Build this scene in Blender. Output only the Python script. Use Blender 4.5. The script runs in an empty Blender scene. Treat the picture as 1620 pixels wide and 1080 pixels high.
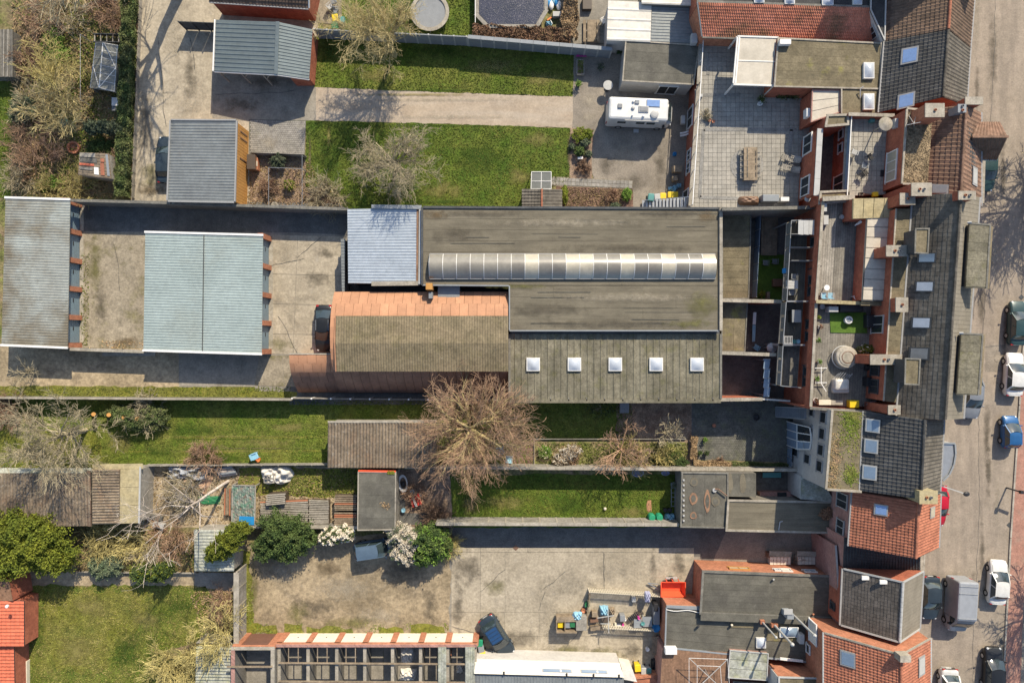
import bpy,bmesh,math,random
import numpy as np
from mathutils import Vector,Matrix
V=Vector
R=random.Random(11)
NR=np.random.RandomState(5)
sc=bpy.context.scene
COL=sc.collection
rad=math.radians
# ------------------------------------------------------------------ camera, sky, sun
CAM_H=67.5;FP=1080.0 # drone height in metres, focal length in photo pixels
cd=bpy.data.cameras.new('camera');cd.sensor_width=36;cd.lens=24
cd.clip_start=1;cd.clip_end=1500
cam=bpy.data.objects.new('camera',cd);COL.objects.link(cam)
cam.location=(0,0,CAM_H);cam.rotation_euler=(0,0,0);sc.camera=cam
world=bpy.data.worlds.new('World');sc.world=world;world.use_nodes=True
wn=world.node_tree.nodes;wl=world.node_tree.links
bg=wn['Background'];sky=wn.new('ShaderNodeTexSky');sky.sky_type='NISHITA'
sky.sun_disc=False;sky.sun_elevation=rad(38.6);sky.sun_rotation=rad(23.5)
wl.new(sky.outputs[0],bg.inputs[0]);bg.inputs[1].default_value=0.13
sd=bpy.data.lights.new('sun','SUN');sd.energy=4.7;sd.angle=rad(0.6);sd.color=(1,.885,.69)
sun=bpy.data.objects.new('sun',sd);COL.objects.link(sun)
sun.rotation_euler=V((0.5,1.15,1.0)).to_track_quat('Z','Y').to_euler()
sc.view_settings.view_transform='Standard';sc.view_settings.look='None'
sc.view_settings.exposure=0.52;sc.view_settings.gamma=1.0
sc.view_settings.use_curve_mapping=False

# ------------------------------------------------------------------ materials
def mat(name,c1,c2=None,scale=.5,rough=.85,bump=.25,fine=14.,rnd=.12,stain=None,stretch=(1,1,1),
  metal=0.,coord='world',spec=.3,streak=None,trans=0.,fineamt=.35,brick=None,coat=0.):
 m=bpy.data.materials.new(name);m.use_nodes=True
 nt=m.node_tree;n=nt.nodes;l=nt.links;b=n['Principled BSDF']
 def N(t,**k):
  x=n.new(t)
  for a,v in k.items():setattr(x,a,v)
  return x
 if coord == 'world':
  g=N('ShaderNodeNewGeometry');src=g.outputs['Position']
 else:
  tc=N('ShaderNodeTexCoord');src=tc.outputs['Object'];g=N('ShaderNodeNewGeometry')
 mp=N('ShaderNodeMapping');mp.inputs['Scale'].default_value=stretch;l.new(src,mp.inputs[0]);vec=mp.outputs[0]
 def noise(s,det=4,rg=.6,v=None):
  x=N('ShaderNodeTexNoise');x.inputs['Scale'].default_value=s;x.inputs['Detail'].default_value=det
  x.inputs['Roughness'].default_value=rg;l.new(v or vec,x.inputs['Vector']);return x.outputs[0]
 def ramp(f,a,bb,ca=(0,0,0,1),cb=(1,1,1,1)):
  x=N('ShaderNodeValToRGB');e=x.color_ramp.elements;e[0].position=a;e[1].position=bb
  e[0].color=ca;e[1].color=cb;l.new(f,x.inputs[0]);return x.outputs[0]
 def mix(f,a,bb,bt='MIX'):
  x=N('ShaderNodeMix',data_type='RGBA',blend_type=bt)
  for k,v in ((0,f),(6,a),(7,bb)):
   if isinstance(v,(tuple,list)):x.inputs[k].default_value=(*v[:3],1)
   elif isinstance(v,(int,float)):x.inputs[k].default_value=v
   else:l.new(v,x.inputs[k])
  return x.outputs[2]
 c2=c2 or tuple(x*.8 for x in c1)
 col=mix(ramp(noise(scale),.36,.64),c1,c2)
 if brick:
  bt=N('ShaderNodeTexBrick');bt.inputs['Scale'].default_value=1
  bt.inputs['Brick Width'].default_value=.22;bt.inputs['Row Height'].default_value=.075
  bt.inputs['Mortar Size'].default_value=.009;bt.inputs['Mortar'].default_value=(*brick,1)
  bt.inputs['Color1'].default_value=(1,1,1,1);bt.inputs['Color2'].default_value=(.72,.7,.7,1)
  sx=N('ShaderNodeSeparateXYZ');l.new(src,sx.inputs[0]);ad=N('ShaderNodeMath',operation='ADD')
  l.new(sx.outputs[0],ad.inputs[0]);l.new(sx.outputs[1],ad.inputs[1])
  cx=N('ShaderNodeCombineXYZ');l.new(ad.outputs[0],cx.inputs[0]);l.new(sx.outputs[2],cx.inputs[1]);l.new(cx.outputs[0],bt.inputs[0])
  col=mix(1.,col,bt.outputs[0],'MULTIPLY')
 if stain:
  for (sc_,ss,lo,hi,amt) in (stain if isinstance(stain,list) else [stain]):
   f=ramp(noise(ss,5,.65),lo,hi,cb=(amt,amt,amt,1))
   col=mix(f,col,sc_)
 if streak: # directional dirt
  (cs,axis,s,amt)=streak
  m2=N('ShaderNodeMapping');st=[.12,.12,.12];st[axis]=1.;m2.inputs['Scale'].default_value=st;l.new(src,m2.inputs[0])
  f=ramp(noise(s,4,.6,m2.outputs[0]),.42,.7,cb=(amt,amt,amt,1));col=mix(f,col,cs)
 if coord == 'world':
  g1=ramp(noise(1.4,6,.72),.30,.70,(1-fineamt*.9,)*3+(1,),(1+fineamt*.5,)*3+(1,));col=mix(1.,col,g1,'MULTIPLY')
 fn=noise(fine*(.5 if coord == 'world' else 1),4,.75)
 k=ramp(fn,.3,.7,(1-fineamt,)*3+(1,),(1+fineamt*.6,)*3+(1,))
 col=mix(1.,col,k,'MULTIPLY')
 if rnd:
  oi=N('ShaderNodeObjectInfo');a=N('ShaderNodeMath',operation='ADD');l.new(oi.outputs['Random'],a.inputs[0]);l.new(g.outputs['Random Per Island'],a.inputs[1])
  mr=N('ShaderNodeMapRange');mr.inputs[1].default_value=0;mr.inputs[2].default_value=2
  mr.inputs[3].default_value=1-rnd*1.6;mr.inputs[4].default_value=1+rnd*1.6;l.new(a.outputs[0],mr.inputs[0])
  col=mix(1.,col,mr.outputs[0],'MULTIPLY')
 l.new(col,b.inputs['Base Color'])
 b.inputs['Roughness'].default_value=rough;b.inputs['Metallic'].default_value=metal
 b.inputs['Specular IOR Level'].default_value=spec
 if coat:b.inputs['Coat Weight'].default_value=coat;b.inputs['Coat Roughness'].default_value=.06
 if trans:b.inputs['Transmission Weight'].default_value=trans
 if bump:
  bp=N('ShaderNodeBump');bp.inputs['Strength'].default_value=bump;bp.inputs['Distance'].default_value=.05
  l.new(fn,bp.inputs['Height']);l.new(bp.outputs[0],b.inputs['Normal'])
 return m
def plain(name,c,rough=.5,metal=0.,rnd=.05,spec=.4,coat=0.,alpha=1.):
 m=mat(name,c,tuple(x*.88 for x in c),scale=2.,rough=rough,metal=metal,bump=.0,fineamt=.12,rnd=rnd,coord='object',spec=spec,coat=coat)
 if alpha<1:m.node_tree.nodes['Principled BSDF'].inputs['Alpha'].default_value=alpha
 return m
M={}
MOSS=(.13,.125,.03)
M['soil']=mat('soil',(.29,.21,.13),(.17,.18,.05),.35,fine=9,fineamt=.6,bump=.5,stain=[((.10,.13,.025),.55,.48,.6,.8),((.26,.19,.13),1.3,.55,.7,.6)])
M['dirt']=mat('dirt',(.42,.335,.22),(.245,.195,.125),.22,fine=6,fineamt=.4,bump=.4,stain=[((.13,.105,.08),.5,.55,.72,.7),((.40,.34,.26),1.1,.58,.72,.5)])
M['earth']=mat('earth',(.21,.14,.10),(.33,.24,.17),.9,fine=16,fineamt=.6,bump=.6)
M['mulch']=mat('mulch',(.25,.15,.11),(.15,.09,.065),2.2,fine=14,fineamt=.7,bump=.7)
M['grass']=mat('grass',(.09,.135,.012),(.175,.18,.035),.33,fine=10,fineamt=.5,bump=.5,stain=[((.06,.10,.014),.9,.5,.68,.7),((.26,.22,.09),1.7,.6,.74,.5)])
M['grassdry']=mat('grass_dry',(.17,.18,.022),(.25,.225,.05),.4,fine=9,fineamt=.5,bump=.5,stain=[((.11,.14,.025),.4,.45,.65,.8),((.31,.25,.13),1.4,.58,.74,.5)])
M['grassdark']=mat('grass_fresh',(.065,.12,.01),(.125,.155,.02),.5,fine=10,fineamt=.5,bump=.5,stain=((.20,.19,.06),1.5,.58,.74,.5))
M['blade']=mat('grass_blade',(.075,.135,.01),(.18,.185,.035),.45,fine=3,fineamt=.3,bump=0,rnd=.3)
M['bladedry']=mat('grass_blade_dry',(.17,.185,.03),(.26,.225,.075),.5,fine=3,fineamt=.3,bump=0,rnd=.3)
M['litter']=mat('leaf_litter',(.40,.27,.165),(.27,.205,.09),1.5,fine=3,fineamt=.3,bump=0,rnd=.38)
M['weed']=mat('weed',(.125,.185,.02),(.23,.225,.06),.8,fine=3,fineamt=.3,bump=0,rnd=.35)
M['concrete']=mat('concrete_slab',(.42,.365,.28),(.33,.285,.215),.3,fine=9,fineamt=.28,rnd=.05,bump=.2,stain=[((.20,.175,.14),.45,.55,.75,.6),((.45,.41,.35),.9,.6,.75,.5),((.15,.13,.10),2.8,.68,.8,.5)])
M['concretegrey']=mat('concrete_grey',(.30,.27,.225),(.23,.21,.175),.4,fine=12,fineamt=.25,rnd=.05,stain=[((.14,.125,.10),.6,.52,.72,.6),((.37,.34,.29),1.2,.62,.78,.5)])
M['concretemoss']=mat('concrete_mossy',(.33,.285,.215),(.25,.215,.16),.5,fine=10,fineamt=.35,stain=[((.15,.14,.05),.5,.52,.7,.7),((.36,.32,.26),1.6,.6,.75,.5)])
M['pathtan']=mat('path_tan',(.43,.35,.265),(.36,.29,.22),.4,fine=10,fineamt=.2,stain=[((.27,.225,.17),.7,.55,.75,.6)],streak=((.46,.40,.33),1,1.1,.6))
M['asphalt']=mat('asphalt',(.155,.15,.14),(.115,.112,.105),.4,fine=18,fineamt=.35,stain=[((.17,.155,.13),.5,.55,.75,.6)])
M['asphaltold']=mat('asphalt_old',(.31,.27,.22),(.225,.195,.16),.35,fine=16,fineamt=.35,stain=[((.14,.125,.11),.5,.52,.72,.65),((.33,.30,.25),1.3,.62,.78,.4)])
M['road']=mat('road',(.37,.31,.25),(.32,.27,.215),.3,fine=12,fineamt=.22,streak=((.23,.195,.16),0,.8,.85),stain=[((.38,.33,.28),.8,.6,.8,.4)])
M['cyclepath']=mat('cycle_path',(.36,.19,.145),(.30,.165,.13),.4,fine=14,fineamt=.3,stain=((.34,.27,.21),.8,.5,.75,.5))
M['kerb']=mat('kerb_stone',(.40,.37,.32),None,1.)
M['paver']=mat('paver',(.30,.28,.255),(.25,.235,.21),.6,rnd=.12,stain=((.17,.16,.10),.7,.55,.75,.5))
M['paverdark']=mat('paver_dark',(.165,.16,.14),(.12,.12,.10),.5,rnd=.2,stain=((.10,.11,.04),.7,.5,.7,.6))
M['tileterr']=mat('terrace_tile',(.395,.365,.315),(.33,.31,.27),.5,rnd=.1,fineamt=.2,stain=[((.29,.28,.25),.45,.5,.72,.6),((.2,.195,.17),1.8,.62,.78,.4)])
M['tileterr2']=mat('terrace_tile_dark',(.29,.28,.26),None,.5,rnd=.1)
M['felt']=mat('roof_felt',(.185,.163,.12),(.15,.133,.098),.35,fine=20,fineamt=.2,bump=.2,rnd=.055,stain=[((.125,.11,.085),.5,.56,.75,.6),((.27,.24,.19),.9,.62,.8,.35)],streak=((.105,.092,.068),1,2.6,.75))
M['feltmoss']=mat('roof_felt_mossy',(.205,.172,.11),(.145,.122,.076),.5,fine=14,fineamt=.35,rnd=.08,stain=[((.25,.24,.045),.55,.60,.70,.5),((.10,.09,.06),.8,.55,.75,.6)])
M['feltgrey']=mat('roof_felt_grey',(.14,.133,.11),(.095,.09,.075),.5,fine=18,fineamt=.25,rnd=.08,stain=[((.085,.08,.07),.4,.5,.72,.7),((.24,.23,.20),1.2,.6,.78,.5)])
M['feltblack']=mat('roof_felt_black',(.065,.065,.065),(.05,.05,.05),.5,fine=18,rnd=.08)
M['mossrib']=mat('ribbed_roof_mossy',(.225,.205,.15),(.14,.127,.09),.45,fine=12,fineamt=.4,stain=[((.16,.16,.05),.9,.54,.7,.45),((.09,.085,.06),.35,.52,.7,.55)],streak=((.105,.10,.075),0,2.6,.6))
M['metalblue']=mat('metal_roof_blue',(.15,.185,.20),(.13,.16,.172),.4,rough=.42,metal=.25,fine=6,fineamt=.12,bump=.03,rnd=.03)
M['metalgarage']=mat('metal_roof_pale',(.355,.42,.41),(.31,.37,.36),.35,rough=.5,metal=.15,fine=6,fineamt=.14,bump=.03,rnd=.03,stain=[((.29,.27,.20),.12,.5,.7,.35)])
M['metalworn']=mat('metal_roof_worn',(.36,.385,.36),(.30,.31,.285),.35,rough=.55,metal=.15,fine=6,fineamt=.16,bump=.03,rnd=.03,stain=[((.17,.135,.085),.22,.42,.62,.8),((.12,.1,.07),.9,.55,.75,.4)])
M['metalsky']=mat('metal_roof_sky',(.46,.51,.56),(.41,.46,.51),.5,rough=.38,metal=.3,fine=6,fineamt=.12,bump=.03,rnd=.03)
M['metalgrey']=mat('metal_roof_grey',(.22,.24,.245),(.19,.205,.21),.5,rough=.5,metal=.2,fine=6,fineamt=.15,bump=.03,rnd=.03,stain=((.17,.13,.09),.6,.6,.8,.4))
M['corr']=mat('corrugated_brown',(.225,.18,.115),(.175,.145,.09),.4,fine=10,fineamt=.35,rnd=.05,stain=[((.13,.115,.05),.5,.54,.7,.5),((.34,.30,.24),2.4,.62,.75,.5)])
M['corrgrey']=mat('corrugated_grey',(.27,.215,.155),(.19,.15,.11),.5,fine=9,fineamt=.45,rnd=.06,stain=[((.17,.105,.065),.7,.5,.7,.6),((.40,.38,.34),2.6,.6,.72,.6)])
M['corrlight']=mat('corrugated_pale',(.38,.39,.35),(.30,.31,.26),.6,fine=8,fineamt=.4,rnd=.05,stain=[((.27,.28,.12),.8,.5,.7,.6)])
M['beigeroof']=mat('roof_beige',(.42,.36,.22),(.36,.30,.17),.7,fine=8,fineamt=.3,rnd=.08,stain=((.22,.18,.10),1.1,.55,.72,.5))
M['vault']=mat('vault_sheet',(.43,.225,.13),(.37,.19,.11),.5,rough=.7,fine=8,fineamt=.12,rnd=.11,bump=.05,stain=((.30,.16,.10),.6,.55,.75,.45))
M['vaultdark']=mat('vault_sheet_shaded',(.27,.145,.095),(.21,.11,.075),.5,rough=.75,fine=8,fineamt=.2,rnd=.1,bump=.05)  # shade of the steep south curve put into a darker sheet colour
M['white']=mat('white_sheet',(.66,.63,.57),(.58,.55,.49),.6,rough=.6,fine=6,fineamt=.12,bump=.05,rnd=.03,stain=((.45,.40,.32),1.2,.6,.8,.4))
M['whitepanel']=mat('cream_panel',(.52,.475,.40),(.45,.41,.34),.8,rough=.6,fine=6,fineamt=.12,rnd=.05,bump=.05,stain=((.42,.36,.28),1.5,.58,.78,.5))
M['whitewall']=mat('white_wall',(.50,.48,.45),(.44,.42,.395),.8,rough=.8,fine=8,fineamt=.12,bump=.1,stain=((.32,.30,.26),.9,.58,.78,.5))
M['brick']=mat('brick_red',(.38,.125,.075),(.30,.095,.06),.8,fine=6,fineamt=.25,rnd=.03,brick=(1.5,1.6,1.5))
M['brickorange']=mat('brick_orange',(.46,.18,.105),(.38,.15,.085),.8,fine=6,fineamt=.25,rnd=.05,brick=(1.2,1.5,1.6))
M['brickpink']=mat('brick_pink',(.42,.24,.205),(.36,.205,.175),.8,fine=6,fineamt=.2,rnd=.03,brick=(1.2,1.2,1.2))
M['render']=mat('wall_render',(.38,.35,.30),None,.8)
M['block']=mat('concrete_block_wall',(.23,.215,.19),(.17,.16,.14),.7,fine=10,fineamt=.3,brick=(1.2,1.2,1.2))
M['coping']=mat('coping_stone',(.38,.345,.29),(.30,.27,.22),1.,fine=12,fineamt=.3,rnd=.1,stain=((.17,.16,.09),1.5,.55,.72,.5))
M['copingdark']=mat('coping_dark',(.20,.19,.165),(.14,.135,.12),1.,fine=12,fineamt=.3,rnd=.1,stain=((.28,.27,.23),2.2,.55,.72,.5))
M['panelgrey']=mat('fence_panel',(.30,.28,.25),(.23,.215,.19),.8,fine=10,rnd=.1,stain=((.13,.13,.07),1.,.55,.7,.5))
M['darkmetal']=mat('dark_trim',(.075,.08,.085),None,1.,rough=.6,rnd=.05)
M['tileorange']=mat('tile_orange',(.42,.165,.10),(.34,.13,.08),.6,fine=10,fineamt=.25,rnd=.17,stain=((.22,.12,.07),.55,.56,.74,.5))
M['tilered']=mat('tile_red',(.56,.15,.085),(.50,.13,.075),.5,fine=10,fineamt=.2,rnd=.12)
M['tilemoss']=mat('tile_salmon_mossy',(.60,.225,.14),(.50,.18,.105),.5,fine=10,fineamt=.25,rnd=.12,stain=[((.19,.115,.06),.28,.52,.66,.8),((.6,.42,.34),1.2,.66,.76,.6)])
M['tilebrown']=mat('tile_brown',(.225,.135,.095),(.16,.10,.07),.5,fine=10,fineamt=.3,rnd=.2,stain=((.33,.24,.18),1.1,.55,.75,.5))
M['tilered2']=mat('tile_rust',(.18,.12,.085),(.13,.09,.065),.5,fine=10,fineamt=.25,rnd=.18)
M['slate']=mat('slate_dark',(.075,.075,.075),(.055,.055,.055),.6,rough=.6,fine=10,fineamt=.25,rnd=.22)
M['slategrey']=mat('slate_grey',(.15,.135,.115),(.105,.095,.08),.5,fine=10,fineamt=.3,rnd=.2,stain=[((.30,.27,.22),.9,.6,.76,.6),((.085,.075,.06),.4,.5,.7,.5)])
M['slatemid']=mat('slate_mid',(.105,.093,.083),(.075,.067,.06),.5,fine=10,fineamt=.3,rnd=.25)
M['slateblack']=mat('slate_black',(.04,.04,.042),(.03,.03,.03),.6,rough=.55,fine=10,rnd=.2)
M['roofsheet']=mat('roof_sheet_taupe',(.23,.205,.165),(.19,.17,.135),.5,fine=16,fineamt=.15,rnd=.04)
M['gravel']=mat('roof_gravel',(.38,.29,.18),(.30,.23,.14),1.,fine=9,fineamt=.6,bump=.6,rnd=.2)
M['bark']=mat('bark_tan',(.45,.385,.26),(.34,.29,.19),1.,fine=8,rnd=.15,bump=.1)
M['barkgreen']=mat('bark_lichen',(.52,.43,.22),(.42,.345,.17),1.,fine=8,rnd=.15,bump=.1)
M['barkpink']=mat('bark_rosy',(.46,.30,.20),(.35,.225,.145),.5,fine=8,rnd=.2,bump=.1)
M['barkwhite']=mat('bark_pale',(.58,.51,.45),(.45,.38,.33),1.,fine=8,rnd=.1,bump=.1)
M['barkbrown']=mat('bark_brown',(.38,.245,.165),(.28,.185,.125),1.,fine=8,rnd=.25,bump=.1)
M['twigolive']=mat('twig_olive',(.52,.44,.18),(.40,.34,.14),1.,fine=8,rnd=.25,bump=.1)
M['leafgreen']=mat('leaf_green',(.055,.095,.025),(.095,.13,.035),.9,fine=5,fineamt=.3,bump=0,rnd=.42)
M['leafyellow']=mat('leaf_yellowgreen',(.19,.21,.02),(.115,.15,.018),.7,fine=5,fineamt=.3,bump=0,rnd=.42)
M['leafblue']=mat('leaf_bluegreen',(.09,.125,.07),(.15,.17,.10),1.1,fine=5,fineamt=.3,bump=0,rnd=.42)
M['leafbright']=mat('leaf_bright',(.12,.22,.03),(.17,.25,.05),1.1,fine=5,fineamt=.3,bump=0,rnd=.3)
M['leafbrown']=mat('leaf_beech_brown',(.27,.155,.095),(.20,.12,.07),.8,fine=5,fineamt=.3,bump=0,rnd=.42)
M['leaftan']=mat('leaf_straw',(.36,.25,.14),(.28,.19,.11),.8,fine=5,fineamt=.3,bump=0,rnd=.4)
M['ivy']=mat('ivy',(.07,.105,.03),(.12,.13,.05),.9,fine=5,fineamt=.3,bump=0,rnd=.45)
M['blossom']=mat('blossom',(.72,.66,.55),(.58,.50,.38),1.5,fine=5,fineamt=.3,bump=0,rnd=.25)
M['wood']=mat('wood_planks',(.30,.235,.165),(.23,.18,.125),1.,fine=9,rnd=.15)
M['woodgrey']=mat('wood_weathered',(.33,.305,.265),(.26,.24,.205),.8,fine=12,fineamt=.3,rnd=.16)
M['woodorange']=mat('wood_orange',(.46,.24,.07),(.42,.21,.06),1.,fine=7,fineamt=.12,rnd=.04)
M['deckdark']=mat('deck_dark',(.16,.152,.135),(.12,.113,.10),.8,fine=10,rnd=.12)
M['deckmid']=mat('deck_mid',(.24,.222,.19),(.18,.165,.14),.8,fine=12,fineamt=.3,rnd=.14)
M['deckbrown']=mat('deck_brown',(.27,.16,.10),(.22,.13,.085),.8,fine=10,rnd=.1)
M['glassdark']=plain('glass_dark',(.025,.03,.035),.08,spec=.8)
M['glassroof']=plain('roof_window_glass',(.20,.27,.36),.12,spec=.8)
M['glassblue']=plain('roof_window_blue',(.20,.31,.55),.12,spec=.8)
M['dome']=plain('dome_acrylic',(.46,.50,.56),.2,spec=.6)
M['polycarb']=mat('polycarbonate_dull',(.17,.155,.13),(.22,.205,.17),.5,rough=.3,fine=5,fineamt=.12,bump=0,rnd=.08,spec=1.)
M['polyclear']=mat('polycarbonate_pale',(.44,.40,.31),(.36,.33,.26),.8,rough=.3,fine=5,fineamt=.12,bump=0,rnd=.04,spec=1.)
M['frame']=plain('white_frame',(.7,.69,.66),.5)
M['framegrey']=plain('grey_frame',(.30,.30,.30),.5)
M['steel']=plain('steel',(.45,.46,.46),.35,.6)
M['door']=plain('door_slate_blue',(.17,.24,.29),.5)
M['doorwhite']=plain('door_cream',(.72,.66,.56),.6)
M['doorbrown']=plain('door_brown',(.16,.08,.06),.6)
M['lead']=plain('lead_grey',(.24,.26,.28),.5)
for k,c in dict(yellow=(.72,.52,.02),green=(.03,.17,.07),greenbright=(.02,.26,.14),teal=(.09,.27,.26),blue=(.02,.22,.50),skyblue=(.25,.47,.60),
     red=(.50,.04,.03),redbright=(.78,.10,.04),orange=(.70,.20,.05),pink=(.55,.06,.30),black=(.025,.025,.028),grey=(.22,.23,.24),
     greylight=(.42,.42,.41),cream=(.62,.56,.44),brown=(.19,.11,.07),terracotta=(.42,.17,.09),whitep=(.75,.74,.72),darkbrown=(.085,.065,.05),lavender=(.35,.36,.50)).items():
 M[k]=plain('plastic_'+k,c,.5)
for k,c in dict(car_black=(.015,.017,.02),car_navy=(.03,.045,.06),car_white=(.64,.64,.62),car_blue=(.02,.10,.26),car_grey=(.20,.22,.25),car_slate=(.09,.135,.19),
     car_teal=(.025,.06,.065),car_red=(.45,.01,.03),car_silver=(.30,.32,.35)).items():
 M[k]=plain('paint_'+k[4:],c,.4,.1,spec=.4,coat=.2)
M['rubber']=plain('rubber',(.02,.02,.02),.8)
M['carglass']=plain('car_glass',(.03,.045,.05),.06,spec=1.)
M['carglassblue']=plain('car_glass_blue',(.02,.06,.15),.06,spec=1.)
M['lampred']=plain('lamp_red',(.4,.02,.02),.2)
M['lampclear']=plain('lamp_clear',(.6,.62,.64),.15,spec=.8)
M['tarp']=mat('tarp_white',(.60,.57,.52),(.48,.45,.40),1.8,rough=.5,fine=6,fineamt=.2,bump=.4,coord='object')
M['tarpblue']=mat('tarp_slate',(.25,.28,.34),(.42,.42,.42),1.8,rough=.45,fine=5,fineamt=.3,bump=.4,coord='object',stain=((.10,.07,.05),1.5,.5,.7,.8))
M['poolcover']=mat('pool_cover',(.025,.032,.055),(.04,.045,.075),.8,rough=.6,fine=9,fineamt=.3,bump=.5,coord='object',stain=((.45,.42,.42),5.,.64,.72,.8),rnd=0)
M['net']=mat('mesh_netting',(.16,.22,.20),(.28,.26,.22),3.,fine=16,fineamt=.6,coord='object',stain=[((.06,.20,.13),2.,.5,.6,.8),((.3,.13,.08),3.,.6,.68,.8)])
M['matgreen']=mat('artificial_grass',(.08,.16,.02),(.10,.18,.025),.8,fine=16,fineamt=.3)

# ------------------------------------------------------------------ geometry helpers
def W(px,py,z=0.):
 """point of the place seen at photo pixel (px,py) at height z"""
 k=(CAM_H-z)/FP
 return V(((px-810)*k,(540-py)*k,z))
class MB:
 def __init__(s):s.v=[];s.f=[]
 def add(s,vs,fs):
  b=len(s.v);s.v+=[tuple(x) for x in vs];s.f+=[tuple(i+b for i in f) for f in fs];return s
 def box(s,c,d,rz=0.,tilt=None):
  m=Matrix.Rotation(rz,3,'Z')
  if tilt is not None:m=m @ tilt
  c=V(c);x,y,z=d[0]/2,d[1]/2,d[2]/2
  vs=[c+m @ V(p) for p in ((-x,-y,-z),(x,-y,-z),(x,y,-z),(-x,y,-z),(-x,-y,z),(x,-y,z),(x,y,z),(-x,y,z))]
  return s.add(vs,BOXF)
 def bar(s,p,q,w,h=None):
  p=V(p);q=V(q);h=h or w;d=q-p
  if d.length<1e-5:return s
  d.normalize();u=d.cross(V((0,0,1)))
  if u.length<.05:u=V((1,0,0))
  u.normalize();n=u.cross(d).normalized();u=u*w/2;n=n*h/2
  return s.add([p-u-n,p+u-n,q+u-n,q-u-n,p-u+n,p+u+n,q+u+n,q-u+n],BOXF)
 def slab(s,pts,th):
  """solid plate: top outline pts (3d), thickness th downwards"""
  n=len(pts);pts=[V(p) for p in pts]
  vs=pts+[p-V((0,0,th)) for p in pts]
  return s.add(vs,[tuple(range(n)),tuple(range(2*n-1,n-1,-1))]+[(i,i+n,(i+1) % n+n,(i+1) % n) for i in range(n)])
 def prism(s,pts,z0):
  n=len(pts);pts=[V(p) for p in pts]
  vs=pts+[V((p.x,p.y,z0)) for p in pts]
  return s.add(vs,[tuple(range(n))]+[(i,i+n,(i+1) % n+n,(i+1) % n) for i in range(n)])
 def tube(s,p,q,r0,r1,n=5,cap=False):
  p=V(p);q=V(q);d=q-p
  if d.length<1e-5:return s
  d.normalize();u=d.orthogonal().normalized();w=d.cross(u);vs=[]
  for c,r in ((p,r0),(q,r1)):
   for k in range(n):
    a=2*math.pi*k/n;vs.append(c+(u*math.cos(a)+w*math.sin(a))*r)
  f=[(k,(k+1) % n,n+(k+1) % n,n+k) for k in range(n)]
  if cap:f+=[tuple(range(n)),tuple(range(2*n-1,n-1,-1))]
  return s.add(vs,f)
 def path(s,pts,r,n=6):
  for a,b in zip(pts[:-1],pts[1:]):s.tube(a,b,r,r,n)
  return s
 def lathe(s,c,prof,n=16,sy=1.,rz=0.):
  c=V(c);vs=[];f=[]
  for (r,z) in prof:
   for k in range(n):
    a=2*math.pi*k/n;x,y=r*math.cos(a),r*math.sin(a)*sy
    vs.append(c+V((x*math.cos(rz)-y*math.sin(rz),x*math.sin(rz)+y*math.cos(rz),z)))
  for i in range(len(prof)-1):
   for k in range(n):f.append((i*n+k,i*n+(k+1) % n,(i+1)*n+(k+1) % n,(i+1)*n+k))
  if prof[-1][0]<.35*max(p[0] for p in prof):f.append(tuple(range((len(prof)-1)*n,len(prof)*n)))
  return s.add(vs,f)
 def ball(s,c,r,n=10,m=6):
  rx,ry,rz=r if isinstance(r,tuple) else (r,r,r);c=V(c);vs=[];f=[]
  for i in range(m+1):
   t=math.pi*i/m
   for k in range(n):
    a=2*math.pi*k/n;vs.append(c+V((rx*math.sin(t)*math.cos(a),ry*math.sin(t)*math.sin(a),rz*math.cos(t))))
  for i in range(m):
   for k in range(n):f.append((i*n+k,i*n+(k+1) % n,(i+1)*n+(k+1) % n,(i+1)*n+k))
  return s.add(vs,f)
 def build(s,name,m,parent=None,smooth=False,local=False,kind=None,label=None):
  me=bpy.data.meshes.new(name);off=V((0,0,0));loc=V((0,0,0))
  if not local:
   if parent is not None:off=world_loc(parent)
   elif s.v:
    a=np.array(s.v);loc=V(((a[:,0].min()+a[:,0].max())/2,(a[:,1].min()+a[:,1].max())/2,a[:,2].min()));off=loc
  me.from_pydata([(x-off.x,y-off.y,z-off.z) for x,y,z in s.v],[],s.f)
  if smooth:me.polygons.foreach_set('use_smooth',[True]*len(me.polygons))
  if m is not None:me.materials.append(M[m] if isinstance(m,str) else m)
  o=bpy.data.objects.new(name,me);COL.objects.link(o);o.location=loc
  if parent is not None:o.parent=parent
  if kind:o['kind']=kind
  if label:o['label']=label
  return o
BOXF=[(3,2,1,0),(4,5,6,7),(0,1,5,4),(1,2,6,5),(2,3,7,6),(3,0,4,7)]
def world_loc(o):
 p=V((0,0,0))
 while o is not None:p+=o.location;o=o.parent
 return p
def tag(o,label=None,cat=None,group=None,kind=None):
 if label:o['label']=label
 if cat:o['category']=cat
 if group:o['group']=group
 if kind:o['kind']=kind
 return o
def T(name,label,cat,loc,rz=0.,group=None):
 o=bpy.data.objects.new(name,None);COL.objects.link(o);o.empty_display_size=.3
 o.location=loc;o.rotation_euler=(0,0,rz);return tag(o,label,cat,group)
def copy_tree(o,loc=None,rz=None,label=None,parent=None,scale=None):
 c=o.copy();COL.objects.link(c)
 if parent is not None:c.parent=parent
 if loc is not None:c.location=loc
 if rz is not None:c.rotation_euler=(0,0,rz)
 if scale is not None:c.scale=(scale,)*3
 if label:c['label']=label
 for ch in list(o.children):copy_tree(ch,parent=c)
 return c
def recolor(o,frm,to):
 for ch in [o]+list(o.children_recursive):
  if ch.type == 'MESH' and ch.data.materials and ch.data.materials[0] == M[frm]:
   ch.data=ch.data.copy();ch.data.materials[0]=M[to]
def bil(q,u,v):
 return q[0].lerp(q[1],u).lerp(q[3].lerp(q[2],u),v) # q0-q1 along u, q3-q2 opposite
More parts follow.
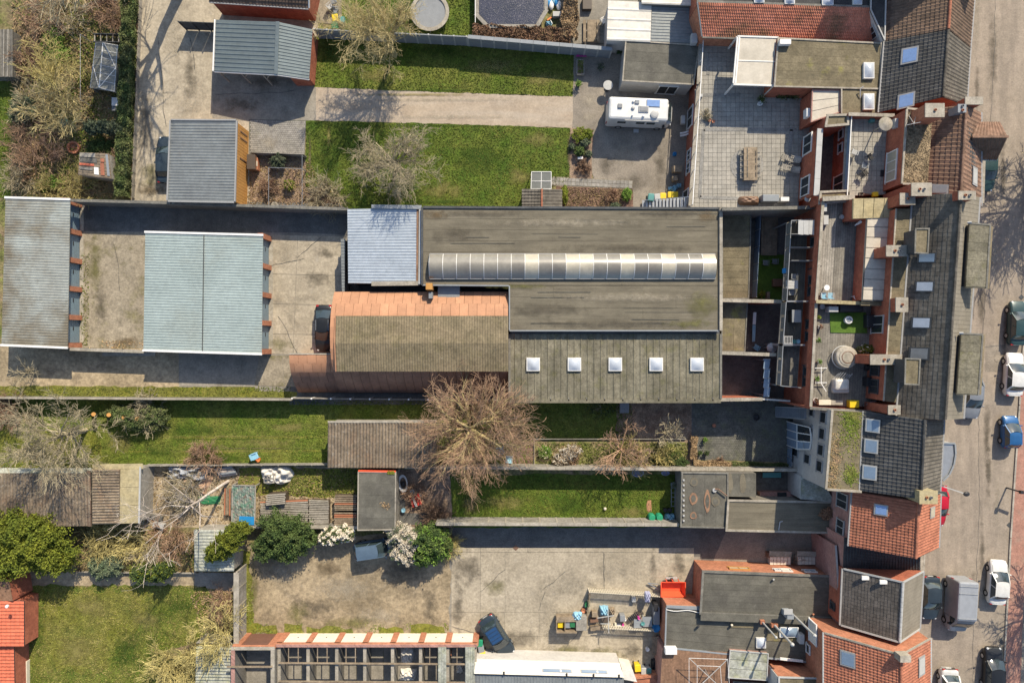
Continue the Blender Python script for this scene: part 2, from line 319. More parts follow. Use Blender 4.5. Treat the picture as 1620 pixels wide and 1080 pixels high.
def Q(pts,z):
 if not isinstance(z,(list,tuple)):z=[z]*4
 return [W(p[0],p[1],zz) for p,zz in zip(pts,z)]
def strips(parent,q,n,m,name,axis='v',gap=.015,th=.03,jz=.004,lift=0.,joined=False,kind=None):
 """n plates laid side by side along u (axis 'u') or v"""
 mb=MB();out=[]
 L=((q[1]-q[0]).length if axis == 'u' else (q[3]-q[0]).length);g=gap/max(L,.01)/2
 for i in range(n):
  a,b=i/n+g,(i+1)/n-g;dz=V((0,0,lift+R.uniform(0,jz)))
  if axis == 'u':p=[bil(q,a,0),bil(q,b,0),bil(q,b,1),bil(q,a,1)]
  else:p=[bil(q,0,a),bil(q,1,a),bil(q,1,b),bil(q,0,b)]
  (mb if joined else MB())
  t=mb if joined else MB()
  t.slab([x+dz for x in p],th)
  if not joined:out.append(t.build(name,m,parent))
 if joined:out.append(mb.build(name,m,parent,kind=kind or 'stuff'))
 return out
def grid(parent,q,nu,nv,m,name,gap=.02,th=.04,jz=.004,lift=0.,joined=True,us=None,vs=None,stagger=False,inside=None):
 mb=MB();LU=(q[1]-q[0]).length;LV=(q[3]-q[0]).length;gu,gv=gap/LU/2,gap/LV/2;out=[]
 us=us or [i/nu for i in range(nu+1)];vs=vs or [i/nv for i in range(nv+1)]
 for j in range(len(vs)-1):
  off=(.5/nu if (stagger and j % 2) else 0)
  for i in range(len(us)-1):
   a,b,c,d=us[i]+gu+off,us[i+1]-gu+off,vs[j]+gv,vs[j+1]-gv
   if b>1:b=1
   if a >= b:continue
   p=[bil(q,a,c),bil(q,b,c),bil(q,b,d),bil(q,a,d)]
   if inside and not inside((p[0]+p[2])/2):continue
   dz=V((0,0,lift+R.uniform(0,jz)));t=mb if joined else MB();t.slab([x+dz for x in p],th)
   if not joined:out.append(t.build(name,m,parent))
 if joined:return mb.build(name,m,parent,kind='stuff')
 return out
def tiles(parent,q,m,tw=.3,tl=.34,name='roof_tiles',s_profile=True,th=.055):
 """q0-q1 eave, q3-q2 ridge"""
 nu=max(2,int(((q[1]-q[0]).length+(q[2]-q[3]).length)/2/tw));nv=max(2,int((q[3]-q[0]).length/tl));mb=MB()
 n=(q[1]-q[0]).cross(q[3]-q[0]).normalized();n=n if n.z>0 else-n
 prof=((0,0),(.3,1.),(.62,.35),(.97,.1)) if s_profile else ((.02,.45),(.97,.55))
 for j in range(nv):
  v0,v1=j/nv,(j+1.12)/nv;v1=min(v1,1.)
  for i in range(nu):
   jit=R.uniform(-.006,.006);vs=[]
   for (t,h) in prof:vs.append(bil(q,(i+t)/nu,v0)+n*(th*(1+h)+jit))
   for (t,h) in prof:vs.append(bil(q,(i+t)/nu,v1)+n*(th*h*.8+jit))
   k=len(prof)
   for (t,h) in prof:vs.append(bil(q,(i+t)/nu,v0)-n*.01)
   mb.add(vs,[(a,a+1,a+1+k,a+k) for a in range(k-1)]+[(a,a+1,a+1+2*k,a+2*k) for a in range(k-1)])
 return mb.build(name,m,parent,kind='stuff')
def corr(parent,q,m,axis='u',pitch=.26,amp=.03,prof='wave',name='roof_sheet',n_across=2,th=.02,joint=None,over=0.):
 """corrugated sheet: waves repeat along axis"""
 L=(q[1]-q[0]).length if axis == 'u' else (q[3]-q[0]).length;n=max(1,round(L/pitch))
 shape={'wave':((0,0),(.25,.8),(.5,1),(.75,.8)),'rib':((0,0),(.62,0),(.72,1),(.9,1)),'roll':((0,.0),(.3,.1),(.7,.1),(.85,1))}[prof]
 ts=[((i+t)/n,h) for i in range(n) for (t,h) in shape]+[(1.,0.)];mb=MB();vs=[];f=[]
 for (t,h) in ts:
  for k in range(n_across+1):
   s_=k/n_across;p=bil(q,t,s_) if axis == 'u' else bil(q,s_,t);vs.append(p+V((0,0,amp*h+.01)))
 c=n_across+1
 for i in range(len(ts)-1):
  for k in range(n_across):f.append((i*c+k,(i+1)*c+k,(i+1)*c+k+1,i*c+k+1))
 mb.add(vs,f);mb.slab([p-V((0,0,.003)) for p in q],th+.04)
 return mb.build(name,m,parent)
def edge(parent,pts,w,h,m,name='coping',piece=None,closed=False,lift=0.):
 """bars along a 3-d polyline, cut in pieces; butt jointed"""
 pts=[V(p) for p in pts];out=[]
 segs=list(zip(pts,pts[1:]+pts[:1])) if closed else list(zip(pts[:-1],pts[1:]))
 for k,(a,b) in enumerate(segs):
  L=(b-a).length;d=(b-a)/L;n=max(1,round(L/piece)) if piece else 1
  s0=w/2 if closed or (k>0) else 0
  a2=a+d*(s0 if k % 2 else-s0 if closed else s0) ;b2=b+d*(w/2 if closed and not k % 2 else (-w/2 if closed else 0))
  for i in range(n):
   p=a2.lerp(b2,i/n);e=a2.lerp(b2,(i+1)/n)-d*(.012 if n>1 else 0)
   t=MB();z=V((0,0,lift+h/2+.003*(k % 3)+(R.uniform(0,.008) if n>1 else 0)));t.bar(p+z,e+z,w,h);out.append(t.build(name,m,parent))
 return out
def centroid(q):
 c=V((0,0,0))
 for p in q:c+=p
 return c/len(q)
def shrink(q,f):c=centroid(q);return [c+(p-c)*f for p in q]
def window(parent,a,b,t,zc,w,h,fm='frame',gm='glassdark',name='window',bars=1,depth=.05):
 """window on the wall running a-b (world), facing the photo centre"""
 a=V((a.x,a.y,0));b=V((b.x,b.y,0));d=(b-a).normalized();c=a.lerp(b,t);n=V((d.y,-d.x,0))
 if n.dot(V((c.x,c.y,0)))>0:n=-n
 c=c+V((0,0,zc));mb=MB()
 def bx(mb,du,dz,su,sz,off,dep):mb.box(c+d*du+V((0,0,dz))+n*off,(su,dep,sz),math.atan2(d.y,d.x))
 bx(mb,0,0,w,h,.02,.06);g=mb.build(name,gm,parent);f=MB()
 for du,dz,su,sz in ((0,h/2,w+.14,.08),(0,-h/2-.02,w+.24,.1),(-w/2,0,.08,h-.08),(w/2,0,.08,h-.08)):bx(f,du,dz,su,sz,.05,.12)
 for k in range(bars):bx(f,-w/2+w*(k+1)/(bars+1),0,.06,h-.1,.052,.08)
 f=f.build('window_frame',fm,g)
 return g
# ------------------------------------------------------------------ scatter (numpy)
def pip(pts,x,y):
 ins=np.zeros(len(x),bool);n=len(pts)
 for i in range(n):
  x0,y0=pts[i];x1,y1=pts[(i+1) % n]
  c=((y0>y) != (y1>y)) & (x<(x1-x0)*(y-y0)/(y1-y0+1e-12)+x0);ins ^= c
 return ins
def quads_mesh(name,C,size,m,parent=None,flat=.5,aspect=.6,kind='stuff'):
 n=len(C);nr=NR.normal(size=(n,3));nr[:,2]=np.abs(nr[:,2])+flat*2;nr /= np.linalg.norm(nr,axis=1)[:,None]
 a=NR.normal(size=(n,3));u=np.cross(nr,a);u /= np.linalg.norm(u,axis=1)[:,None];v=np.cross(nr,u)
 s=(size*NR.uniform(.6,1.3,n))[:,None];u *= s;v *= s*aspect
 C=np.asarray(C);off=np.array([C[:,0].mean(),C[:,1].mean(),C[:,2].min()]) if parent is None else np.array(world_loc(parent))
 P=np.stack([C-u-v*.3,C-v,C+u,C+v],1).reshape(-1,3)-off
 me=bpy.data.meshes.new(name);me.vertices.add(4*n);me.vertices.foreach_set('co',P.astype(np.float32).ravel())
 me.loops.add(4*n);me.loops.foreach_set('vertex_index',np.arange(4*n,dtype=np.int32));me.polygons.add(n)
 me.polygons.foreach_set('loop_start',np.arange(0,4*n,4,dtype=np.int32));me.polygons.foreach_set('loop_total',np.full(n,4,np.int32))
 me.update(calc_edges=True);me.validate();me.materials.append(M[m])
 o=bpy.data.objects.new(name,me);COL.objects.link(o)
 if parent is None:o.location=off
 else:o.parent=parent
 if kind:o['kind']=kind
 return o
def scatter(name,poly_px,density,size,m,label,cat,z=.03,hgt=.04,flat=.2,parent=None,clump=0.):
 w=[W(*p) for p in poly_px];xs=[p.x for p in w];ys=[p.y for p in w]
 area=(max(xs)-min(xs))*(max(ys)-min(ys));n=int(area*density)
 x=NR.uniform(min(xs),max(xs),n);y=NR.uniform(min(ys),max(ys),n);k=pip([(p.x,p.y) for p in w],x,y)
 if clump:
  f=np.sin(x*1.7+2*np.sin(y*.9))+np.sin(y*2.3+1.5*np.sin(x*1.1))+NR.normal(size=n)*.7;k &= f>clump
 x=x[k];y=y[k];C=np.stack([x,y,z+NR.uniform(0,hgt,len(x))],1)
 o=quads_mesh(name,C,size,m,parent,flat=flat)
 if parent is None:tag(o,label,cat)
 return o
def blob_points(blobs,n,shell=.35,lump=.16):
 out=[];vol=[b[3]*b[4]*b[5] for b in blobs];tot=sum(v ** .67 for v in vol)
 for b,v in zip(blobs,vol):
  k=int(n*v ** .67/tot)+1;d=NR.normal(size=(k,3));d /= np.linalg.norm(d,axis=1)[:,None]
  d[:,2]=np.where(NR.uniform(size=k)<.8,np.abs(d[:,2]),d[:,2])
  ph=NR.uniform(0,6,6);L=1+lump*(np.sin(5*d[:,0]+ph[0])*np.sin(6*d[:,1]+ph[1])+np.sin(9*d[:,0]+ph[2])*np.sin(8*d[:,1]+ph[3])+.6*np.sin(7*d[:,2]+ph[4]))
  r=(1-shell*NR.uniform(0,1,k) ** 1.6)*L*np.where(NR.uniform(size=k)<.08,NR.uniform(1,1.22,k),1)
  out.append(np.array(b[:3])+d*r[:,None]*np.array(b[3:6]))
 return np.concatenate(out)
# ------------------------------------------------------------------ plants
def grow(mb,fine,p,d,L,r,lev,spread,up,nch,tipr,segs=3,droop=0.,wob=.22):
 rnd=R.gauss;q=p;dd=d
 for k in range(segs):
  dd=(dd+V((rnd(0,wob),rnd(0,wob),rnd(0,wob)+up-droop*(k/segs)))).normalized()
  e=q+dd*(L/segs);r1=max(tipr,r*(1-.55*(k+1)/segs));r0=max(tipr,r*(1-.55*k/segs))
  (mb if lev>1 else fine).tube(q,e,r0,r1,5 if r0>.06 else 3)
  if lev>0:
   m=nch/segs;m=int(m)+(R.random()<m-int(m))
   for _ in range(m):
    ax=dd.orthogonal().normalized();ax.rotate(Matrix.Rotation(R.uniform(0,6.283),3,dd))
    nd=(dd+ax*R.uniform(.5,1.)*spread).normalized();s0=q.lerp(e,R.random())
    grow(mb,fine,s0,nd,L*R.uniform(.5,.78),r1*.62,lev-1,spread,up,nch,tipr,segs if lev>1 else 2,droop,wob)
  q=e
def bare_tree(base,h,cr,name,label,cat,m='bark',mf=None,limbs=8,lev=3,nch=5,tr=.2,tip=.016,fork=.3,spread=.9,up=.06,group=None,elev=.55,seed=1,droop=0.,lean=(0,0),wob=.22):
 R.seed(seed);t=T(name,label,cat,base,0,group);mb=MB();fine=MB()
 top=V((lean[0]*fork,lean[1]*fork,h*fork));n=5;q=V((0,0,0))
 for k in range(n):
  e=top*((k+1)/n)+V((R.gauss(0,.03),R.gauss(0,.03),0));mb.tube(q,e,tr*(1.25-.3*k/n-(.15 if k else 0)),tr*(1.25-.3*(k+1)/n-.15),8);q=e
 # leader continues
 mb.tube(q,q+V((0,0,h*.2)),tr*.75,tr*.4,6)
 for i in range(limbs):
  a=2*math.pi*(i+R.uniform(-.3,.3))/limbs;el=elev*R.uniform(.6,1.5)
  d=V((math.cos(a),math.sin(a),el)).normalized();s=q+V((0,0,R.uniform(-.05,.2)*h*.9))
  L=min(cr*.68,h*.7)*R.uniform(.85,1.15)
  grow(mb,fine,s,d,L,tr*R.uniform(.38,.55),lev,spread,up,nch,tip,3,droop,wob)
 mb.build('trunk',m,t,local=True,smooth=True);fine.build('crown',mf or m,t,local=True)
 return t
def bare_shrub(c,r,h,label,m='twigolive',n=26,lev=2,nch=5,tip=.014,seed=1,cat='shrub',group=None,name='bare_shrub',sq=1.):
 R.seed(seed);mb=MB();fine=MB()
 for i in range(n):
  a=R.uniform(0,6.283);k=math.sqrt(R.random());s=V((math.cos(a)*r*.45*k,math.sin(a)*r*.45*k*sq,0))
  d=V((math.cos(a)*k,math.sin(a)*k*sq,R.uniform(.5,1.2))).normalized()
  grow(mb,fine,s,d,max(h,r)*R.uniform(.55,.85),.03,lev,.85,.02,nch,tip,3,.08)
 mb.add(fine.v,fine.f)
 mb.v=[(x+c.x,y+c.y,max(z,.02)+c.z) for x,y,z in mb.v]
 o=mb.build(name,m);tag(o,label,cat,group);return o
def leafy(name,label,cat,blobs,n,size,m,group=None,shell=.35,lump=.18,core=None,core_m=None,flat=.25,trunk=None,m2=None,n2=0):
 """blobs in world coordinates (x,y,z,rx,ry,rz)"""
 c=np.array(blobs)[:,:3].mean(0);t=T(name,label,cat,(c[0],c[1],0),0,group)
 P=blob_points(blobs,n,shell,lump);P[:,2]=np.maximum(P[:,2],.03)
 quads_mesh('foliage',P,size,m,t,flat=flat)
 if m2:P=blob_points(blobs,n2,shell*.4,lump);P[:,2]=np.maximum(P[:,2],.03);quads_mesh('blossom' if m2 == 'blossom' else 'foliage',P,size*1.1,m2,t,flat=flat)
 mb=MB()
 for b in blobs:
  for k in range(5):
   a=R.uniform(0,6.28);e=V((b[0]+math.cos(a)*b[3]*.6,b[1]+math.sin(a)*b[4]*.6,b[2]+b[5]*R.uniform(0,.7)))
   mb.tube(V((b[0],b[1],0)),e,.05,.02,4)
 mb.build('stem','bark',t)
 return t
def hedge(name,label,cat,p,q,w,h,n,size,m,group=None,wob=.12):
 p=V(p);q=V(q);d=(q-p);L=d.length;d.normalize();s=V((-d.y,d.x,0))
 t=T(name,label,cat,((p.x+q.x)/2,(p.y+q.y)/2,0),0,group)
 u=NR.uniform(0,L,n);k=NR.uniform(-1,1,n);zz=h*np.sqrt(NR.uniform(.12,1,n));top=NR.uniform(size=n)<.6
 hh=1+wob*(np.sin(u*2.1)+np.sin(u*5.3+1)*.6)
 z=np.where(top,h*hh*(1-.25*k ** 4)*NR.uniform(.8,1,n),zz);k=np.where(top,k,np.sign(k)*NR.uniform(.85,1.05,n))*(w/2)*(1+wob*1.5*np.sin(u*3.3+2*np.sin(u)))
 P=np.stack([p.x+d.x*u+s.x*k,p.y+d.y*u+s.y*k,z],1);quads_mesh('foliage',P,size,m,t,flat=.2)
 mb=MB()
 for i in range(int(L/.5)+1):
  c=p+d*min(L,i*.5+.2);mb.tube((c.x,c.y,0),(c.x+R.uniform(-.1,.1),c.y+R.uniform(-.1,.1),h*.9),.03,.012,4)
  for k2 in range(3):mb.tube((c.x,c.y,h*.3),(c.x+d.x*R.uniform(-.4,.4)+s.x*R.uniform(-.4,.4)*w,c.y+d.y*R.uniform(-.4,.4)+s.y*R.uniform(-.4,.4)*w,h*R.uniform(.6,.95)),.02,.01,3)
 mb.build('stem','barkbrown',t)
 return t
# ------------------------------------------------------------------ vehicles (local frame: front towards +x)
def loft(mb,secs,closed_ends=True):
 n=len(secs[0]);b=[]
 for s in secs:b+=s
 f=[]
 for i in range(len(secs)-1):
  for k in range(n-1):f.append((i*n+k,i*n+k+1,(i+1)*n+k+1,(i+1)*n+k))
 if closed_ends:f+=[tuple(range(n)),tuple(range((len(secs)-1)*n,len(secs)*n))]
 mb.add(b,f)
def car(label,px,py,ang,paint,L=4.4,Wd=1.78,Hh=1.47,hood=1.15,boot=.55,kind='hatch',z=0.,roofm=None,group=None,sunroof=False,cat='car',rails=False,name='parked_car'):
 loc=W(px,py,.8);t=T(name,label,cat,(loc.x,loc.y,z),rad(ang),group)
 hw=Wd/2;zb=.92 if Hh<1.6 else 1.02;mb=MB();secs=[]
 xs=[-.5,-.492,-.47,-.42,-.33,-.2,0,.2,.33,.41,.46,.488,.5];ws=[.74,.84,.92,.975,1,1,.99,1,1,.97,.90,.80,.66]
 zf=lambda x:zb+(.0 if x<.16 else-.30*((x-.16)/.34) ** 2.2)-(.05 if x<-.47 else 0)-(.10*max(0,(-x-.42)/.08) if kind == 'sedan' else 0)
 for x,w in zip(xs,ws):
  w=w*hw;zt=zf(x);zs=.22 if abs(x)<.46 else .30
  half=[(w*.90,zs),(w*.99,zs+.14),(w,.55),(w*.985,zt-.14),(w*.93,zt-.03),(w*.72,zt+.015),(w*.35,zt+.035),(0,zt+.04)]
  ring=[V((x*L,-a,zz)) for a,zz in half]+[V((x*L,a,zz)) for a,zz in half[-2::-1]]
  secs.append(ring)
 loft(mb,secs);mb.build('body',paint,t,smooth=True,local=True)
 f=L/2;x1=f-hood;x2=x1-(.78 if kind != 'van' else .45);x4=-f+boot;x3=x4+(.42 if kind in ('hatch','estate') else .85)
 if kind == 'estate':x3=x4+.3
 wb,wr=hw*.93,hw*.73;zr=Hh;z0=zb-.02
 def P(x,y,zz):return V((x,y,zz))
 def curve(xa,xb,za,zz,w0,w1,bulge,n=6,side=1):
  rows=[]
  for j in range(4):
   k=j/3;row=[]
   for i in range(n+1):
    s=2*i/n-1;w=w0+(w1-w0)*k;row.append(P(xa+(xb-xa)*k+bulge*(1-s*s),s*w,za+(zz-za)*(k ** .85)))
   rows.append(row)
  m_=MB();m_.add([p for r in rows for p in r],[(j*(n+1)+i,j*(n+1)+i+1,(j+1)*(n+1)+i+1,(j+1)*(n+1)+i) for j in range(3) for i in range(n)]);return m_
 curve(x1,x2,z0,zr-.03,wb*.93,wr*.93,.16).build('windscreen','carglass',t,smooth=True,local=True)
 curve(x4,x3,z0,zr-.04,wb*.90,wr*.93,-.10).build('rear_window','carglass',t,smooth=True,local=True)
 for sgn in (-1,1):
  g=MB();g.add([P(x1-.08,sgn*wb,z0),P(x4+.05,sgn*wb,z0),P(x3,sgn*wr,zr-.07),P(x2,sgn*wr,zr-.07)],[(0,1,2,3)]);g.build('side_window','carglass',t,local=True)
  pl=MB()
  for a,b,c,d in ((x1+.0,x2,.07,1),(x4,x3,.16,1),((x1+x4)/2+.1,(x2+x3)/2+.05,.06,1)):pl.bar(P(a,sgn*wb*.99,z0),P(b,sgn*wr*1.0,zr-.05),c,.05)
  pl.bar(P(x2,sgn*wr,zr-.055),P(x3,sgn*wr,zr-.065),.08,.05);pl.build('pillar',paint,t,local=True)
 n,mm=6,6;v=[];fc=[]
 for i in range(n+1):
  for j in range(mm+1):
   a=i/n;s=2*j/mm-1;xx=x3+(x2-x3)*a+(.10*(1-s*s) if i == n else (-.06*(1-s*s) if i == 0 else 0));v.append(P(xx,s*wr*(1. if 0<i<n else .97),zr-.05+.06*(1-s ** 4)*(1-(2*a-1) ** 6)))
 for i in range(n):
  for j in range(mm):fc.append((i*(mm+1)+j,i*(mm+1)+j+1,(i+1)*(mm+1)+j+1,(i+1)*(mm+1)+j))
 rf=MB();rf.add(v,fc);rf.build('roof',roofm or paint,t,smooth=True,local=True)
 if rails:
  for sgn in (-1,1):MB().bar(P(x2-.1,sgn*(wr-.06),zr+.05),P(x3+.1,sgn*(wr-.06),zr+.05),.04).build('roof_rail','steel',t,local=True)
 if sunroof:
  MB().box((.5*(x2+x3),0,zr+.012),(abs(x2-x3)*.93,wr*1.75,.02)).build('glass_roof','carglassblue',t,local=True)
  b_=MB()
  for k in range(1,4):b_.box((x3+(x2-x3)*k/4,0,zr+.03),(.025,wr*1.6,.015))
  b_.build('roof_trim','black',t,local=True)
 wheels(t,L*.29,-L*.29,hw)
 for sgn in (-1,1):
  MB().ball((x1-.12,sgn*(hw+.10),z0+.04),(.07,.12,.08),8,5).build('mirror',paint,t,smooth=True,local=True)
  MB().ball((f-.16,sgn*hw*.66,.62),(.17,.15,.08),8,5).build('headlight','lampclear',t,smooth=True,local=True)
  MB().box((-f+.06,sgn*hw*.70,.80),(.16,.26,.14)).build('tail_light','lampred',t,local=True)
 MB().box((-f+.005,0,.55),(.03,.52,.11)).build('number_plate','whitep',t,local=True)
 b_=MB();b_.bar(P(f-.42,-hw*.8,zf(.4)+.03),P(x1+.12,-hw*.86,zb+.02),.012).bar(P(f-.42,hw*.8,zf(.4)+.03),P(x1+.12,hw*.86,zb+.02),.012)
 b_.bar(P(x1+.05,-wb*.85,z0+.035),P(x1+.05,wb*.85,z0+.035),.07,.02);b_.build('cowl','black',t,local=True)
 return t
def wheels(t,xf,xr,hw,r=.32):
 for x in (xf,xr):
  for sgn in (-1,1):
   w=MB();c=V((x,sgn*(hw-.09),r));d=V((0,1,0));w.tube(c-d*.11,c+d*.11,r,r,16,True);w.build('wheel','rubber',t,local=True)
   w=MB();w.tube(c+d*sgn*.10,c+d*sgn*.12,r*.62,r*.55,12,True);w.build('rim','steel',t,local=True)
def rounded(L,Wd,z0,z1,b,mb=None,nx=4,c=(0,0)):
 """box with rounded vertical and top edges"""
 mb=mb or MB();prof=[(0,z0),(0,z1-b),(b*.3,z1-b*.3),(b,z1)];rings=[]
 for (ins,zz) in prof:
  ring=[];l,w=L/2-ins,Wd/2-ins;r=max(b-ins*.5,.01)
  for (sx,sy,a0) in ((1,1,0),(-1,1,90),(-1,-1,180),(1,-1,270)):
   for k in range(nx):a=rad(a0+90*k/(nx-1));ring.append(V((c[0]+sx*(l-r)+r*math.cos(a),c[1]+sy*(w-r)+r*math.sin(a),zz)))
  rings.append(ring)
 n=len(rings[0]);f=[(i*n+k,i*n+(k+1) % n,(i+1)*n+(k+1) % n,(i+1)*n+k) for i in range(len(rings)-1) for k in range(n)]
 f+=[tuple(range(n-1,-1,-1)),tuple(range((len(rings)-1)*n,len(rings)*n))];mb.add([p for r_ in rings for p in r_],f);return mb
# ------------------------------------------------------------------ buildings
def walls_under(t,q,m,z0,drop=.06,inset=.985,name='wall'):
 p=shrink([V(x) for x in q],inset);mb=MB();mb.prism([x-V((0,0,drop)) for x in p],z0);return mb.build(name,m,t)
def gable(label,eL,eR,ze,zr,tm,wm,z0=0.,group=None,ridge=None,name='terraced_house',tw=.3,tl=.34,s_profile=True,tm2=None,gutter='framegrey',ridge_m=None,cat='house',verge=None):
 """eL=(top,bottom) px of left eave, eR likewise; ridge halfway unless given (px)"""
 a0,a1=W(*eL[0],ze),W(*eL[1],ze);b0,b1=W(*eR[0],ze),W(*eR[1],ze)
 if ridge:r0,r1=W(*ridge[0],zr),W(*ridge[1],zr)
 else:
  r0=(a0+b0)/2;r1=(a1+b1)/2;r0.z=r1.z=zr
 c=centroid([a0,a1,b0,b1]);t=T(name,label,cat,(c.x,c.y,z0),0,group)
 dz=V((0,0,.08));mb=MB()
 k=.985;pts=[a0,a1,b1,b0,r0,r1];pp=[V(((p.x-c.x)*k+c.x,(p.y-c.y)*k+c.y,p.z))-dz for p in pts]
 lo=[V((p.x,p.y,z0)) for p in pp[:4]]
 mb.add(pp+lo,[(0,1,7,6)[::-1],(1,5,2,8,7),(2,3,9,8),(3,4,0,6,9),(0,1,5,4),(3,2,5,4)])
 mb.build('wall',wm,t)
 rf=MB();th=.1
 rf.slab([a0,a1,r1,r0],th);rf.slab([b1,b0,r0,r1],th);rf=rf.build('roof','darkmetal',t)
 up=V((0,0,.01))
 th_=.045 if s_profile else .022;tiles(rf,[a0+up,a1+up,r1+up,r0+up],tm,tw,tl,s_profile=s_profile,th=th_);tiles(rf,[b1+up,b0+up,r0+up,r1+up],tm2 or tm,tw,tl,s_profile=s_profile,th=th_)
 n=int((r1-r0).length/.4)
 rc=MB()
 for i in range(n):
  p,q=r0.lerp(r1,i/n),r0.lerp(r1,(i+.96)/n);rc.tube(p+up*3,q+up*4.5,.13,.115,8)
 rc.build('ridge_tile',ridge_m or tm,rf,kind='stuff')
 for (p,q,s) in ((a0,a1,-1),(b0,b1,1)):
  g=MB();o=V((s*.09,0,-.02));g.bar(p+o,q+o,.14,.12);g.build('gutter',gutter,t)
 if verge:
  o=V((0,0,.06))
  for (p,q) in ((a0,r0),(r0,b0),(a1,r1),(r1,b1)):MB().bar(p+o,q+o,.14,.1).build('verge_trim',verge,t)
 return t,rf,(a0,a1,b0,b1,r0,r1)
def roof_window(rf,pl,u0,u1,v0,v1,m='glassroof',fm='framegrey',lift=.1,split=0):
 """pl: plane quad (eave0, eave1, ridge1, ridge0)"""
 n=(pl[1]-pl[0]).cross(pl[3]-pl[0]).normalized();n=n if n.z>0 else-n
 q=[bil(pl,u0,v0)+n*lift,bil(pl,u1,v0)+n*lift,bil(pl,u1,v1)+n*lift,bil(pl,u0,v1)+n*lift]
 f=MB();f.slab(q,.12);f=f.build('roof_window',fm,rf);g=shrink(q,.80);k=MB();k.slab([p+n*.015 for p in g],.02);k.build('pane',m,f)
 return f
def pxuv(pl,px,py):
 """uv on plane quad pl of photo pixel"""
 n=(pl[1]-pl[0]).cross(pl[3]-pl[0]);d=W(px,py,0)-V((0,0,CAM_H));o=V((0,0,CAM_H));k=n.dot(pl[0]-o)/n.dot(d);p=o+d*k-pl[0]
 e1=pl[1]-pl[0];e2=pl[3]-pl[0];a,b,c=e1.dot(e1),e1.dot(e2),e2.dot(e2);x,y=p.dot(e1),p.dot(e2);D=a*c-b*b
 return (c*x-b*y)/D,(a*y-b*x)/D
def rwin(rf,pl,x0,y0,x1,y1,**k):
 uv=[pxuv(pl,x,y) for x,y in ((x0,y0),(x1,y0),(x0,y1),(x1,y1))];us=[u for u,v in uv];vs=[v for u,v in uv]
 return roof_window(rf,pl,(min(us)),max(us),min(vs),max(vs),**k)
def flat(label,px,z,m,wm,z0=0.,nst=8,axis='v',cop='coping',cw=.22,ch=.10,name='flat_roof_building',cat='building',piece=None,joined=False,group=None,strip='felt_strip',wallinset=.99,gap=.012):
 q=Q(px,z);c=centroid(q);t=T(name,label,cat,(c.x,c.y,z0),0,group)
 walls_under(t,q,wm,z0,.07,wallinset)
 mb=MB();mb.slab([p-V((0,0,.05)) for p in q],.12);rf=mb.build('roof',m,t)
 if nst:strips(rf,shrink(q,.995),nst,m,strip,axis,gap=gap,th=.03,jz=.006)
 if cop:edge(t,q,cw,ch,cop,piece=piece,closed=True,lift=0)
 return t,rf,q
def dome(parent,px,py,z,w,h,m='dome',name='skylight',fm='frame'):
 c=W(px,py,z);f=MB();f.box(c+V((0,0,.1)),(w,h,.25));f=f.build(name,fm,parent);mb=MB();n=6;v=[];fc=[]
 for i in range(n+1):
  for j in range(n+1):
   a,b=2*i/n-1,2*j/n-1;v.append(c+V((a*w*.44,b*h*.44,.235+.22*(1-a*a)*(1-b*b))))
 fc=[(i*(n+1)+j,(i+1)*(n+1)+j,(i+1)*(n+1)+j+1,i*(n+1)+j+1) for i in range(n) for j in range(n)]
 mb.add(v,fc);mb.build('dome',m,f,smooth=True);return f
def chimney(parent,px,py,z0,z1,w,h,bm='brick',cm='coping',pots=2,name='chimney'):
 c=W(px,py,z1);b=MB();b.box((c.x,c.y,(z0+z1)/2),(w,h,z1-z0));s=b.build(name,bm,parent)
 k=MB();k.box((c.x,c.y,z1+.05),(w+.1,h+.1,.1));k.build('chimney_cap',cm,s)
 for i in range(pots):
  d=(i-(pots-1)/2)*.36;o=V((d,0,0)) if w>h else V((0,d,0));p=MB();p.lathe(c+o+V((0,0,.1)),[(.1,0),(.12,.02),(.1,.14),(.08,.14),(.07,.05)],10);p.build('chimney_pot','terracotta' if i % 2 == 0 else 'grey',s)
 return s
def fence(label,p0,p1,h,m='panelgrey',n=None,th=.07,cop=None,name='fence',cat='fence',post='coping',pw=.14,z0=0.,copw=.28,top_z=True,boards=2,postm=None,group=None):
 """panels between posts; p0,p1 are photo pixels of its top edge"""
 a,b=W(*p0,h),W(*p1,h);L=(b-a).length;n=n or max(1,round(L/2.));c=(a+b)/2;d=(b-a).normalized()
 t=T(name,label,cat,(c.x,c.y,z0),0,group)
 for i in range(n):
  p,q=a.lerp(b,i/n)+d*pw*.5,a.lerp(b,(i+1)/n)-d*pw*.5;hz=(h-z0)/boards
  for k in range(boards):
   mb=MB();zc=z0+hz*(k+.5);mb.bar(V((p.x,p.y,zc)),V((q.x,q.y,zc)),th,hz-.015);mb.build('panel',m,t)
  if cop:e0,e1=a.lerp(b,i/n),a.lerp(b,(i+1)/n);mb=MB();z=V((0,0,.03+R.uniform(0,.012)));mb.bar(e0+z+d*.01,e1+z-d*.01,copw,.06);mb.build('coping',cop,t)
 for i in range(n+1):
  p=a.lerp(b,i/n);mb=MB();mb.box((p.x,p.y,(z0+h-(.0 if cop else-.06))/2),(pw,pw,h-z0+(-.01 if cop else .06)),math.atan2(d.y,d.x));mb.build('post',postm or post,t)
 return t
def wall(label,pts,h,m,w=.22,z0=0.,cop='coping',cw=.3,ch=.07,piece=1.,name='boundary_wall',cat='wall',zs=None):
 p=[W(*x,h) for x in pts];c=centroid(p);t=T(name,label,cat,(c.x,c.y,z0));
 for a,b in zip(p[:-1],p[1:]):
  d=(b-a).normalized();mb=MB();mb.bar(V((a.x,a.y,(z0+h)/2)) ,V((b.x,b.y,(z0+h)/2)),w,h-z0);mb.build('wall_face',m,t)
 if cop:edge(t,p,cw,ch,cop,piece=piece)
 return t
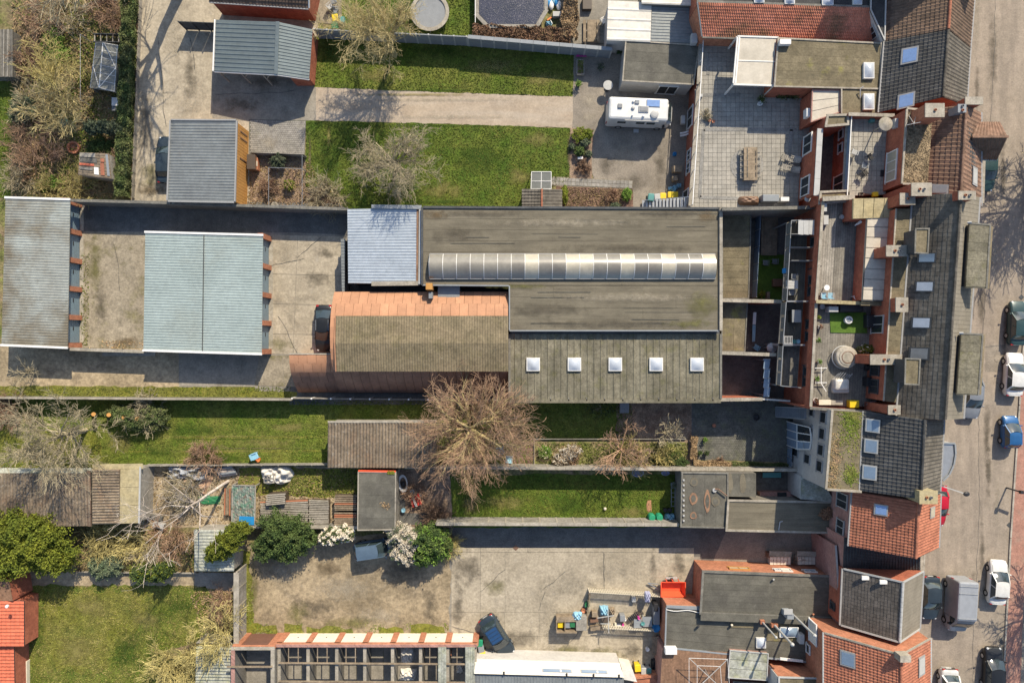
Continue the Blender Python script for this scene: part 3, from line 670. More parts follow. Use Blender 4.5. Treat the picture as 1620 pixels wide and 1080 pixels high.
def box_thing(name,label,cat,px,py,z,d,m,rz=0.,bev=.03,lid=None,group=None):
 """z is the underside; (px,py) the centre of its top"""
 c=W(px,py,z+d[2]);t=T(name,label,cat,(c.x,c.y,z),rz,group);rounded(d[0],d[1],0,d[2],min(bev,.3*min(d)),MB()).build('case',m,t,local=True)
 if lid:rounded(d[0]+.05,d[1]+.05,d[2]+.002,d[2]+.05,.02,MB()).build('lid',lid,t,local=True)
 return t
def wheelie(label,px,py,rz,lid,body='grey',z=0.,group='wheelie bins'):
 c=W(px,py,z+1.0);t=T('wheelie_bin',label,'bin',(c.x,c.y,z),rad(rz),group)
 b=MB();b.add([(-.2,-.22,.06),(.2,-.22,.06),(.2,.2,.06),(-.2,.2,.06),(-.27,-.3,.96),(.27,-.3,.96),(.27,.3,.96),(-.27,.3,.96)],BOXF);b.build('body',body,t,local=True)
 rounded(.6,.7,.97,1.06,.06,MB(),c=(0,-.02)).build('lid',lid,t,local=True)
 MB().bar((-.24,.36,.98),(.24,.36,.98),.035).build('handle',body,t,local=True)
 for s in (-1,1):MB().tube((s*.22,.24,.1),(s*.28,.24,.1),.1,.1,10,True).build('wheel','rubber',t,local=True)
 return t
def pot(label,px,py,z,r=.2,m='terracotta',leaf='leafgreen',h=.35,lr=.3,n=160,group='potted plants'):
 c=W(px,py,z+h);t=T('potted_plant',label,'potted plant',(c.x,c.y,z),0,group)
 MB().lathe((0,0,0),[(r*.7,0),(r,h),(r*.88,h),(r*.8,h-.05),(0,h-.05)],14).build('pot',m,t,local=True)
 if leaf:
  P=blob_points([(c.x,c.y,z+h+lr*.5,lr,lr,lr*.8)],n,.7,.2);quads_mesh('foliage',P,.07,leaf,t,flat=.2)
 return t
def chair(label,px,py,z,rz,m='woodgrey',reclined=False,group=None,sm=None):
 c=W(px,py,z+.45);t=T('lounge_chair' if reclined else 'chair',label,'chair',(c.x,c.y,z),rad(rz),group);L=1.1 if reclined else .45
 s=MB();n=6 if reclined else 4
 for k in range(n):s.box((-L/2+L*(k+.5)/n,0,.43),(L/n*.8,.48,.03))
 s.build('seat',sm or m,t,local=True);b=MB()
 for k in range(5):b.bar((-L/2,-.2+.1*k,.44),(-L/2-(.5 if reclined else .12),-.2+.1*k,.85 if not reclined else .8),.07,.02)
 b.build('backrest',sm or m,t,local=True)
 for x in (-L/2+.04,L/2-.04):
  for y in (-.22,.22):MB().bar((x,y,0),(x,y,.42),.04).build('leg',m,t,local=True)
 for y in (-.27,.27):MB().bar((-L/2,y,.62),(-L/2+.45,y,.62),.05,.03).build('armrest',m,t,local=True)
 return t
def table(label,px,py,z,L,Wd,rz=0.,m='wood',h=.74,planks=5,name='table',cat='table'):
 c=W(px,py,z+h);t=T(name,label,cat,(c.x,c.y,z),rad(rz))
 for k in range(planks):MB().box((0,-Wd/2+Wd*(k+.5)/planks,h-.02),(L,Wd/planks-.015,.04)).build('plank',m,t,local=True)
 for x in (-L/2+.12,L/2-.12):
  for y in (-Wd/2+.1,Wd/2-.1):MB().bar((x,y,0),(x,y,h-.04),.08).build('leg',m,t,local=True)
 return t
def round_thing(name,label,cat,px,py,z,prof,m,n=20,sy=1.):
 h=max(p[1] for p in prof);c=W(px,py,z+h);mb=MB();mb.lathe(V((c.x,c.y,z)),prof,n,sy);return tag(mb.build(name,m,smooth=False),label,cat)
def heap(name,label,cat,px,py,z,rx,ry,h,m,rz=0.,n=18,rough_=.18,seed=3,nw=4):
 """crumpled cover: bumpy dome"""
 c=W(px,py,z+h*.6);rr=random.Random(seed);mb=MB();v=[];f=[];N_=22;ph=[rr.uniform(0,6) for _ in range(8)]
 for i in range(N_+1):
  for j in range(N_+1):
   a,b=2*i/N_-1,2*j/N_-1;r=max(abs(a),abs(b));w=1+rough_*math.sin(nw*a+ph[0]+2*b)*.5
   zz=h*(1-r ** 5)*(.75+rough_*(math.sin(5*a+ph[1])*math.cos(4*b+ph[2])+.7*math.sin(11*a+7*b+ph[3])+.5*math.sin(9*b-8*a+ph[4])))
   x,y=a*rx*w*(1-.12*b*b),b*ry*(1-.1*a*a+rough_*.3*math.sin(6*a+ph[5]));v.append(V((x*math.cos(rz)-y*math.sin(rz),x*math.sin(rz)+y*math.cos(rz),max(zz,.0)))+V((c.x,c.y,z+.01)))
 f=[(i*(N_+1)+j,(i+1)*(N_+1)+j,(i+1)*(N_+1)+j+1,i*(N_+1)+j+1) for i in range(N_) for j in range(N_)]
 mb.add(v,f);return tag(mb.build(name,m,smooth=True),label,cat)
def soft(name,c,thr=.5,amt=.8,ns=1.2):
 m=mat(name,c,tuple(x*.75 for x in c),1.,fine=9,fineamt=.35,rnd=0);nt=m.node_tree;n=nt.nodes;l=nt.links;b=n['Principled BSDF']
 tc=n.new('ShaderNodeTexCoord');ln=n.new('ShaderNodeVectorMath');ln.operation='LENGTH';l.new(tc.outputs['Object'],ln.inputs[0]);g=n.new('ShaderNodeNewGeometry');no=n.new('ShaderNodeTexNoise');no.inputs['Scale'].default_value=ns;no.inputs['Detail'].default_value=6;no.inputs['Roughness'].default_value=.65;l.new(g.outputs['Position'],no.inputs[0])
 s=n.new('ShaderNodeMath');s.operation='MULTIPLY_ADD';l.new(no.outputs[0],s.inputs[0]);s.inputs[1].default_value=1.9;s.inputs[2].default_value=-.1;d=n.new('ShaderNodeMath');d.operation='SUBTRACT';l.new(s.outputs[0],d.inputs[0]);l.new(ln.outputs['Value'],d.inputs[1])
 r=n.new('ShaderNodeMapRange');r.inputs[1].default_value=.0;r.inputs[2].default_value=thr;r.inputs[4].default_value=amt;l.new(d.outputs[0],r.inputs[0]);l.new(r.outputs[0],b.inputs['Alpha']);M[name]=m
for n_,c_,a_ in (('stain_dark',(.13,.112,.085),.5),('stain_light',(.50,.44,.34),.45),('stain_moss',(.18,.175,.05),.5),('stain_rust',(.20,.14,.075),.5),('stain_dry',(.30,.26,.09),.6),('stain_deep',(.05,.10,.008),.65),('stain_earth',(.20,.15,.09),.65)):soft(n_,c_,.8,a_)
def stain(px,py,z,rx,ry,m,parent=None,rz=0.):
 w=W(px,py,z);me=bpy.data.meshes.new('stain');n=20;me.from_pydata([(1.15*math.cos(k*6.2832/n),1.15*math.sin(k*6.2832/n),0) for k in range(n)],[],[tuple(range(n))]);me.materials.append(M['stain_'+m]);o=bpy.data.objects.new('stain',me);COL.objects.link(o);o.scale=(rx,ry,1);o.rotation_euler=(0,0,rz)
 if parent is not None:o.parent=parent;o.location=w-world_loc(parent)
 else:o.location=w;o['kind']='structure'
 return o
def ground(name,px,z,m,jag=0.,kind='structure',step=.6):
 p=[W(x,y,0) for x,y in px];out=[]
 for a,b in zip(p,p[1:]+p[:1]):
  n=max(1,int((b-a).length/step)) if jag else 1;d=(b-a).normalized();s=V((-d.y,d.x,0))
  for i in range(n):q=a.lerp(b,i/n);out.append(q+(s*R.uniform(-jag,jag) if jag and i else V()))
 mb=MB();mb.add([V((q.x,q.y,z)) for q in out],[tuple(range(len(out)))]);o=mb.build(name,m);o['kind']=kind
 bm=bmesh.new();bm.from_mesh(o.data);bmesh.ops.triangulate(bm,faces=bm.faces[:],ngon_method='EAR_CLIP')
 for f in bm.faces:
  if f.normal.z<0:f.normal_flip()
 bm.to_mesh(o.data);bm.free();return o
# ================================================================== GROUND
big=MB();big.add([(-300,-300,-.02),(300,-300,-.02),(300,300,-.02),(-300,300,-.02)],[(0,1,2,3)]);o=big.build('ground','soil');o['kind']='structure'
ground('garden_ground',[(-60,-60),(222,-60),(206,322),(-60,322)],.004,'soil',.0)
ground('lawn',[(-60,60),(16,60),(20,150),(17,312),(-60,312)],.012,'grassdark',.12)
ground('garden_path',[(48,-60),(60,-60),(60,110),(52,125),(49,60)],.016,'dirt',.12)
ground('driveway',[(221,-60),(520,-60),(500,60),(497,136),(497,190),(395,190),(395,323),(207,323)],.008,'concrete',.05)
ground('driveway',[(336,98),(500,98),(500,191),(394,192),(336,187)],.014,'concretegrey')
ground('garden_path',[(497,138),(700,146),(906,153),(905,203),(700,196),(483,190)],.012,'pathtan',.07)
pv=ground('paved_court',[(394,189),(484,191),(482,247),(394,244)],.018,'paverdark')
grid(pv,Q([(395,190),(483.5,192),(481.5,245),(395,243)],.05),26,17,'paver','paving_brick',gap=.02,stagger=True)
ground('garden_ground',[(395,244),(482,247),(548,330),(392,326)],.006,'earth')
ground('lawn',[(497,58),(560,62),(908,82),(906,153),(700,146),(497,138)],.016,'grass',.06)
ground('lawn',[(484,191),(700,196),(902,203),(902,285),(860,300),(830,330),(548,330),(505,296),(484,296)],.016,'grassdark',.08)
ground('lawn',[(500,-60),(756,-60),(752,60),(640,58),(540,46),(538,20),(500,-30)],.012,'grassdark',.1)
ground('paved_court',[(497,-60),(540,-60),(541,40),(500,36)],.016,'concretemoss')
ground('paved_court',[(880,-60),(1105,-60),(1105,70),(890,70)],.01,'concretegrey')
ground('yard',[(905,70),(1110,66),(1100,335),(938,335),(940,283),(905,200)],.01,'asphaltold',.05)
ground('flower_bed',[(902,203),(938,204),(936,283),(900,284)],.02,'earth',.08)
pv=ground('garden_path',[(868,279),(1002,285),(1001,299),(868,294)],.018,'concretemoss')
grid(pv,Q([(872,280.5),(1001,286),(1000,298),(872,292.5)],.05),20,2,'paver','paving_slab',gap=.03)
ground('flower_bed',[(880,294),(1001,299),(1002,333),(880,333)],.016,'mulch',.05)
# long yard with the garages
ground('yard',[(120,316),(552,322),(552,372),(470,368),(120,366)],.012,'asphalt',.03)
y1=ground('yard',[(120,360),(556,365),(556,560),(465,640),(410,632),(410,562),(120,557)],.008,'concretegrey')
strips(y1,Q([(129,367),(231,368),(228,551),(127,550)],.03),1,'concretemoss','slab')
grid(y1,Q([(424,371),(545,374),(535,562),(418,560)],.03),2,4,'concrete','slab',gap=.05,th=.05,joined=False,us=[0,.39,1],vs=[0,.33,.58,.83,1])
grid(y1,Q([(410,562),(462,562),(470,612),(402,610)],.03),2,1,'concretemoss','slab',gap=.05,th=.05,joined=False,us=[0,.7,1])
ground('dirt_strip',[(-60,545),(290,552),(287,614),(-60,612)],.012,'dirt',.05)
y2=ground('yard',[(283,556),(420,556),(408,614),(283,612)],.016,'concretegrey')
grid(y2,Q([(284,558),(408,560),(404,612),(284,611)],.03),2,1,'concretegrey','slab',gap=.04,th=.04,joined=False,us=[0,.8,1])
ground('verge',[(-60,610),(404,612),(402,618),(470,620),(470,632),(-60,632)],.02,'grassdry',.1)
ground('alley',[(535,446),(812,446),(812,640),(458,640),(458,560),(535,470)],.014,'asphalt')
# gardens south of the halls
ground('lawn',[(-60,632),(700,632),(1000,632),(1000,694),(845,694),(845,738),(-60,738)],.012,'grass',.0)
ground('lawn',[(-60,680),(150,672),(165,738),(-60,740)],.018,'grassdry',.3)
for k,yy in enumerate((691,713)):
 ground('garden_track',[(185,yy),(520,yy-2),(520,yy+1),(330,yy+3.5),(185,yy+2)],.018+k*.002,'grassdry',.05)
ground('flower_bed',[(650,694),(1090,694),(1090,742),(650,742)],.02,'soil',.08)
ground('flower_bed',[(812,697),(845,697),(845,738),(812,738)],.028,'mulch',.05)
ground('garden_ground',[(975,632),(1100,632),(1100,698),(975,698)],.022,'earth',.1)
ground('path',[(1086,655),(1098,655),(1097,742),(1085,742)],.026,'earth',.02)
pt=ground('patio',[(1094,632),(1275,632),(1275,746),(1094,746)],.028,'asphalt')
grid(pt,Q([(1096,634),(1262,634),(1262,744),(1096,744)],.07),52,40,'paverdark','paving_brick',gap=.03,stagger=True)
ground('flower_bed',[(1096,727),(1262,731),(1262,746),(1096,746)],.085,'soil',.05)
ground('garden_ground',[(215,736),(570,736),(570,834),(215,834)],.016,'dirt',.05)
ground('garden_ground',[(378,740),(570,740),(570,790),(420,782),(378,790)],.022,'grassdry',.15)
ground('lawn',[(690,750),(1082,750),(1082,834),(735,834),(712,834)],.014,'grassdark',.1)
ground('garden_ground',[(625,742),(712,742),(716,834),(625,834)],.02,'earth',.1)
ground('paved_strip',[(627,777),(641,777),(641,811),(686,811),(684,829),(627,829)],.045,'asphalt')
# yards south
ground('lane',[(708,816),(1345,816),(1345,905),(1110,905),(1110,880),(1045,876),(716,876)],.012,'asphalt',.02)
ground('lane',[(1150,838),(1330,845),(1330,905),(1120,905)],.018,'asphaltold',.1)
y3=ground('yard',[(712,870),(1112,870),(1100,940),(1060,1150),(700,1150)],.008,'concretegrey')
for (ya_,yb_,xs) in ((866,873,[714,760,835,1098]),(873,968,[714,760,799,955,1098]),(968,1006,[714,760,798,853,920,1098]),(1006,1026,[714,798,850,949,1098]),(1026,1110,[714,850,1098])):
 grid(y3,Q([(xs[0],ya_),(xs[-1],ya_),(xs[-1],yb_),(xs[0],yb_)],.03),1,1,'concrete','slab',gap=.035,th=.05,joined=False,us=[(x-xs[0])/(xs[-1]-xs[0]) for x in xs],jz=.004)
ground('yard',[(379,862),(700,836),(716,846),(713,876),(710,1020),(379,1020)],.012,'dirt',.15)
for k,(a,b) in enumerate([((385,870),(400,1000)),((398,985),(440,1003)),((450,985),(480,1003)),((485,990),(560,1004)),((600,990),(640,1004)),((650,988),(705,1004))]):
 ground('grass_patch',[(a[0],a[1]),(b[0]-3,a[1]+3),(b[0],b[1]),(a[0],b[1])],.018+.001*k,'grassdry',.25)
ground('garden_ground',[(-60,830),(378,830),(378,1140),(-60,1140)],.004,'soil')
ground('garden_path',[(20,904),(380,906),(380,926),(330,926),(40,926),(20,950)],.012,'dirt',.05)
ground('patio',[(308,904),(372,906),(370,935),(330,930),(308,926)],.018,'concretegrey')
ground('lawn',[(50,926),(325,926),(335,960),(320,1010),(262,1030),(230,1140),(36,1140),(44,1000)],.018,'grass',.25)
ground('lawn',[(85,935),(240,930),(215,1000),(160,1060),(90,1060),(60,1000)],.022,'grassdry',.5)
# street
ground('road',[(1400,-120),(1760,-120),(1640,400),(1583,1200),(1400,1200)],.006,'road')
ground('pavement',[(1645,-400),(1700,-400),(1668,400),(1652,640),(1630,860),(1618,960),(1608,1300),(1581,1300),(1598,850),(1612,640),(1628,400)],.05,'cyclepath')
ground('pavement',[(1700,-400),(1800,-400),(1780,1300),(1608,1300),(1618,960),(1630,860),(1652,640),(1668,400)],.046,'asphaltold')
kp=[(1636,300),(1628,400),(1612,640),(1598,850),(1583,1140)]
kt=T('kerb',None,None,W(1612,640,0));kt['kind']='structure'
edge(kt,[W(x,y,.0) for x,y in kp],.16,.12,'kerb','kerb_stone',piece=1.)
kt=T('pavement',None,None,W(1450,540,0));kt['kind']='structure'
mb=MB();mb.slab([W(1430,-60,0)+V((0,0,.12)),W(1492,-60,0)+V((0,0,.12)),W(1484,560,0)+V((0,0,.12)),W(1440,1160,0)+V((0,0,.12)),W(1380,1160,0)+V((0,0,.12))],.12);mb.build('paving','coping',kt)
edge(kt,[W(1493,-60,0),W(1485,560,0),W(1441,1160,0)],.16,.125,'kerb','kerb_stone',piece=1.)
# manhole and asphalt patches
round_thing('manhole_cover','round iron manhole cover in the road beside the white hatchback','manhole',1578,567,.012,[(.33,0),(.33,.02),(.3,.024),(.1,.024)],'asphaltold')
ground('road_patch',[(1560,545),(1592,545),(1588,588),(1558,588)],.012,'asphaltold')
round_thing('drain_cover','square rusty drain cover in the lane edge south of the long lawn','drain',816,866,.04,[(.3,0),(.3,.02),(.1,.024)],'brown',n=4)
# scattered vegetation that nobody could count
scatter('grass_blades',[(497,58),(560,62),(908,82),(906,153),(700,146),(497,138)],110,.07,'blade','short green lawn behind the long concrete wall','grass',.02)
scatter('grass_blades',[(484,191),(700,196),(902,203),(902,285),(860,300),(830,326),(548,326),(505,296),(484,296)],110,.07,'blade','bright green square lawn below the tan garden path','grass',.02)
scatter('grass_blades',[(560,-10),(752,-10),(750,58),(640,56),(560,48)],110,.07,'blade','grass around the trampoline','grass',.02)
scatter('grass_blades',[(-10,634),(1000,634),(1000,694),(845,694),(845,738),(-10,738)],100,.07,'blade','long striped lawn south of the brick vault hall','grass',.02)
scatter('grass_blades',[(720,752),(1075,752),(1075,826),(720,826)],110,.07,'blade','narrow green lawn between two concrete fences','grass',.02)
scatter('grass_blades',[(40,926),(325,926),(335,960),(320,1010),(262,1030),(240,1090),(36,1090)],110,.07,'bladedry','sunlit yellowish lawn beside the red roofed house','grass',.025)
scatter('grass_blades',[(-10,140),(17,140),(17,312),(-10,312)],110,.07,'blade','bright lawn strip at the left edge','grass',.02)
scatter('weeds',[(385,985),(710,985),(710,1003),(385,1003)],60,.08,'weed','weeds in front of the cream garage doors','weeds',.02,clump=.2)
scatter('weeds',[(383,865),(402,868),(402,1000),(383,1000)],60,.08,'weed','weeds along the long concrete wall of the dirt yard','weeds',.02,clump=-.5)
scatter('weeds',[(0,612),(460,612),(460,630),(0,630)],70,.08,'weed','rough verge beside the low garden wall','weeds',.02)
scatter('weeds',[(128,400),(142,400),(140,550),(128,550)],60,.08,'weed','moss and weeds in front of the blue garage doors','weeds',.03,clump=.0)
scatter('weeds',[(140,538),(226,540),(226,551),(140,550)],90,.09,'litter','dry leaves along the low wall between the garages','leaf litter',.03,clump=-.3)
scatter('leaf_litter',[(20,0),(208,0),(208,315),(20,315)],42,.11,'litter','brown leaf litter and dead stems over the overgrown garden','leaf litter',.02,.12)
scatter('weeds',[(80,40),(150,0),(160,60),(150,300),(60,305),(80,200)],80,.10,'weed','green weeds through the middle of the overgrown garden','weeds',.03,.15,clump=.1)
scatter('leaf_litter',[(884,296),(984,299),(984,328),(884,328)],130,.08,'litter','reddish bark mulch bed below the paving strip','mulch',.03)
scatter('leaf_litter',[(395,246),(480,248),(545,326),(392,324)],80,.08,'litter','brown mulch around the fenced vegetable plot','mulch',.03)
scatter('weeds',[(848,700),(1088,700),(1088,738),(848,738)],80,.09,'weed','rough green and brown bed along the concrete fence','weeds',.03,.1)
scatter('leaf_litter',[(220,745),(565,740),(565,830),(220,830)],34,.10,'litter','scattered debris over the junk yard','leaf litter',.03)
scatter('weeds',[(425,742),(565,742),(565,790),(425,780)],70,.10,'weed','straggly grass beside the white tarpaulin','weeds',.03,.1)
scatter('leaf_litter',[(120,835),(375,840),(375,905),(120,905)],60,.10,'litter','leaf litter under the shrubs above the garden path','leaf litter',.02,.1)
scatter('leaf_litter',[(300,935),(375,935),(375,1010),(320,1010)],60,.10,'litter','leaf litter under the bare hedge right of the yellowish lawn','leaf litter',.02,.1)

# worn patches, stains
for k,(x,y,z,rx,ry,m) in enumerate(((740,900,.045,1.8,2.2,'dark'),(785,930,.046,1.6,.9,'moss'),(1033,898,.047,.5,2.2,'dark'),(1075,895,.048,.9,1.8,'dark'),(900,925,.049,4.,1.6,'light'),(870,985,.05,1.6,3.2,'light'),(980,900,.051,3.,1.2,'light'),(820,1010,.052,2.6,1.2,'dark'),(955,1035,.053,2.6,.9,'moss'),(1000,1030,.054,1.4,.9,'dark'),(900,1030,.056,3.,.8,'moss'),(725,960,.057,.8,3.,'dark'),(1060,925,.058,1.6,1.,'light'),
 (445,905,.03,2.4,1.8,'light'),(545,930,.031,4.,1.6,'light'),(500,960,.032,3.2,1.2,'dark'),(600,975,.033,3.4,1.3,'light'),(640,900,.034,2.6,2.,'dark'),(470,970,.035,1.4,1.6,'moss'),(680,960,.036,1.,2.8,'dark'),(560,985,.037,4.,.8,'moss'),(400,930,.038,.7,4.,'moss'),(520,900,.04,1.6,1.,'earth'),
 (275,60,.02,1.4,3.6,'light'),(305,150,.021,1.6,2.6,'light'),(230,200,.022,.9,4.,'dark'),(240,280,.023,1.6,2.,'moss'),(300,120,.024,.8,3.,'dark'),(240,300,.026,2.,.8,'earth'),(420,130,.03,3.,.8,'dark'),(380,165,.031,2.4,1.,'dark'),(425,225,.06,1.2,1.,'light'),
 (160,480,.045,.8,2.6,'dark'),(190,490,.046,.7,1.6,'light'),(205,420,.047,1.4,1.8,'light'),(150,420,.048,.7,3.8,'moss'),(200,540,.049,2.,.7,'earth'),(450,400,.05,1.6,1.6,'light'),(500,440,.051,1.6,1.2,'dark'),(460,500,.052,1.,2.6,'light'),(440,545,.053,1.8,.8,'moss'),(515,400,.054,1.4,.8,'dark'),(480,470,.055,2.2,.5,'light'),
 (985,240,.03,1.6,2.,'light'),(1000,290,.031,2.,1.,'dark'),(960,262,.032,1.,1.4,'dark'),(1045,260,.033,.8,2.4,'dark'),(930,160,.034,1.4,1.,'light'),(930,185,.035,1.3,.5,'light'),
 (600,120,.03,3.,.9,'dry'),(780,105,.031,3.6,1.2,'dry'),(860,125,.032,2.6,.9,'dry'),(700,80,.033,3.,.8,'deep'),(520,85,.034,1.,1.8,'deep'),(560,230,.03,2.4,1.6,'deep'),(760,250,.031,3.2,2.,'deep'),(850,220,.032,2.,1.,'dry'),(700,300,.033,3.,1.,'dry'),(520,260,.034,1.2,1.4,'deep'),(820,280,.035,1.8,1.,'dry'),
 (300,680,.03,5.,.7,'deep'),(420,700,.031,4.,.6,'dry'),(250,715,.032,3.,.5,'deep'),(460,675,.033,3.,.6,'dry'),(350,725,.034,4.,.4,'deep'),(190,700,.035,1.6,1.4,'dry'),(60,720,.036,3.,1.4,'earth'),(800,795,.03,3.,1.,'dry'),(900,800,.031,2.6,1.2,'deep'),(1000,810,.032,2.,.7,'dry'),(745,800,.033,1.,1.4,'earth'),
 (140,960,.03,3.,1.4,'dry'),(120,1030,.031,2.6,2.,'dry'),(200,1030,.032,2.,2.6,'deep'),(280,960,.033,2.,1.4,'deep'),(60,1000,.034,.8,3.,'deep'),(230,980,.035,2.,1.2,'dry'))):stain(x,y,z+.0004*k,rx,ry,m)
for k in range(16):stain(1538+R.uniform(0,55),20+k*66+R.uniform(-15,15),.011+.0006*k,R.uniform(.25,.7),R.uniform(2.,5.),'dark' if k % 3 else 'light')
for k in range(9):stain(R.uniform(20,200),R.uniform(20,300),.02+.002*k,R.uniform(1.,2.2),R.uniform(1.,2.2),('earth','moss','dry')[k % 3])
for k,(x,y,rx,ry,m) in enumerate(((350,690,10.,.13,'dry'),(350,713,10.,.13,'dry'),(350,694,10.,.1,'deep'),(400,709,8.,.1,'earth'),(660,150,8.,.2,'dry'),(700,158,10.,.25,'light'),(700,185,10.,.25,'light'),(700,199,11.,.15,'deep'),(690,143,9.,.12,'deep'),(520,215,.25,1.6,'dry'),(490,250,.2,3.,'earth'),(900,240,.25,2.4,'earth'),(700,319,7.,.25,'deep'))):stain(x,y,.05+.001*k,rx,ry,m)
for k,(x,y) in enumerate(((1620,470),(1608,700),(1601,830),(1589,1015))):
 round_thing('drain_cover',['drain cover at the kerb beside the dark teal car','drain cover at the kerb just below the bright blue car','drain cover at the kerb between the sign post and the white hatchback','drain cover at the kerb above the black estate car'][k],'drain',x-4,y,.012,[(.28,0),(.28,.015),(.08,.018)],'darkmetal',n=4)
# cracks in the concrete
ck=T('yard',None,None,W(870,950,0));ck['kind']='structure'
def crack(p,q,z=.062,w=.035):
 a,b=W(*p,z),W(*q,z);d=b-a;L=d.length;n=max(3,int(L/.35));s=V((-d.y,d.x,0))/L;pts=[];o=0
 for i in range(n+1):o+=R.uniform(-.07,.07);pts.append(a+d*i/n+s*o)
 mb=MB()
 for u,v in zip(pts[:-1],pts[1:]):mb.bar(u,v,w*R.uniform(.5,1.2),.006)
 mb.build('crack','darkmetal',ck)
for p,q in (((855,935),(895,905)),((853,966),(862,936)),((715,990),(760,1000)),((955,875),(953,930)),((799,900),(760,935)),((180,385),(185,460)),((430,420),(480,408)),((470,408),(510,372)),((440,500),(470,560)),((250,60),(262,200)),((300,60),(303,110)),((340,150),(470,146)),((960,1035),(850,1030)),((880,1045),(915,1000))):crack(p,q)
crack((1575,-20),(1560,420),.012,.03);crack((1560,420),(1542,1080),.012,.03);crack((1590,545),(1556,548),.014,.05)
# ================================================================== GARAGES AND SHEDS (left)
def garage_row(label,px,z,sheet,piers,xw,yend,doors=True,axis='v',split=None):
 q=Q(px,z);c=centroid(q);t=T('garage_row',label,'garages',(c.x,c.y,0))
 bk=[q[0],q[1]-V((1.1,0,0)),q[2]-V((1.1,0,0)),q[3]];walls_under(t,bk,'block',0,.12,.985)
 rf=corr(t,q,sheet,axis,.26,.035,'rib')
 if split:
  a,b=q[0].lerp(q[1],split),q[3].lerp(q[2],split);MB().bar(a+V((0,0,.05)),b+V((0,0,.05)),.07,.05).build('sheet_joint','darkmetal',rf)
 for (p,r) in ((q[0],q[1]),(q[3],q[2])):
  MB().bar(p+V((-.05,0,.06)),r+V((.05,0,.06)),.2,.12).build('verge_trim','whitep',t)
 xf=W(xw,540,0).x;ys=[540-y for y in piers]
 for y in piers:
  c=W(xw,y,1.2);MB().box((xf-.16,c.y,z/2-.06),(.5,.48,z-.12)).build('pier','brickorange',t)
 for a,b in zip(piers[:-1],piers[1:]):
  ya,yb=W(xw,a,1.2).y-.25,W(xw,b,1.2).y+.25;d=MB();n=7
  for k in range(n):d.box((xf-.22,(ya+yb)/2,.17+(z-.35)*(k/n)+.0),(.06,abs(ya-yb)-.02,(z-.35)/n-.02))
  d=d.build('garage_door','door',t);MB().box((xf-.17,(ya+yb)/2+.3,1.0),(.04,.35,.10)).build('handle','black',d)
  MB().box((xf-.2,(ya+yb)/2,z-.16),(.3,abs(ya-yb)-.01,.12)).build('lintel','steel',t)
  MB().box((xf+.05,(ya+yb)/2,.02),(.35,abs(ya-yb),.05)).build('threshold','coping',t)
 return t
garage_row('long pale ribbed garage row at the left edge, rust stained roof and blue doors',[(9,312.6),(111,315.7),(107,550),(2.5,545.6)],2.55,'metalworn',[321,366.7,412,457,502,546],129,0)
garage_row('pale blue ribbed garage row in the middle of the yard, roof seam down its centre',[(230,367),(416,372),(414,560),(227,554)],2.55,'metalgarage',[375.6,422,467,511,556],428.5,0,split=.5)
wall('dark boundary wall along the top of the asphalt strip',[(112,317),(270,321),(400,326),(551,331)],2.3,'block',.2,cop='copingdark',cw=.26)
wall('low coped wall joining the two garage rows at their bottom ends',[(111,552),(228,556)],1.8,'block',.2,cop='coping')
t=T('bench','long pale concrete bench behind the low coped wall','bench',W(204,559,.4));MB().box(W(204,560,.45),(5.2,.35,.08)).build('seat','coping',t)
for x in (170,204,238):MB().box(W(x,560,.2),(.12,.3,.42)).build('leg','coping',t)
# carport
t=T('carport','dark blue grey metal carport with an off-centre ridge','carport',W(418,85,0))
A=[W(342,31.5,2.7),W(439.6,35,3.3),W(437,118,3.3),W(339,113,2.7)];B=[A[1],W(494.5,47,2.4),W(489,125.5,2.4),A[2]]
corr(t,A,'metalblue','v',.42,.05,'rib');corr(t,B,'metalblue','v',.30,.05,'rib');MB().bar(A[1]+V((0,0,.09)),A[2]+V((0,0,.09)),.35,.04).build('ridge_cap','metalblue',t)
MB().bar(A[0]+V((-.1,0,0)),A[3]+V((-.1,0,0)),.12,.16).build('gutter','whitep',t)
MB().bar(A[3]-V((0,.02,.1)),A[2]-V((0,.02,.1)),.08,.18).build('fascia','whitep',t);MB().bar(A[2]-V((0,.02,.1)),B[2]-V((0,.02,.1)),.08,.18).build('fascia','whitep',t)
for x,y,z in ((342,112,2.65),(378,115,2.7),(412,117,2.9),(342,36,2.6),(412,36,2.8)):
 p=W(x,y,z);MB().bar((p.x+.15,p.y,0),(p.x+.15,p.y,z-.1),.12).build('post','woodgrey',t);MB().bar((p.x+.15,p.y,1.6),(p.x+.8,p.y,z-.15),.09).build('brace','woodgrey',t)
MB().bar((B[1].x-.25,B[1].y,1.15),(B[2].x-.25,B[2].y+.3,1.15),.25,2.28).build('side_wall','brick',t)
MB().bar((A[0].x+.2,A[0].y-.2,1.2),(B[1].x-.3,B[1].y-.2,1.2),.2,2.3).build('rear_wall','brick',t)
MB().bar((B[3-1].x-1.9,B[2].y+.35,1.15),(B[2].x-.3,B[2].y+.35,1.15),.2,2.2).build('front_wall','brick',t)
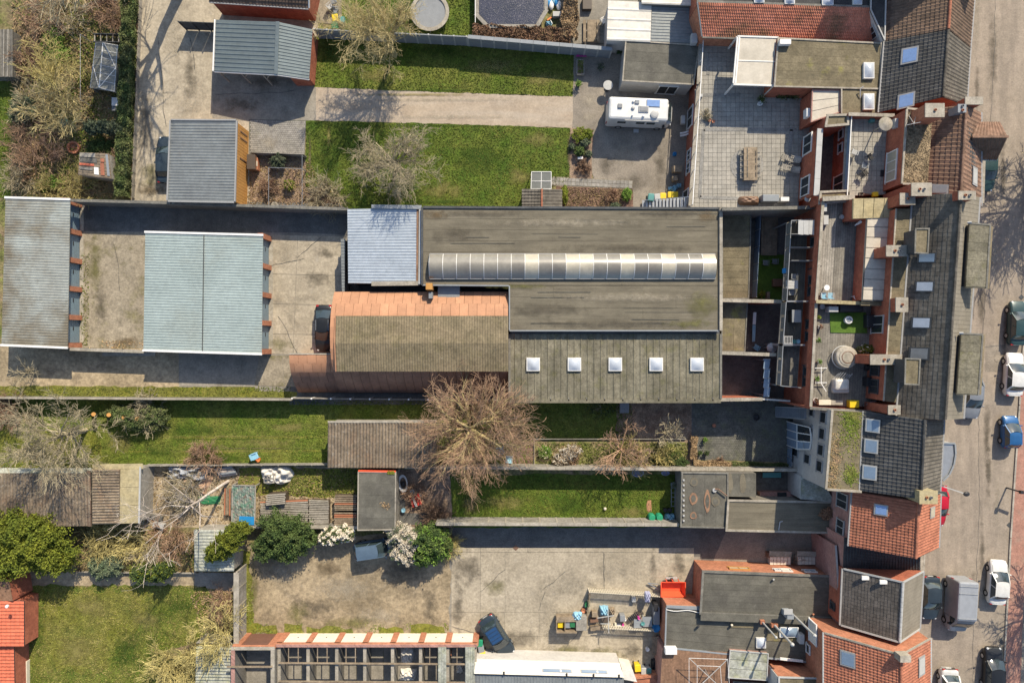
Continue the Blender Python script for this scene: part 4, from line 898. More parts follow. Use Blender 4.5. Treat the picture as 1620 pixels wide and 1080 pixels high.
# orange wooden garage
q=Q([(270,190),(375,190.5),(372,320.5),(265,318.6)],3.1);t=T('wooden_garage','garage with grey ribbed roof and a bright orange timber side','garage',(centroid(q).x,centroid(q).y,0))
corr(t,q,'metalgrey','v',.27,.04,'rib');walls_under(t,q,'woodorange',0,.1,.97)
for (p,r) in ((q[0],q[1]),(q[1],q[2]),(q[3],q[2]),(q[0],q[3])):MB().bar(p+(r-p).normalized()*.08+V((0,0,.03+.004*(p is q[0]))),r-(r-p).normalized()*.08+V((0,0,.03)),.13,.18).build('roof_edge','framegrey',t)
wq=shrink(q,.97)
for k in range(26):
 a=wq[1].lerp(wq[2],(k+.5)/26);MB().box((a.x+.012,a.y,1.47),(.03,(wq[1]-wq[2]).length/26-.02,2.9)).build('board','woodorange',t)
for v in (.08,.16,.42):a=wq[1].lerp(wq[2],v);MB().box((a.x+.05,a.y,1.3),(.05,.12,1.7)).build('door_panel','brown',t)
box_thing('storage_box','brown storage box beside the orange timber wall','box',397,256,.4,(.75,1.4,.8),'brown',lid='darkbrown')
t=box_thing('crate','small red and white crate stack beside the brown storage box','crate',405,259,0,(.3,1.2,.7),'terracotta');
MB().box((0,0,.72),(.28,.5,.04)).build('label_panel','cream',t,local=True)
# brick house at the top
q=[W(331,2.5,2.8),W(488,13,2.8),W(488,-80,5.6),W(331,-80,5.6)];t=T('brick_house','low brick house with brown red tiles cut by the top edge','house',(q[0].x+4,q[0].y,0))
mb=MB();mb.prism([p-V((0,0,.15)) for p in shrink(q,.97)],0);mb.build('wall','brick',t);mb=MB();mb.slab(q,.12);rf=mb.build('roof','darkmetal',t);tiles(rf,[p+V((0,0,.01)) for p in q],'tilered2',.3,.34)
MB().bar(q[0]-V((0,.08,.02)),q[1]-V((0,.08,.02)),.14,.12).build('gutter','framegrey',t)
MB().bar(q[1]+V((.06,0,0)),q[2]+V((.06,0,0)),.1,.2).build('verge_trim','whitep',t)
# vehicle gate
t=T('metal_gate','dark panelled driveway gate left of the carport','gate',W(310,40,1))
for k in range(3):
 a,b=W(282+20*k,34+k*.8,1.8),W(301+20*k,34.8+k*.8,1.8);MB().bar((a.x,a.y,.95),(b.x,b.y,.95),.05,1.7).build('panel','darkmetal',t)
for k in range(4):a=W(281.5+20*k,34+k*.8,1.9);MB().bar((a.x,a.y,0),(a.x,a.y,1.9),.1).build('post','darkmetal',t)
# long concrete wall behind the lawn
fence('long grey concrete panel fence between the pool garden and the lawn',(497,46),(738,58),2.0,'lead',cop=None,post='greylight',boards=3,th=.09,n=12)
fence('dark sloping topped fence below the brown pool hedge',(740,58.5),(968,78),2.0,'lead',cop='lead',post='greylight',boards=3,th=.09,n=11,copw=.35)
# small vegetable plot fencing
fence('low timber fence at the top of the small brown garden plot',(396,241),(480,244),1.0,'woodgrey',post='woodgrey',boards=3,th=.03,pw=.08,n=5)
t=T('wire_fence','thin wire fence frame across the small brown garden plot','fence',W(450,290,0))
for a,b in (((425,265),(425,326)),((425,265),(478,267)),((430,325),(480,325)),((478,246),(478,326))):
 p,r=W(*a,1.2),W(*b,1.2);MB().bar(p,r,.035).build('rail','steel',t);n=4
 for k in range(n+1):s=p.lerp(r,k/n);MB().bar((s.x,s.y,0),s,.05).build('post','steel',t)
# garden shed patchwork, greenhouse etc.
def simple_shed(label,px,z,m,wm,axis='v',pitch=.26,amp=.03,prof='wave',name='shed',zz=None,cat='shed',trim=None):
 q=Q(px,zz or z);t=T(name,label,cat,(centroid(q).x,centroid(q).y,0));walls_under(t,q,wm,0,.08,.96);corr(t,q,m,axis,pitch,amp,prof)
 if trim:
  for (p,r) in ((q[0],q[1]),(q[1],q[2]),(q[2],q[3]),(q[3],q[0])):MB().bar(p+(r-p).normalized()*.07+V((0,0,.02)),r-(r-p).normalized()*.07+V((0,0,.02)),.1,.14).build('roof_edge',trim,t)
 return t,q
t,q=simple_shed('small shed in the overgrown garden roofed with odd boards and red tiles',[(126,241),(172,243),(176,283),(124,277)],1.9,'corrgrey','woodgrey')
for (u0,u1,v0,v1,m) in ((.02,.55,.03,.2,'woodgrey'),(.04,.6,.24,.42,'deckdark'),(.03,.5,.47,.56,'tilered'),(.05,.45,.64,.74,'woodgrey'),(.5,.64,.6,.9,'whitep'),(.72,.84,.22,.36,'tileorange'),(.70,.82,.40,.9,'tileorange'),(.9,.98,.05,.9,'lead')):
 mb=MB();mb.slab([bil(q,a,b)+V((0,0,.09)) for a,b in ((u0,v0),(u1,v0),(u1,v1),(u0,v1))],.03);mb.build('roof_board',m,t)
def greenhouse(label,e,z0,z1,n,ridge,m='glassroof'):
 """e: four eave px corners (tl,tr,br,bl), ridge two px"""
 q=Q(e,z0);r0,r1=W(*ridge[0],z1),W(*ridge[1],z1);t=T('greenhouse',label,'greenhouse',(centroid(q).x,centroid(q).y,0))
 for (a,b) in ((q[0],q[3]),(q[1],q[2])):
  for k in range(n):
   p=[a.lerp(b,k/n),a.lerp(b,(k+1)/n),r0.lerp(r1,(k+1)/n),r0.lerp(r1,k/n)];mb=MB();mb.slab([x for x in shrink(p,.95)],.012);mb.build('pane',m,t)
   MB().bar(p[0],p[3],.05).build('glazing_bar','steel',t)
  MB().bar(b,r1,.06).build('glazing_bar','steel',t);MB().bar(a,b,.07).build('eaves_bar','steel',t)
  for k in range(n):
   p=[a.lerp(b,k/n),a.lerp(b,(k+1)/n)];mb=MB();mb.add([V((p[0].x,p[0].y,.1)),V((p[1].x,p[1].y,.1)),p[1]-V((0,0,.04)),p[0]-V((0,0,.04))],[(0,1,2,3)]);mb.build('side_pane',m,t)
 MB().bar(r0,r1,.07).build('ridge_bar','frame',t)
 for a in q:MB().bar((a.x,a.y,0),a,.06).build('post','steel',t)
 MB().bar(q[0],q[1],.05).build('tie_bar','frame',t);MB().bar(q[3],q[2],.05).build('tie_bar','frame',t)
 a=q[0].lerp(q[3],.02);MB().bar(r0+V((.1,0,.02)),q[1].lerp(q[2],.5)+V((0,0,.03)),.05).build('brace','frame',t);MB().bar(r1+V((0,0,.04)),q[1].lerp(q[2],.5)+V((0,0,.05)),.05).build('brace','frame',t)
 MB().bar(r1+V((0,0,.04)),q[0].lerp(q[3],.5)+V((0,0,.05)),.05).build('brace','frame',t)
 return t
M['ghglass']=plain('greenhouse_glass',(.20,.205,.19),.2,alpha=.86)
greenhouse('glass greenhouse with white bracing in the overgrown garden',[(152,68),(186,72),(181,145),(143,139)],1.6,2.3,6,((163,68),(157,139)),'ghglass')
t=T('cold_frame','dark timber cold frame at the top end of the greenhouse','cold frame',W(170,61,0))
for k in range(5):MB().bar(W(150+9.5*k,54,.5),W(150+9.5*k,67,.5),.08).build('slat','woodgrey',t)
for y in (54.5,67):MB().bar(W(149,y,.42),W(190,y+1,.42),.08,.4).build('side','darkmetal',t)
t=T('garden_trolley','white and grey garden trolley beside the greenhouse','trolley',W(183,165,0));MB().box(W(183,161,.7),(.75,.8,.06)).build('tray','whitep',t);MB().box(W(183,172,.4),(.6,.5,.3)).build('crate','grey',t)
for x in (178,188):
 for y in (155,175):a=W(x,y,0);MB().bar((a.x,a.y,0),(a.x,a.y,.68),.05).build('leg','steel',t)
heap('bin_bag','teal plastic cover among the bare shrubs','plastic cover',99,193,0,.5,.38,.6,'teal',rz=.5)
round_thing('stone_ring','round stone ring in the overgrown garden above the patchwork shed','planter',115,233,0,[(.62,0),(.62,.3),(.45,.32),(.42,.1),(0,.08)],'terracotta')
t,q=simple_shed('dark boarded shed cut by the left edge',[(-30,47),(20,47),(20,122),(-30,122)],1.3,'deckdark','deckdark','u')
for k in range(3):MB().bar(bil(q,.62+.13*k,.0)+V((0,0,.09)),bil(q,.6+.13*k,1.)+V((0,0,.09)),.1,.05).build('batten','woodgrey',t)
t=T('stone_edging','curved line of pale edging stones at the top of the overgrown garden','edging',W(158,6,0))
for k in range(9):a=k/8;MB().box(W(135+45*a,11-12*math.sin(a*1.7),.1),(.55,.3,.22),.5*math.cos(a*1.7)).build('stone','coping',t)
t=T('clothes_line','thin clothes line post and wire in the overgrown garden','clothes line',W(127,100,0));
for y in (55,158):a=W(127,y,1.9);MB().bar((a.x,a.y,0),a,.07).build('post','steel',t)
MB().bar(W(127,55,1.85),W(127,158,1.85),.02).build('wire','whitep',t)
fence('green wire mesh fence line along the left side of the driveway',(221,-10),(208,312),.55,'woodgrey',post='woodgrey',boards=1,th=.02,pw=.07,n=16)
# ------------------------------------------------------------------ trampoline, pool
c=W(680,19,.8);t=T('trampoline','round trampoline with grey mat and pale padded rim','trampoline',(c.x,c.y,0))
MB().lathe((0,0,0),[(1.82,.8),(1.9,.86),(1.55,.88),(1.52,.82)],36).build('padded_rim','coping',t,local=True)
MB().lathe((0,0,0),[(1.54,.78),(1.0,.77),(.01,.76)],36).build('jump_mat','grey',t,local=True)
for k in range(8):a=k*math.pi/4;MB().bar((1.7*math.cos(a),1.7*math.sin(a),0),(1.7*math.cos(a),1.7*math.sin(a),.82),.06).build('leg','steel',t,local=True)
pp=[W(x,y,1.1) for x,y in ((754,-60),(864,-60),(864,18),(850,42),(771,42),(754,24))];c=centroid(pp);t=T('swimming_pool','above ground pool with speckled dark blue cover and timber rim','pool',(c.x,c.y,0))
mb=MB();mb.prism(shrink(pp,.97),0);mb.build('pool_wall','woodgrey',t);mb=MB()
mb.slab([p+V((0,0,.03)) for p in shrink(pp,.93)],.04);mb.build('cover','poolcover',t);edge(t,pp,.35,.08,'woodgrey','rim_board',closed=True)
M['poolcover'].node_tree.nodes['Principled BSDF'].inputs['Roughness'].default_value=.3
MB().bar(W(752,-10,1.2),W(752,40,1.2),.06).build('hand_rail','whitep',t)
wheelie('yellow lidded bin near the brick house at the top',530,28,10,'yellow','green')
wheelie('dark green lidded bin just below the yellow lidded one',529,40,0,'green','green');
box_thing('garden_tub','pale green tub beside the yellow lidded bin','tub',541,31,0,(.45,.6,.5),'teal')
for k,(x,y,m,l) in enumerate(((522,10,'greylight','white'),(528,3,'grey','grey'),(531,17,'lead','dark'))):chair(f'{l} folded garden chair near the brick house',x,y,0,40+70*k,m)
t=T('pool_toys','blue and white inflatable lying by the pool','inflatable',W(875,8,0));
for k in range(5):MB().ball(W(868+4*k,4+5*math.sin(k*2),.2),(.28,.5,.2),10,6).build('tube',['blue','whitep','skyblue','blue','whitep'][k],t,smooth=True)
box_thing('pump_box','grey pool pump box beside the hedge corner','pump',881,22,0,(.8,.5,.5),'greylight')
t=T('kick_scooter','small orange and white toy beside the pool pump','toy',W(869,30,0));MB().box(W(869,30,.2),(.5,.15,.08),.6).build('deck','orange',t);MB().bar(W(871,32,.2),W(874,38,.8),.05).build('handle','whitep',t)
for x in (866,872):MB().tube(W(x,31,.08)-V((0,.05,0)),W(x,31,.08)+V((0,.05,0)),.08,.08,8,True).build('wheel','rubber',t)
heap('garden_waste','pale blue bag of garden waste by the pool','bag',868,37,0,.35,.25,.35,'skyblue',seed=9)
hedge('beech_hedge','brown leaved hedge below the pool','hedge',W(748,52,.9),W(902,58,.9),1.3,1.35,9000,.09,'leafbrown','beech hedges round the pool')
hedge('beech_hedge','straw brown hedge right of the pool','hedge',W(899,62,.8),W(905,-30,.8),1.5,1.25,9000,.09,'leaftan','beech hedges round the pool')
# pallets and shed roofs at the top
t=T('pallet','wide pale plank pallet left of the white sheet roof','pallet',W(936,50,0))
for x,w in ((925,.28),(936,.85),(946,.28)):MB().box(W(x,49,.25),(w,2.15,.05)).build('plank','wood',t)
for y in (36,49,62):MB().box(W(936,y,.15),(1.5,.12,.12)).build('bearer','woodgrey',t)
box_thing('crate','dark crate at the top edge left of the white sheet roof','crate',929,5,0,(.9,1.2,.5),'darkbrown')
chair('white wire chair beside the pale plank pallet',955,33,0,30,'whitep')
t,q=simple_shed('lean-to with white roofing sheets at the top of the yard',[(962,1),(1031,4),(1029,67),(960,64)],2.9,'white','whitewall','v',.95,.05,'roll')
t,q=simple_shed('lean-to with grey ribbed roofing sheets next to the white one',[(1031.5,8),(1103,11),(1100,69),(1029.5,66)],2.85,'metalgrey','block','v',.3,.04,'rib')
t,q=simple_shed('cream roofing sheet strip at the very top',[(1015,-20),(1106,-20),(1104,9.5),(1015,6)],3.3,'white','block','v',.95,.04,'roll')
t,rf,q=flat('outbuilding with a plain grey felt roof beside the camper van',[(990,65),(1106,72),(1097,134),(985,128)],2.8,'feltgrey','whitewall',nst=4,cop='coping',cw=.12,ch=.08,name='outbuilding')
window(t,q[3],q[2],.68,1.2,1.8,2.0,name='window');MB().box((W(1003,127,1.).x,W(1003,124,1.).y-.12,1.),(.9,.08,2.)).build('door','beigeroof',t)
box_thing('ac_unit','grey air conditioner on the roof edge beside the salmon tile roof','air conditioner',1099,60,2.95,(.55,.9,.7),'greylight')
# yard clutter near camper
t=T('garden_hose','tangled bright pink garden hose','hose',W(920,85,0));mb=MB();P_=[W(920+8*math.cos(k*.9)+1.5*math.sin(k*2.3),85+5*math.sin(k*1.1),.12+.05*(k % 3)) for k in range(34)];mb.path(P_,.045,5);mb.build('hose_loop','pink',t)
t=T('planter_bed','rectangular timber planter with small plants','planter',W(918,107,0));
for a,b in (((912.5,96),(912.5,119)),((923.5,96),(923.5,119)),((913,96),(923,96)),((913,119),(923,119))):MB().bar(W(*a,.25),W(*b,.25),.07,.45).build('side_board','woodgrey',t)
MB().box(W(918,107.5,.2),(.6,1.3,.3)).build('soil','earth',t);scatter('plants',[(913,97),(923,97),(923,118),(913,118)],160,.07,'weed','','',.38,.12,parent=t)
pot('spiky green plant in a pot at the corner of the tan path',915,134,0,.22,'darkbrown','leafbright',.3,.35)
pot('dark potted plant in the shade above the round table',950,107,0,.25,'grey','leafblue',.3,.35)
pot('small dark potted plant beside the grey felt roof',979,83,0,.22,'grey','leafgreen',.3,.3)
c=W(962,135,1.0);t=T('bistro_table','round grey bistro table behind the camper van','table',(c.x,c.y,0));MB().lathe((0,0,0),[(.46,.98),(.48,1.),(.47,1.03),(.05,1.035)],24).build('table_top','greylight',t,local=True);MB().tube((0,0,0),(0,0,1),.05,.05,8).build('leg','black',t,local=True);MB().lathe((0,0,0),[(.3,0),(.28,.05),(.05,.08)],16).build('base','black',t,local=True)
chair('black chair beside the outbuilding door',996,134,0,200,'black')
# terrace block (brick, z 3) with balustrade
TZ=3.0
tp=[(1107,66),(1300,60),(1300,208),(1262,330),(1092,328)];w=[W(x,y,TZ) for x,y in tp];c=centroid(w);t=T('terrace_building','brick building carrying the large grey tiled roof terrace','building',(c.x,c.y,0));terr=t
mb=MB();mb.prism([p-V((0,0,.1)) for p in w],0);mb.build('wall','brick',t)
mb=MB();mb.slab([p-V((0,0,.04)) for p in w],.05);dk=mb.build('terrace_floor','tileterr2',t)
ia=[(p.x,p.y) for p in w]
def inside_t(p):return bool(pip(ia,np.array([p.x]),np.array([p.y]))[0])
gq=[W(1092,62,TZ),W(1306,62,TZ),W(1306,328,TZ),W(1092,328,TZ)];LU=(gq[1]-gq[0]).length;LV=(gq[3]-gq[0]).length
grid(dk,gq,int(LU/.42),int(LV/.42),'tileterr','floor_tile',gap=.025,th=.03,inside=inside_t)
# dark drainage bands and table disc
for a,b in (((1113,205),(1260,205)),((1113,205),(1107,312)),((1107,312),(1228,316)),((1252,205),(1246,290)),((1120,90),(1120,118)),((1108,150),(1170,150))):
 MB().bar(W(*a,TZ+.022),W(*b,TZ+.022),.3,.012).build('drain_band','tileterr2',dk)
MB().lathe(W(1181.6,260.7,TZ+.008),[(1.58,0),(1.58,.02),(.1,.022)],40).build('round_inlay','tileterr2',dk)
rl=[W(1109,64,TZ+.25),W(1105,134,TZ+.25),W(1092,326,TZ+.25)]
edge(t,rl,.38,.08,'coping','coping',piece=2.)
for a,b in zip(rl[:-1],rl[1:]):
 n=max(2,int((b-a).length/1.6))
 for k in range(n+1):p=a.lerp(b,k/n);MB().bar(p,p+V((0,0,.85)),.05).build('rail_post','whitep',t)
 MB().bar(a+V((0,0,.85)),b+V((0,0,.85)),.07,.05).build('hand_rail','whitep',t)
WL=(W(1105,134,0),W(1092,326,0));WLa,WLb=w[0],w[4]
for (tt,ww,hh,zz) in ((.42,1.9,1.9,1.1),(.66,1.0,1.2,1.5),(.74,1.0,1.2,1.5),(.92,1.5,1.9,1.1)):window(t,WLa,WLb,tt,zz,ww,hh)
# external stair at the bottom
t=T('stair','slatted steel stair climbing along the hall wall','staircase',W(1055,320,0))
for k in range(14):
 f=k/13;c=W(1018,325,.3).lerp(W(1090,320,2.9),f);MB().box(c,(.26,1.0,.05)).build('tread','steel',t)
for s in (-.5,.5):MB().bar(W(1018,325,.2)+V((0,s,0)),W(1090,320,2.8)+V((0,s,0)),.05,.15).build('stringer','steel',t)
MB().bar(W(1018,325,1.2)+V((0,.5,0)),W(1090,320,3.8)+V((0,.5,0)),.04).build('hand_rail','steel',t)
wheelie('bright yellow lidded bin at the foot of the terrace wall',1049,311,0,'yellow','yellow');wheelie('grey lidded bin left of the yellow pair',1040,312,5,'greylight','grey');wheelie('green grey bin next to the slatted stair',1030,312,-5,'teal','teal')
box_thing('crate','wide yellow crate at the foot of the terrace wall','crate',1065,308,.5,(1.0,.6,.5),'yellow')
box_thing('cardboard_box','cardboard box below the terrace windows','box',1072,267,.4,(.9,.6,.6),'wood');box_thing('cardboard_box','smaller cardboard box between the blue bags and the windows','box',1068,282,.2,(.5,.5,.6),'wood',rz=.2)
for k,(x,y) in enumerate(((1062,298),(1069,296),(1075,293),(1067,301))):heap('blue_bag',['lowest left of the four blue bags by the yellow crate','second of the four blue bags by the yellow crate','uppermost of the four blue bags, nearest the wall','lowest of the four blue bags, touching the yellow crate'][k],'bag',x,y,0,.24,.24,.4,'skyblue',seed=k)
heap('blue_bag','small blue bag alone below the middle terrace window','bag',1068,243,0,.2,.2,.4,'blue',seed=8)
box_thing('meter_box','grey box mounted by the upper terrace window','box',1081,189,.6,(.4,.8,.4),'greylight')
for k in range(2):
 t=T('surfboard',['upper','lower'][k]+' curved white board leaning by the terrace wall','board',W(1085,205+4*k,.4));mb=MB();mb.path([W(1076+3.5*j,211+4*k-.5*j*j*.45,.6) for j in range(6)],.1,6);mb.build('board_body','whitep',t)
# camper van
c=W(1012,174,2.4);t=T('camper_van','white camper van with solar panel and roof hatches','camper van',(c.x,c.y,0),rad(-2.5))
rounded(5.7,2.15,.45,2.75,.22,c=(-.15,0)).build('body','car_white',t,local=True);rounded(1.1,1.95,.4,1.9,.4,c=(2.75,0)).build('cab','car_white',t,local=True)
MB().add([(2.72,-.95,2.6),(2.72,.95,2.6),(3.15,.85,1.85),(3.15,-.85,1.85)],[(0,1,2,3)]).build('windscreen','carglass',t,local=True)
wheels(t,2.1,-1.7,1.08,.34)
MB().box((1.2,.55,2.80),(1.2,.62,.05)).build('solar_panel','glassblue',t,local=True);MB().box((1.2,.55,2.775),(1.3,.7,.04)).build('solar_frame','steel',t,local=True)
for (x,y,a,b,m) in ((.3,-.05,.95,.62,'greylight'),(.3,-.05,.8,.5,'grey'),(-.35,.6,.42,.4,'lead'),(-1.95,.15,.42,.42,'grey')):rounded(a,b,2.75,2.86+(.03 if m == 'grey' else 0),.05,c=(x,y)).build('roof_hatch',m,t,local=True)
for (x,y,r) in ((1.35,-.5,.38),(-.7,.02,.17),(-.7,.62,.12),(.3,-.72,.12),(-.75,-.7,.08)):MB().lathe((x,y,2.75),[(r,0),(r,.12),(r*.6,.17),(.02,.18)],16).build('roof_vent','greylight' if r>.15 else 'whitep',t,local=True)
for s in (-1,1):MB().box((2.5,s*1.2,1.5),(.18,.22,.35)).build('mirror','black',t,local=True);MB().box((-3.0,s*.95,1.2),(.05,.15,.5)).build('tail_light','lampred',t,local=True);MB().box((3.3,s*.7,.8),(.06,.3,.2)).build('headlight','lampclear',t,local=True)
for x in (-1.6,.2,1.2):MB().box((x,-1.085,1.85),(.8,.03,.5)).build('side_window','carglass',t,local=True)
MB().box((.2,-1.1,2.62),(3.2,.08,.1)).build('awning','greylight',t,local=True);MB().box((.1,-1.35,.3),(.5,.35,.05)).build('entry_step','greylight',t,local=True)
# shrubs bed
for k,(x,y,r,h,m,l) in enumerate(((916,213,.9,.9,'leafyellow','low yellow green shrub at the top of the narrow bed'),(930,212,.6,.7,'leafyellow','smaller yellow green shrub by the yard corner'),(925,225,.6,.7,'leafblue','round blue grey shrub in the narrow bed'),(917,240,.6,.9,'leafgreen','clipped dark green ball shrub in the narrow bed'),(905,232,.4,.5,'leafblue','small grey shrub at the lawn edge of the narrow bed'),(931,244,.4,.5,'leafblue','small grey green shrub at the yard edge of the narrow bed'))):
 c=W(x,y,h*.5);leafy('shrub',l,'shrub',[(c.x,c.y,h*.4,r*.8,r*.8,h*.6)],1500,.06,m,'shrubs in the narrow bed')
bare_shrub(W(922,266,0),.7,.7,'rusty brown bare shrub at the bottom of the narrow bed','barkbrown',30,2,5,seed=4)
MB_=MB();MB_.box(W(918,250,.5),(.5,.22,.04),.1);MB_.bar(W(918,250,0),W(918,250,.48),.05);tag(MB_.build('plant_label','whitep'),'small white plaque standing in the narrow bed','plaque')
c=W(992,307,.5);leafy('shrub','bright green square shrub at the end of the mulch bed','shrub',[(c.x,c.y,.3,.5,.6,.4)],1600,.06,'leafbright')
bare_shrub(W(968,310,0),.6,.6,'dark bare shrub in the mulch bed','barkbrown',24,2,5,seed=5)
c=W(893,308,.5);leafy('shrub','olive shrub hugging the little tiled hut','shrub',[(c.x,c.y,.3,.35,.9,.6)],1600,.06,'leafyellow')
c=W(974,325,.3);leafy('shrub','low grey green shrub at the hall wall','shrub',[(c.x,c.y,.2,.5,.3,.3)],700,.06,'leafblue')
# little hut & glass frame
gable_l=[W(826,299,1.5),W(826,330,1.5),W(857,299,2.1),W(857,330,2.1),W(889,300,1.5),W(889,330,1.5)];t=T('garden_hut','little tiled hut with an orange ridge against the hall wall','hut',(gable_l[2].x,gable_l[2].y,0))
q=[gable_l[0],gable_l[4],gable_l[5],gable_l[1]];mb=MB();mb.prism([p-V((0,0,.1)) for p in shrink(q,.92)],0);mb.build('wall','brick',t)
for q in ([gable_l[1],gable_l[0],gable_l[2],gable_l[3]],[gable_l[4],gable_l[5],gable_l[3],gable_l[2]]):mb=MB();mb.slab(q,.06);r_=mb.build('roof','slategrey',t);tiles(r_,q,'slategrey',.3,.3)
for k in range(6):p,r_=gable_l[2].lerp(gable_l[3],k/6),gable_l[2].lerp(gable_l[3],(k+.95)/6);MB().tube(p+V((0,0,.04)),r_+V((0,0,.05)),.1,.09,8).build('ridge_tile','tileorange',t)
t=T('cold_frame','small white framed glass lean-to above the tiled hut','cold frame',W(857,285,0));q=Q([(841,272),(872,272),(872,299),(840,299)],1.4)
for u in (0,.5,1):MB().bar(bil(q,u,0),bil(q,u,1),.06).build('glazing_bar','frame',t)
for v in (0,.55,1):MB().bar(bil(q,.01,v)+V((0,0,.01)),bil(q,.99,v)+V((0,0,.01)),.06).build('glazing_bar','frame',t)
for u in (0,.5):
 for v0,v1 in ((0,.55),(.55,1)):mb=MB();mb.slab([p-V((0,0,.01)) for p in shrink([bil(q,u,v0),bil(q,u+.5,v0),bil(q,u+.5,v1),bil(q,u,v1)],.94)],.01);mb.build('pane','ghglass',t)
for p in q:MB().bar((p.x,p.y,0),p,.06).build('post','frame',t)
# ================================================================== HALLS
q1=Q([(668,328),(1138,330),(1138,452),(668,451)],4.0);q2=Q([(806,452),(1138,452),(1138,523),(806,523)],4.0)
t=T('factory_hall','big flat felt roofed hall with a long barrel rooflight','hall',(centroid(q1).x,centroid(q1).y,0));hall=t
L_=[q1[0],q1[1],q2[2],q2[3],V((q2[0].x,q1[3].y,4)),q1[3]]
mb=MB();mb.prism([p-V((0,0,.08)) for p in [q1[0],q1[1],q2[2],q2[3],q2[0],q1[3]]],0);mb.build('wall','block',t)
mb=MB();mb.slab([p-V((0,0,.02)) for p in q1],.04);r1=mb.build('roof','felt',t);mb=MB();mb.slab([p-V((0,0,.02)) for p in q2],.04);r2=mb.build('roof','felt',t)
strips(r1,shrink(q1,.996),7,'felt','felt_strip','v',gap=.02,th=.03,jz=.012);strips(r2,shrink(q2,.996),4,'felt','felt_strip','v',gap=.02,th=.03,jz=.012)
for k,(q,n) in enumerate(((q1,9),(q2,6))):
 for j in range(n):
  u,v=R.random()*.9,R.randint(0,6 if k == 0 else 3)/(7 if k == 0 else 4);a,b=bil(q,u,v+.01),bil(q,u,v+(.13 if k == 0 else .24));MB().bar(a+V((0,0,.02)),b+V((0,0,.02)),.1,.02).build('felt_lap','felt',r1 if k == 0 else r2)
edge(t,[q1[3],q1[0],q1[1],q2[2]],.2,.14,'darkmetal','parapet');edge(t,[W(1140,329,4.05),W(1140,523,4.05)],.28,.16,'coping','coping',piece=1.1)
edge(t,[q2[2],q2[3],q2[0],q1[3]],.12,.1,'lead','parapet')
for k,(x,y,rx,ry,m) in enumerate(((1060,338,6.,.45,'dark'),(1120,342,1.2,.7,'rust'),(760,338,6.,.4,'dark'),(900,352,9.,.5,'light'),(1000,392,9.,.5,'dark'),(820,453,4.,.3,'moss'),(1110,480,2.0,1.6,'moss'),(960,512,9.,.5,'dark'),(1000,470,9.,.5,'light'),(860,490,5.,.8,'dark'),(1090,512,3.,.5,'moss'),(690,340,1.2,.6,'rust'),(720,372,3.,.9,'dark'))):stain(x,y,4.06+.002*k,rx,ry,m,hall)
for k in range(18):
 x,y=R.uniform(700,1080),R.uniform(336,396) if k % 2 else R.uniform(455,515);x=max(x,840) if k % 2 == 0 else x;L=R.uniform(2,7);a=W(x,y,4.065);MB().bar(a,a+V((L,R.uniform(-.04,.04),0)),R.uniform(.025,.05),.006).build('felt_lap','feltgrey',hall)
# barrel rooflight
Y0,Y1=W(0,441,4.05).y,W(0,402,4.05).y;X0,X1=W(680,0,4.1).x,W(1131,0,4.1).x;n=21
f=MB();f.bar((X0,Y0,4.12),(X1,Y0,4.12),.1,.2).bar((X0,Y1,4.12),(X1,Y1,4.12),.1,.2).bar((X0,Y0,4.12),(X0,Y1,4.12),.1,.2).bar((X1,Y0,4.12),(X1,Y1,4.12),.1,.2);RL=f.build('rooflight','framegrey',t)
def arc(y):s=(y-Y0)/(Y1-Y0)*2-1;return 4.2+.62*(1-s*s)
for i in range(n):
 a,b=X0+(X1-X0)*i/n+.03,X0+(X1-X0)*(i+1)/n-.03;mb=MB();v=[];m_=10
 for k in range(m_+1):y=Y0+(Y1-Y0)*k/m_;v+=[(a,y,arc(y)),(b,y,arc(y))]
 mb.add(v,[(2*k,2*k+1,2*k+3,2*k+2) for k in range(m_)]);mb.build('pane','polyclear' if i in (7,10,11,14,17,20) else 'polycarb',RL,smooth=True)
 g=MB();x=X0+(X1-X0)*i/n
 for k in range(m_):y,y2=Y0+(Y1-Y0)*k/m_,Y0+(Y1-Y0)*(k+1)/m_;g.bar((x,y,arc(y)+.015),(x,y2,arc(y2)+.015),.05,.03)
 g.build('glazing_bar','frame' if i else 'steel',RL)
for s in (X0,X1):
 mb=MB();mb.add([(s,Y0,4.1)]+[(s,Y0+(Y1-Y0)*k/10,arc(Y0+(Y1-Y0)*k/10)) for k in range(11)]+[(s,Y1,4.1)],[tuple(range(13))]);mb.build('end_pane','polycarb',RL)
# mossy ribbed wing with five domes
q=Q([(806,528),(1140,528),(1140,635),(806,635)],3.4);t=T('roof_wing','mossy ribbed roof wing with five square dome skylights','building',(centroid(q).x,centroid(q).y,0))
walls_under(t,q,'block',0,.1,.99);rf=corr(t,q,'mossrib','u',.62,.07,'roll');MB().bar(q[3]+V((0,.05,.04)),q[2]+V((0,.05,.04)),.35,.1).build('gutter','mossrib',t)
for (a,b) in ((q[0],q[3]),(q[1],q[2])):MB().bar(a+V((0,0,.05)),b+V((0,.3,.05)),.2,.16).build('verge_trim','copingdark',t)
MB().bar(q[0]+V((.1,.1,-.02)),q[1]+V((-.1,.1,-.02)),.3,.06).build('valley_gutter','darkmetal',t)
for x in (843.5,908.5,973,1037.5,1102):dome(t,x,576,3.42,1.25,1.25)
for k in range(12):MB().box(W(814+28.5*k,631,3.42),(.1,.35,.14)).build('gutter_clip','copingdark',t)
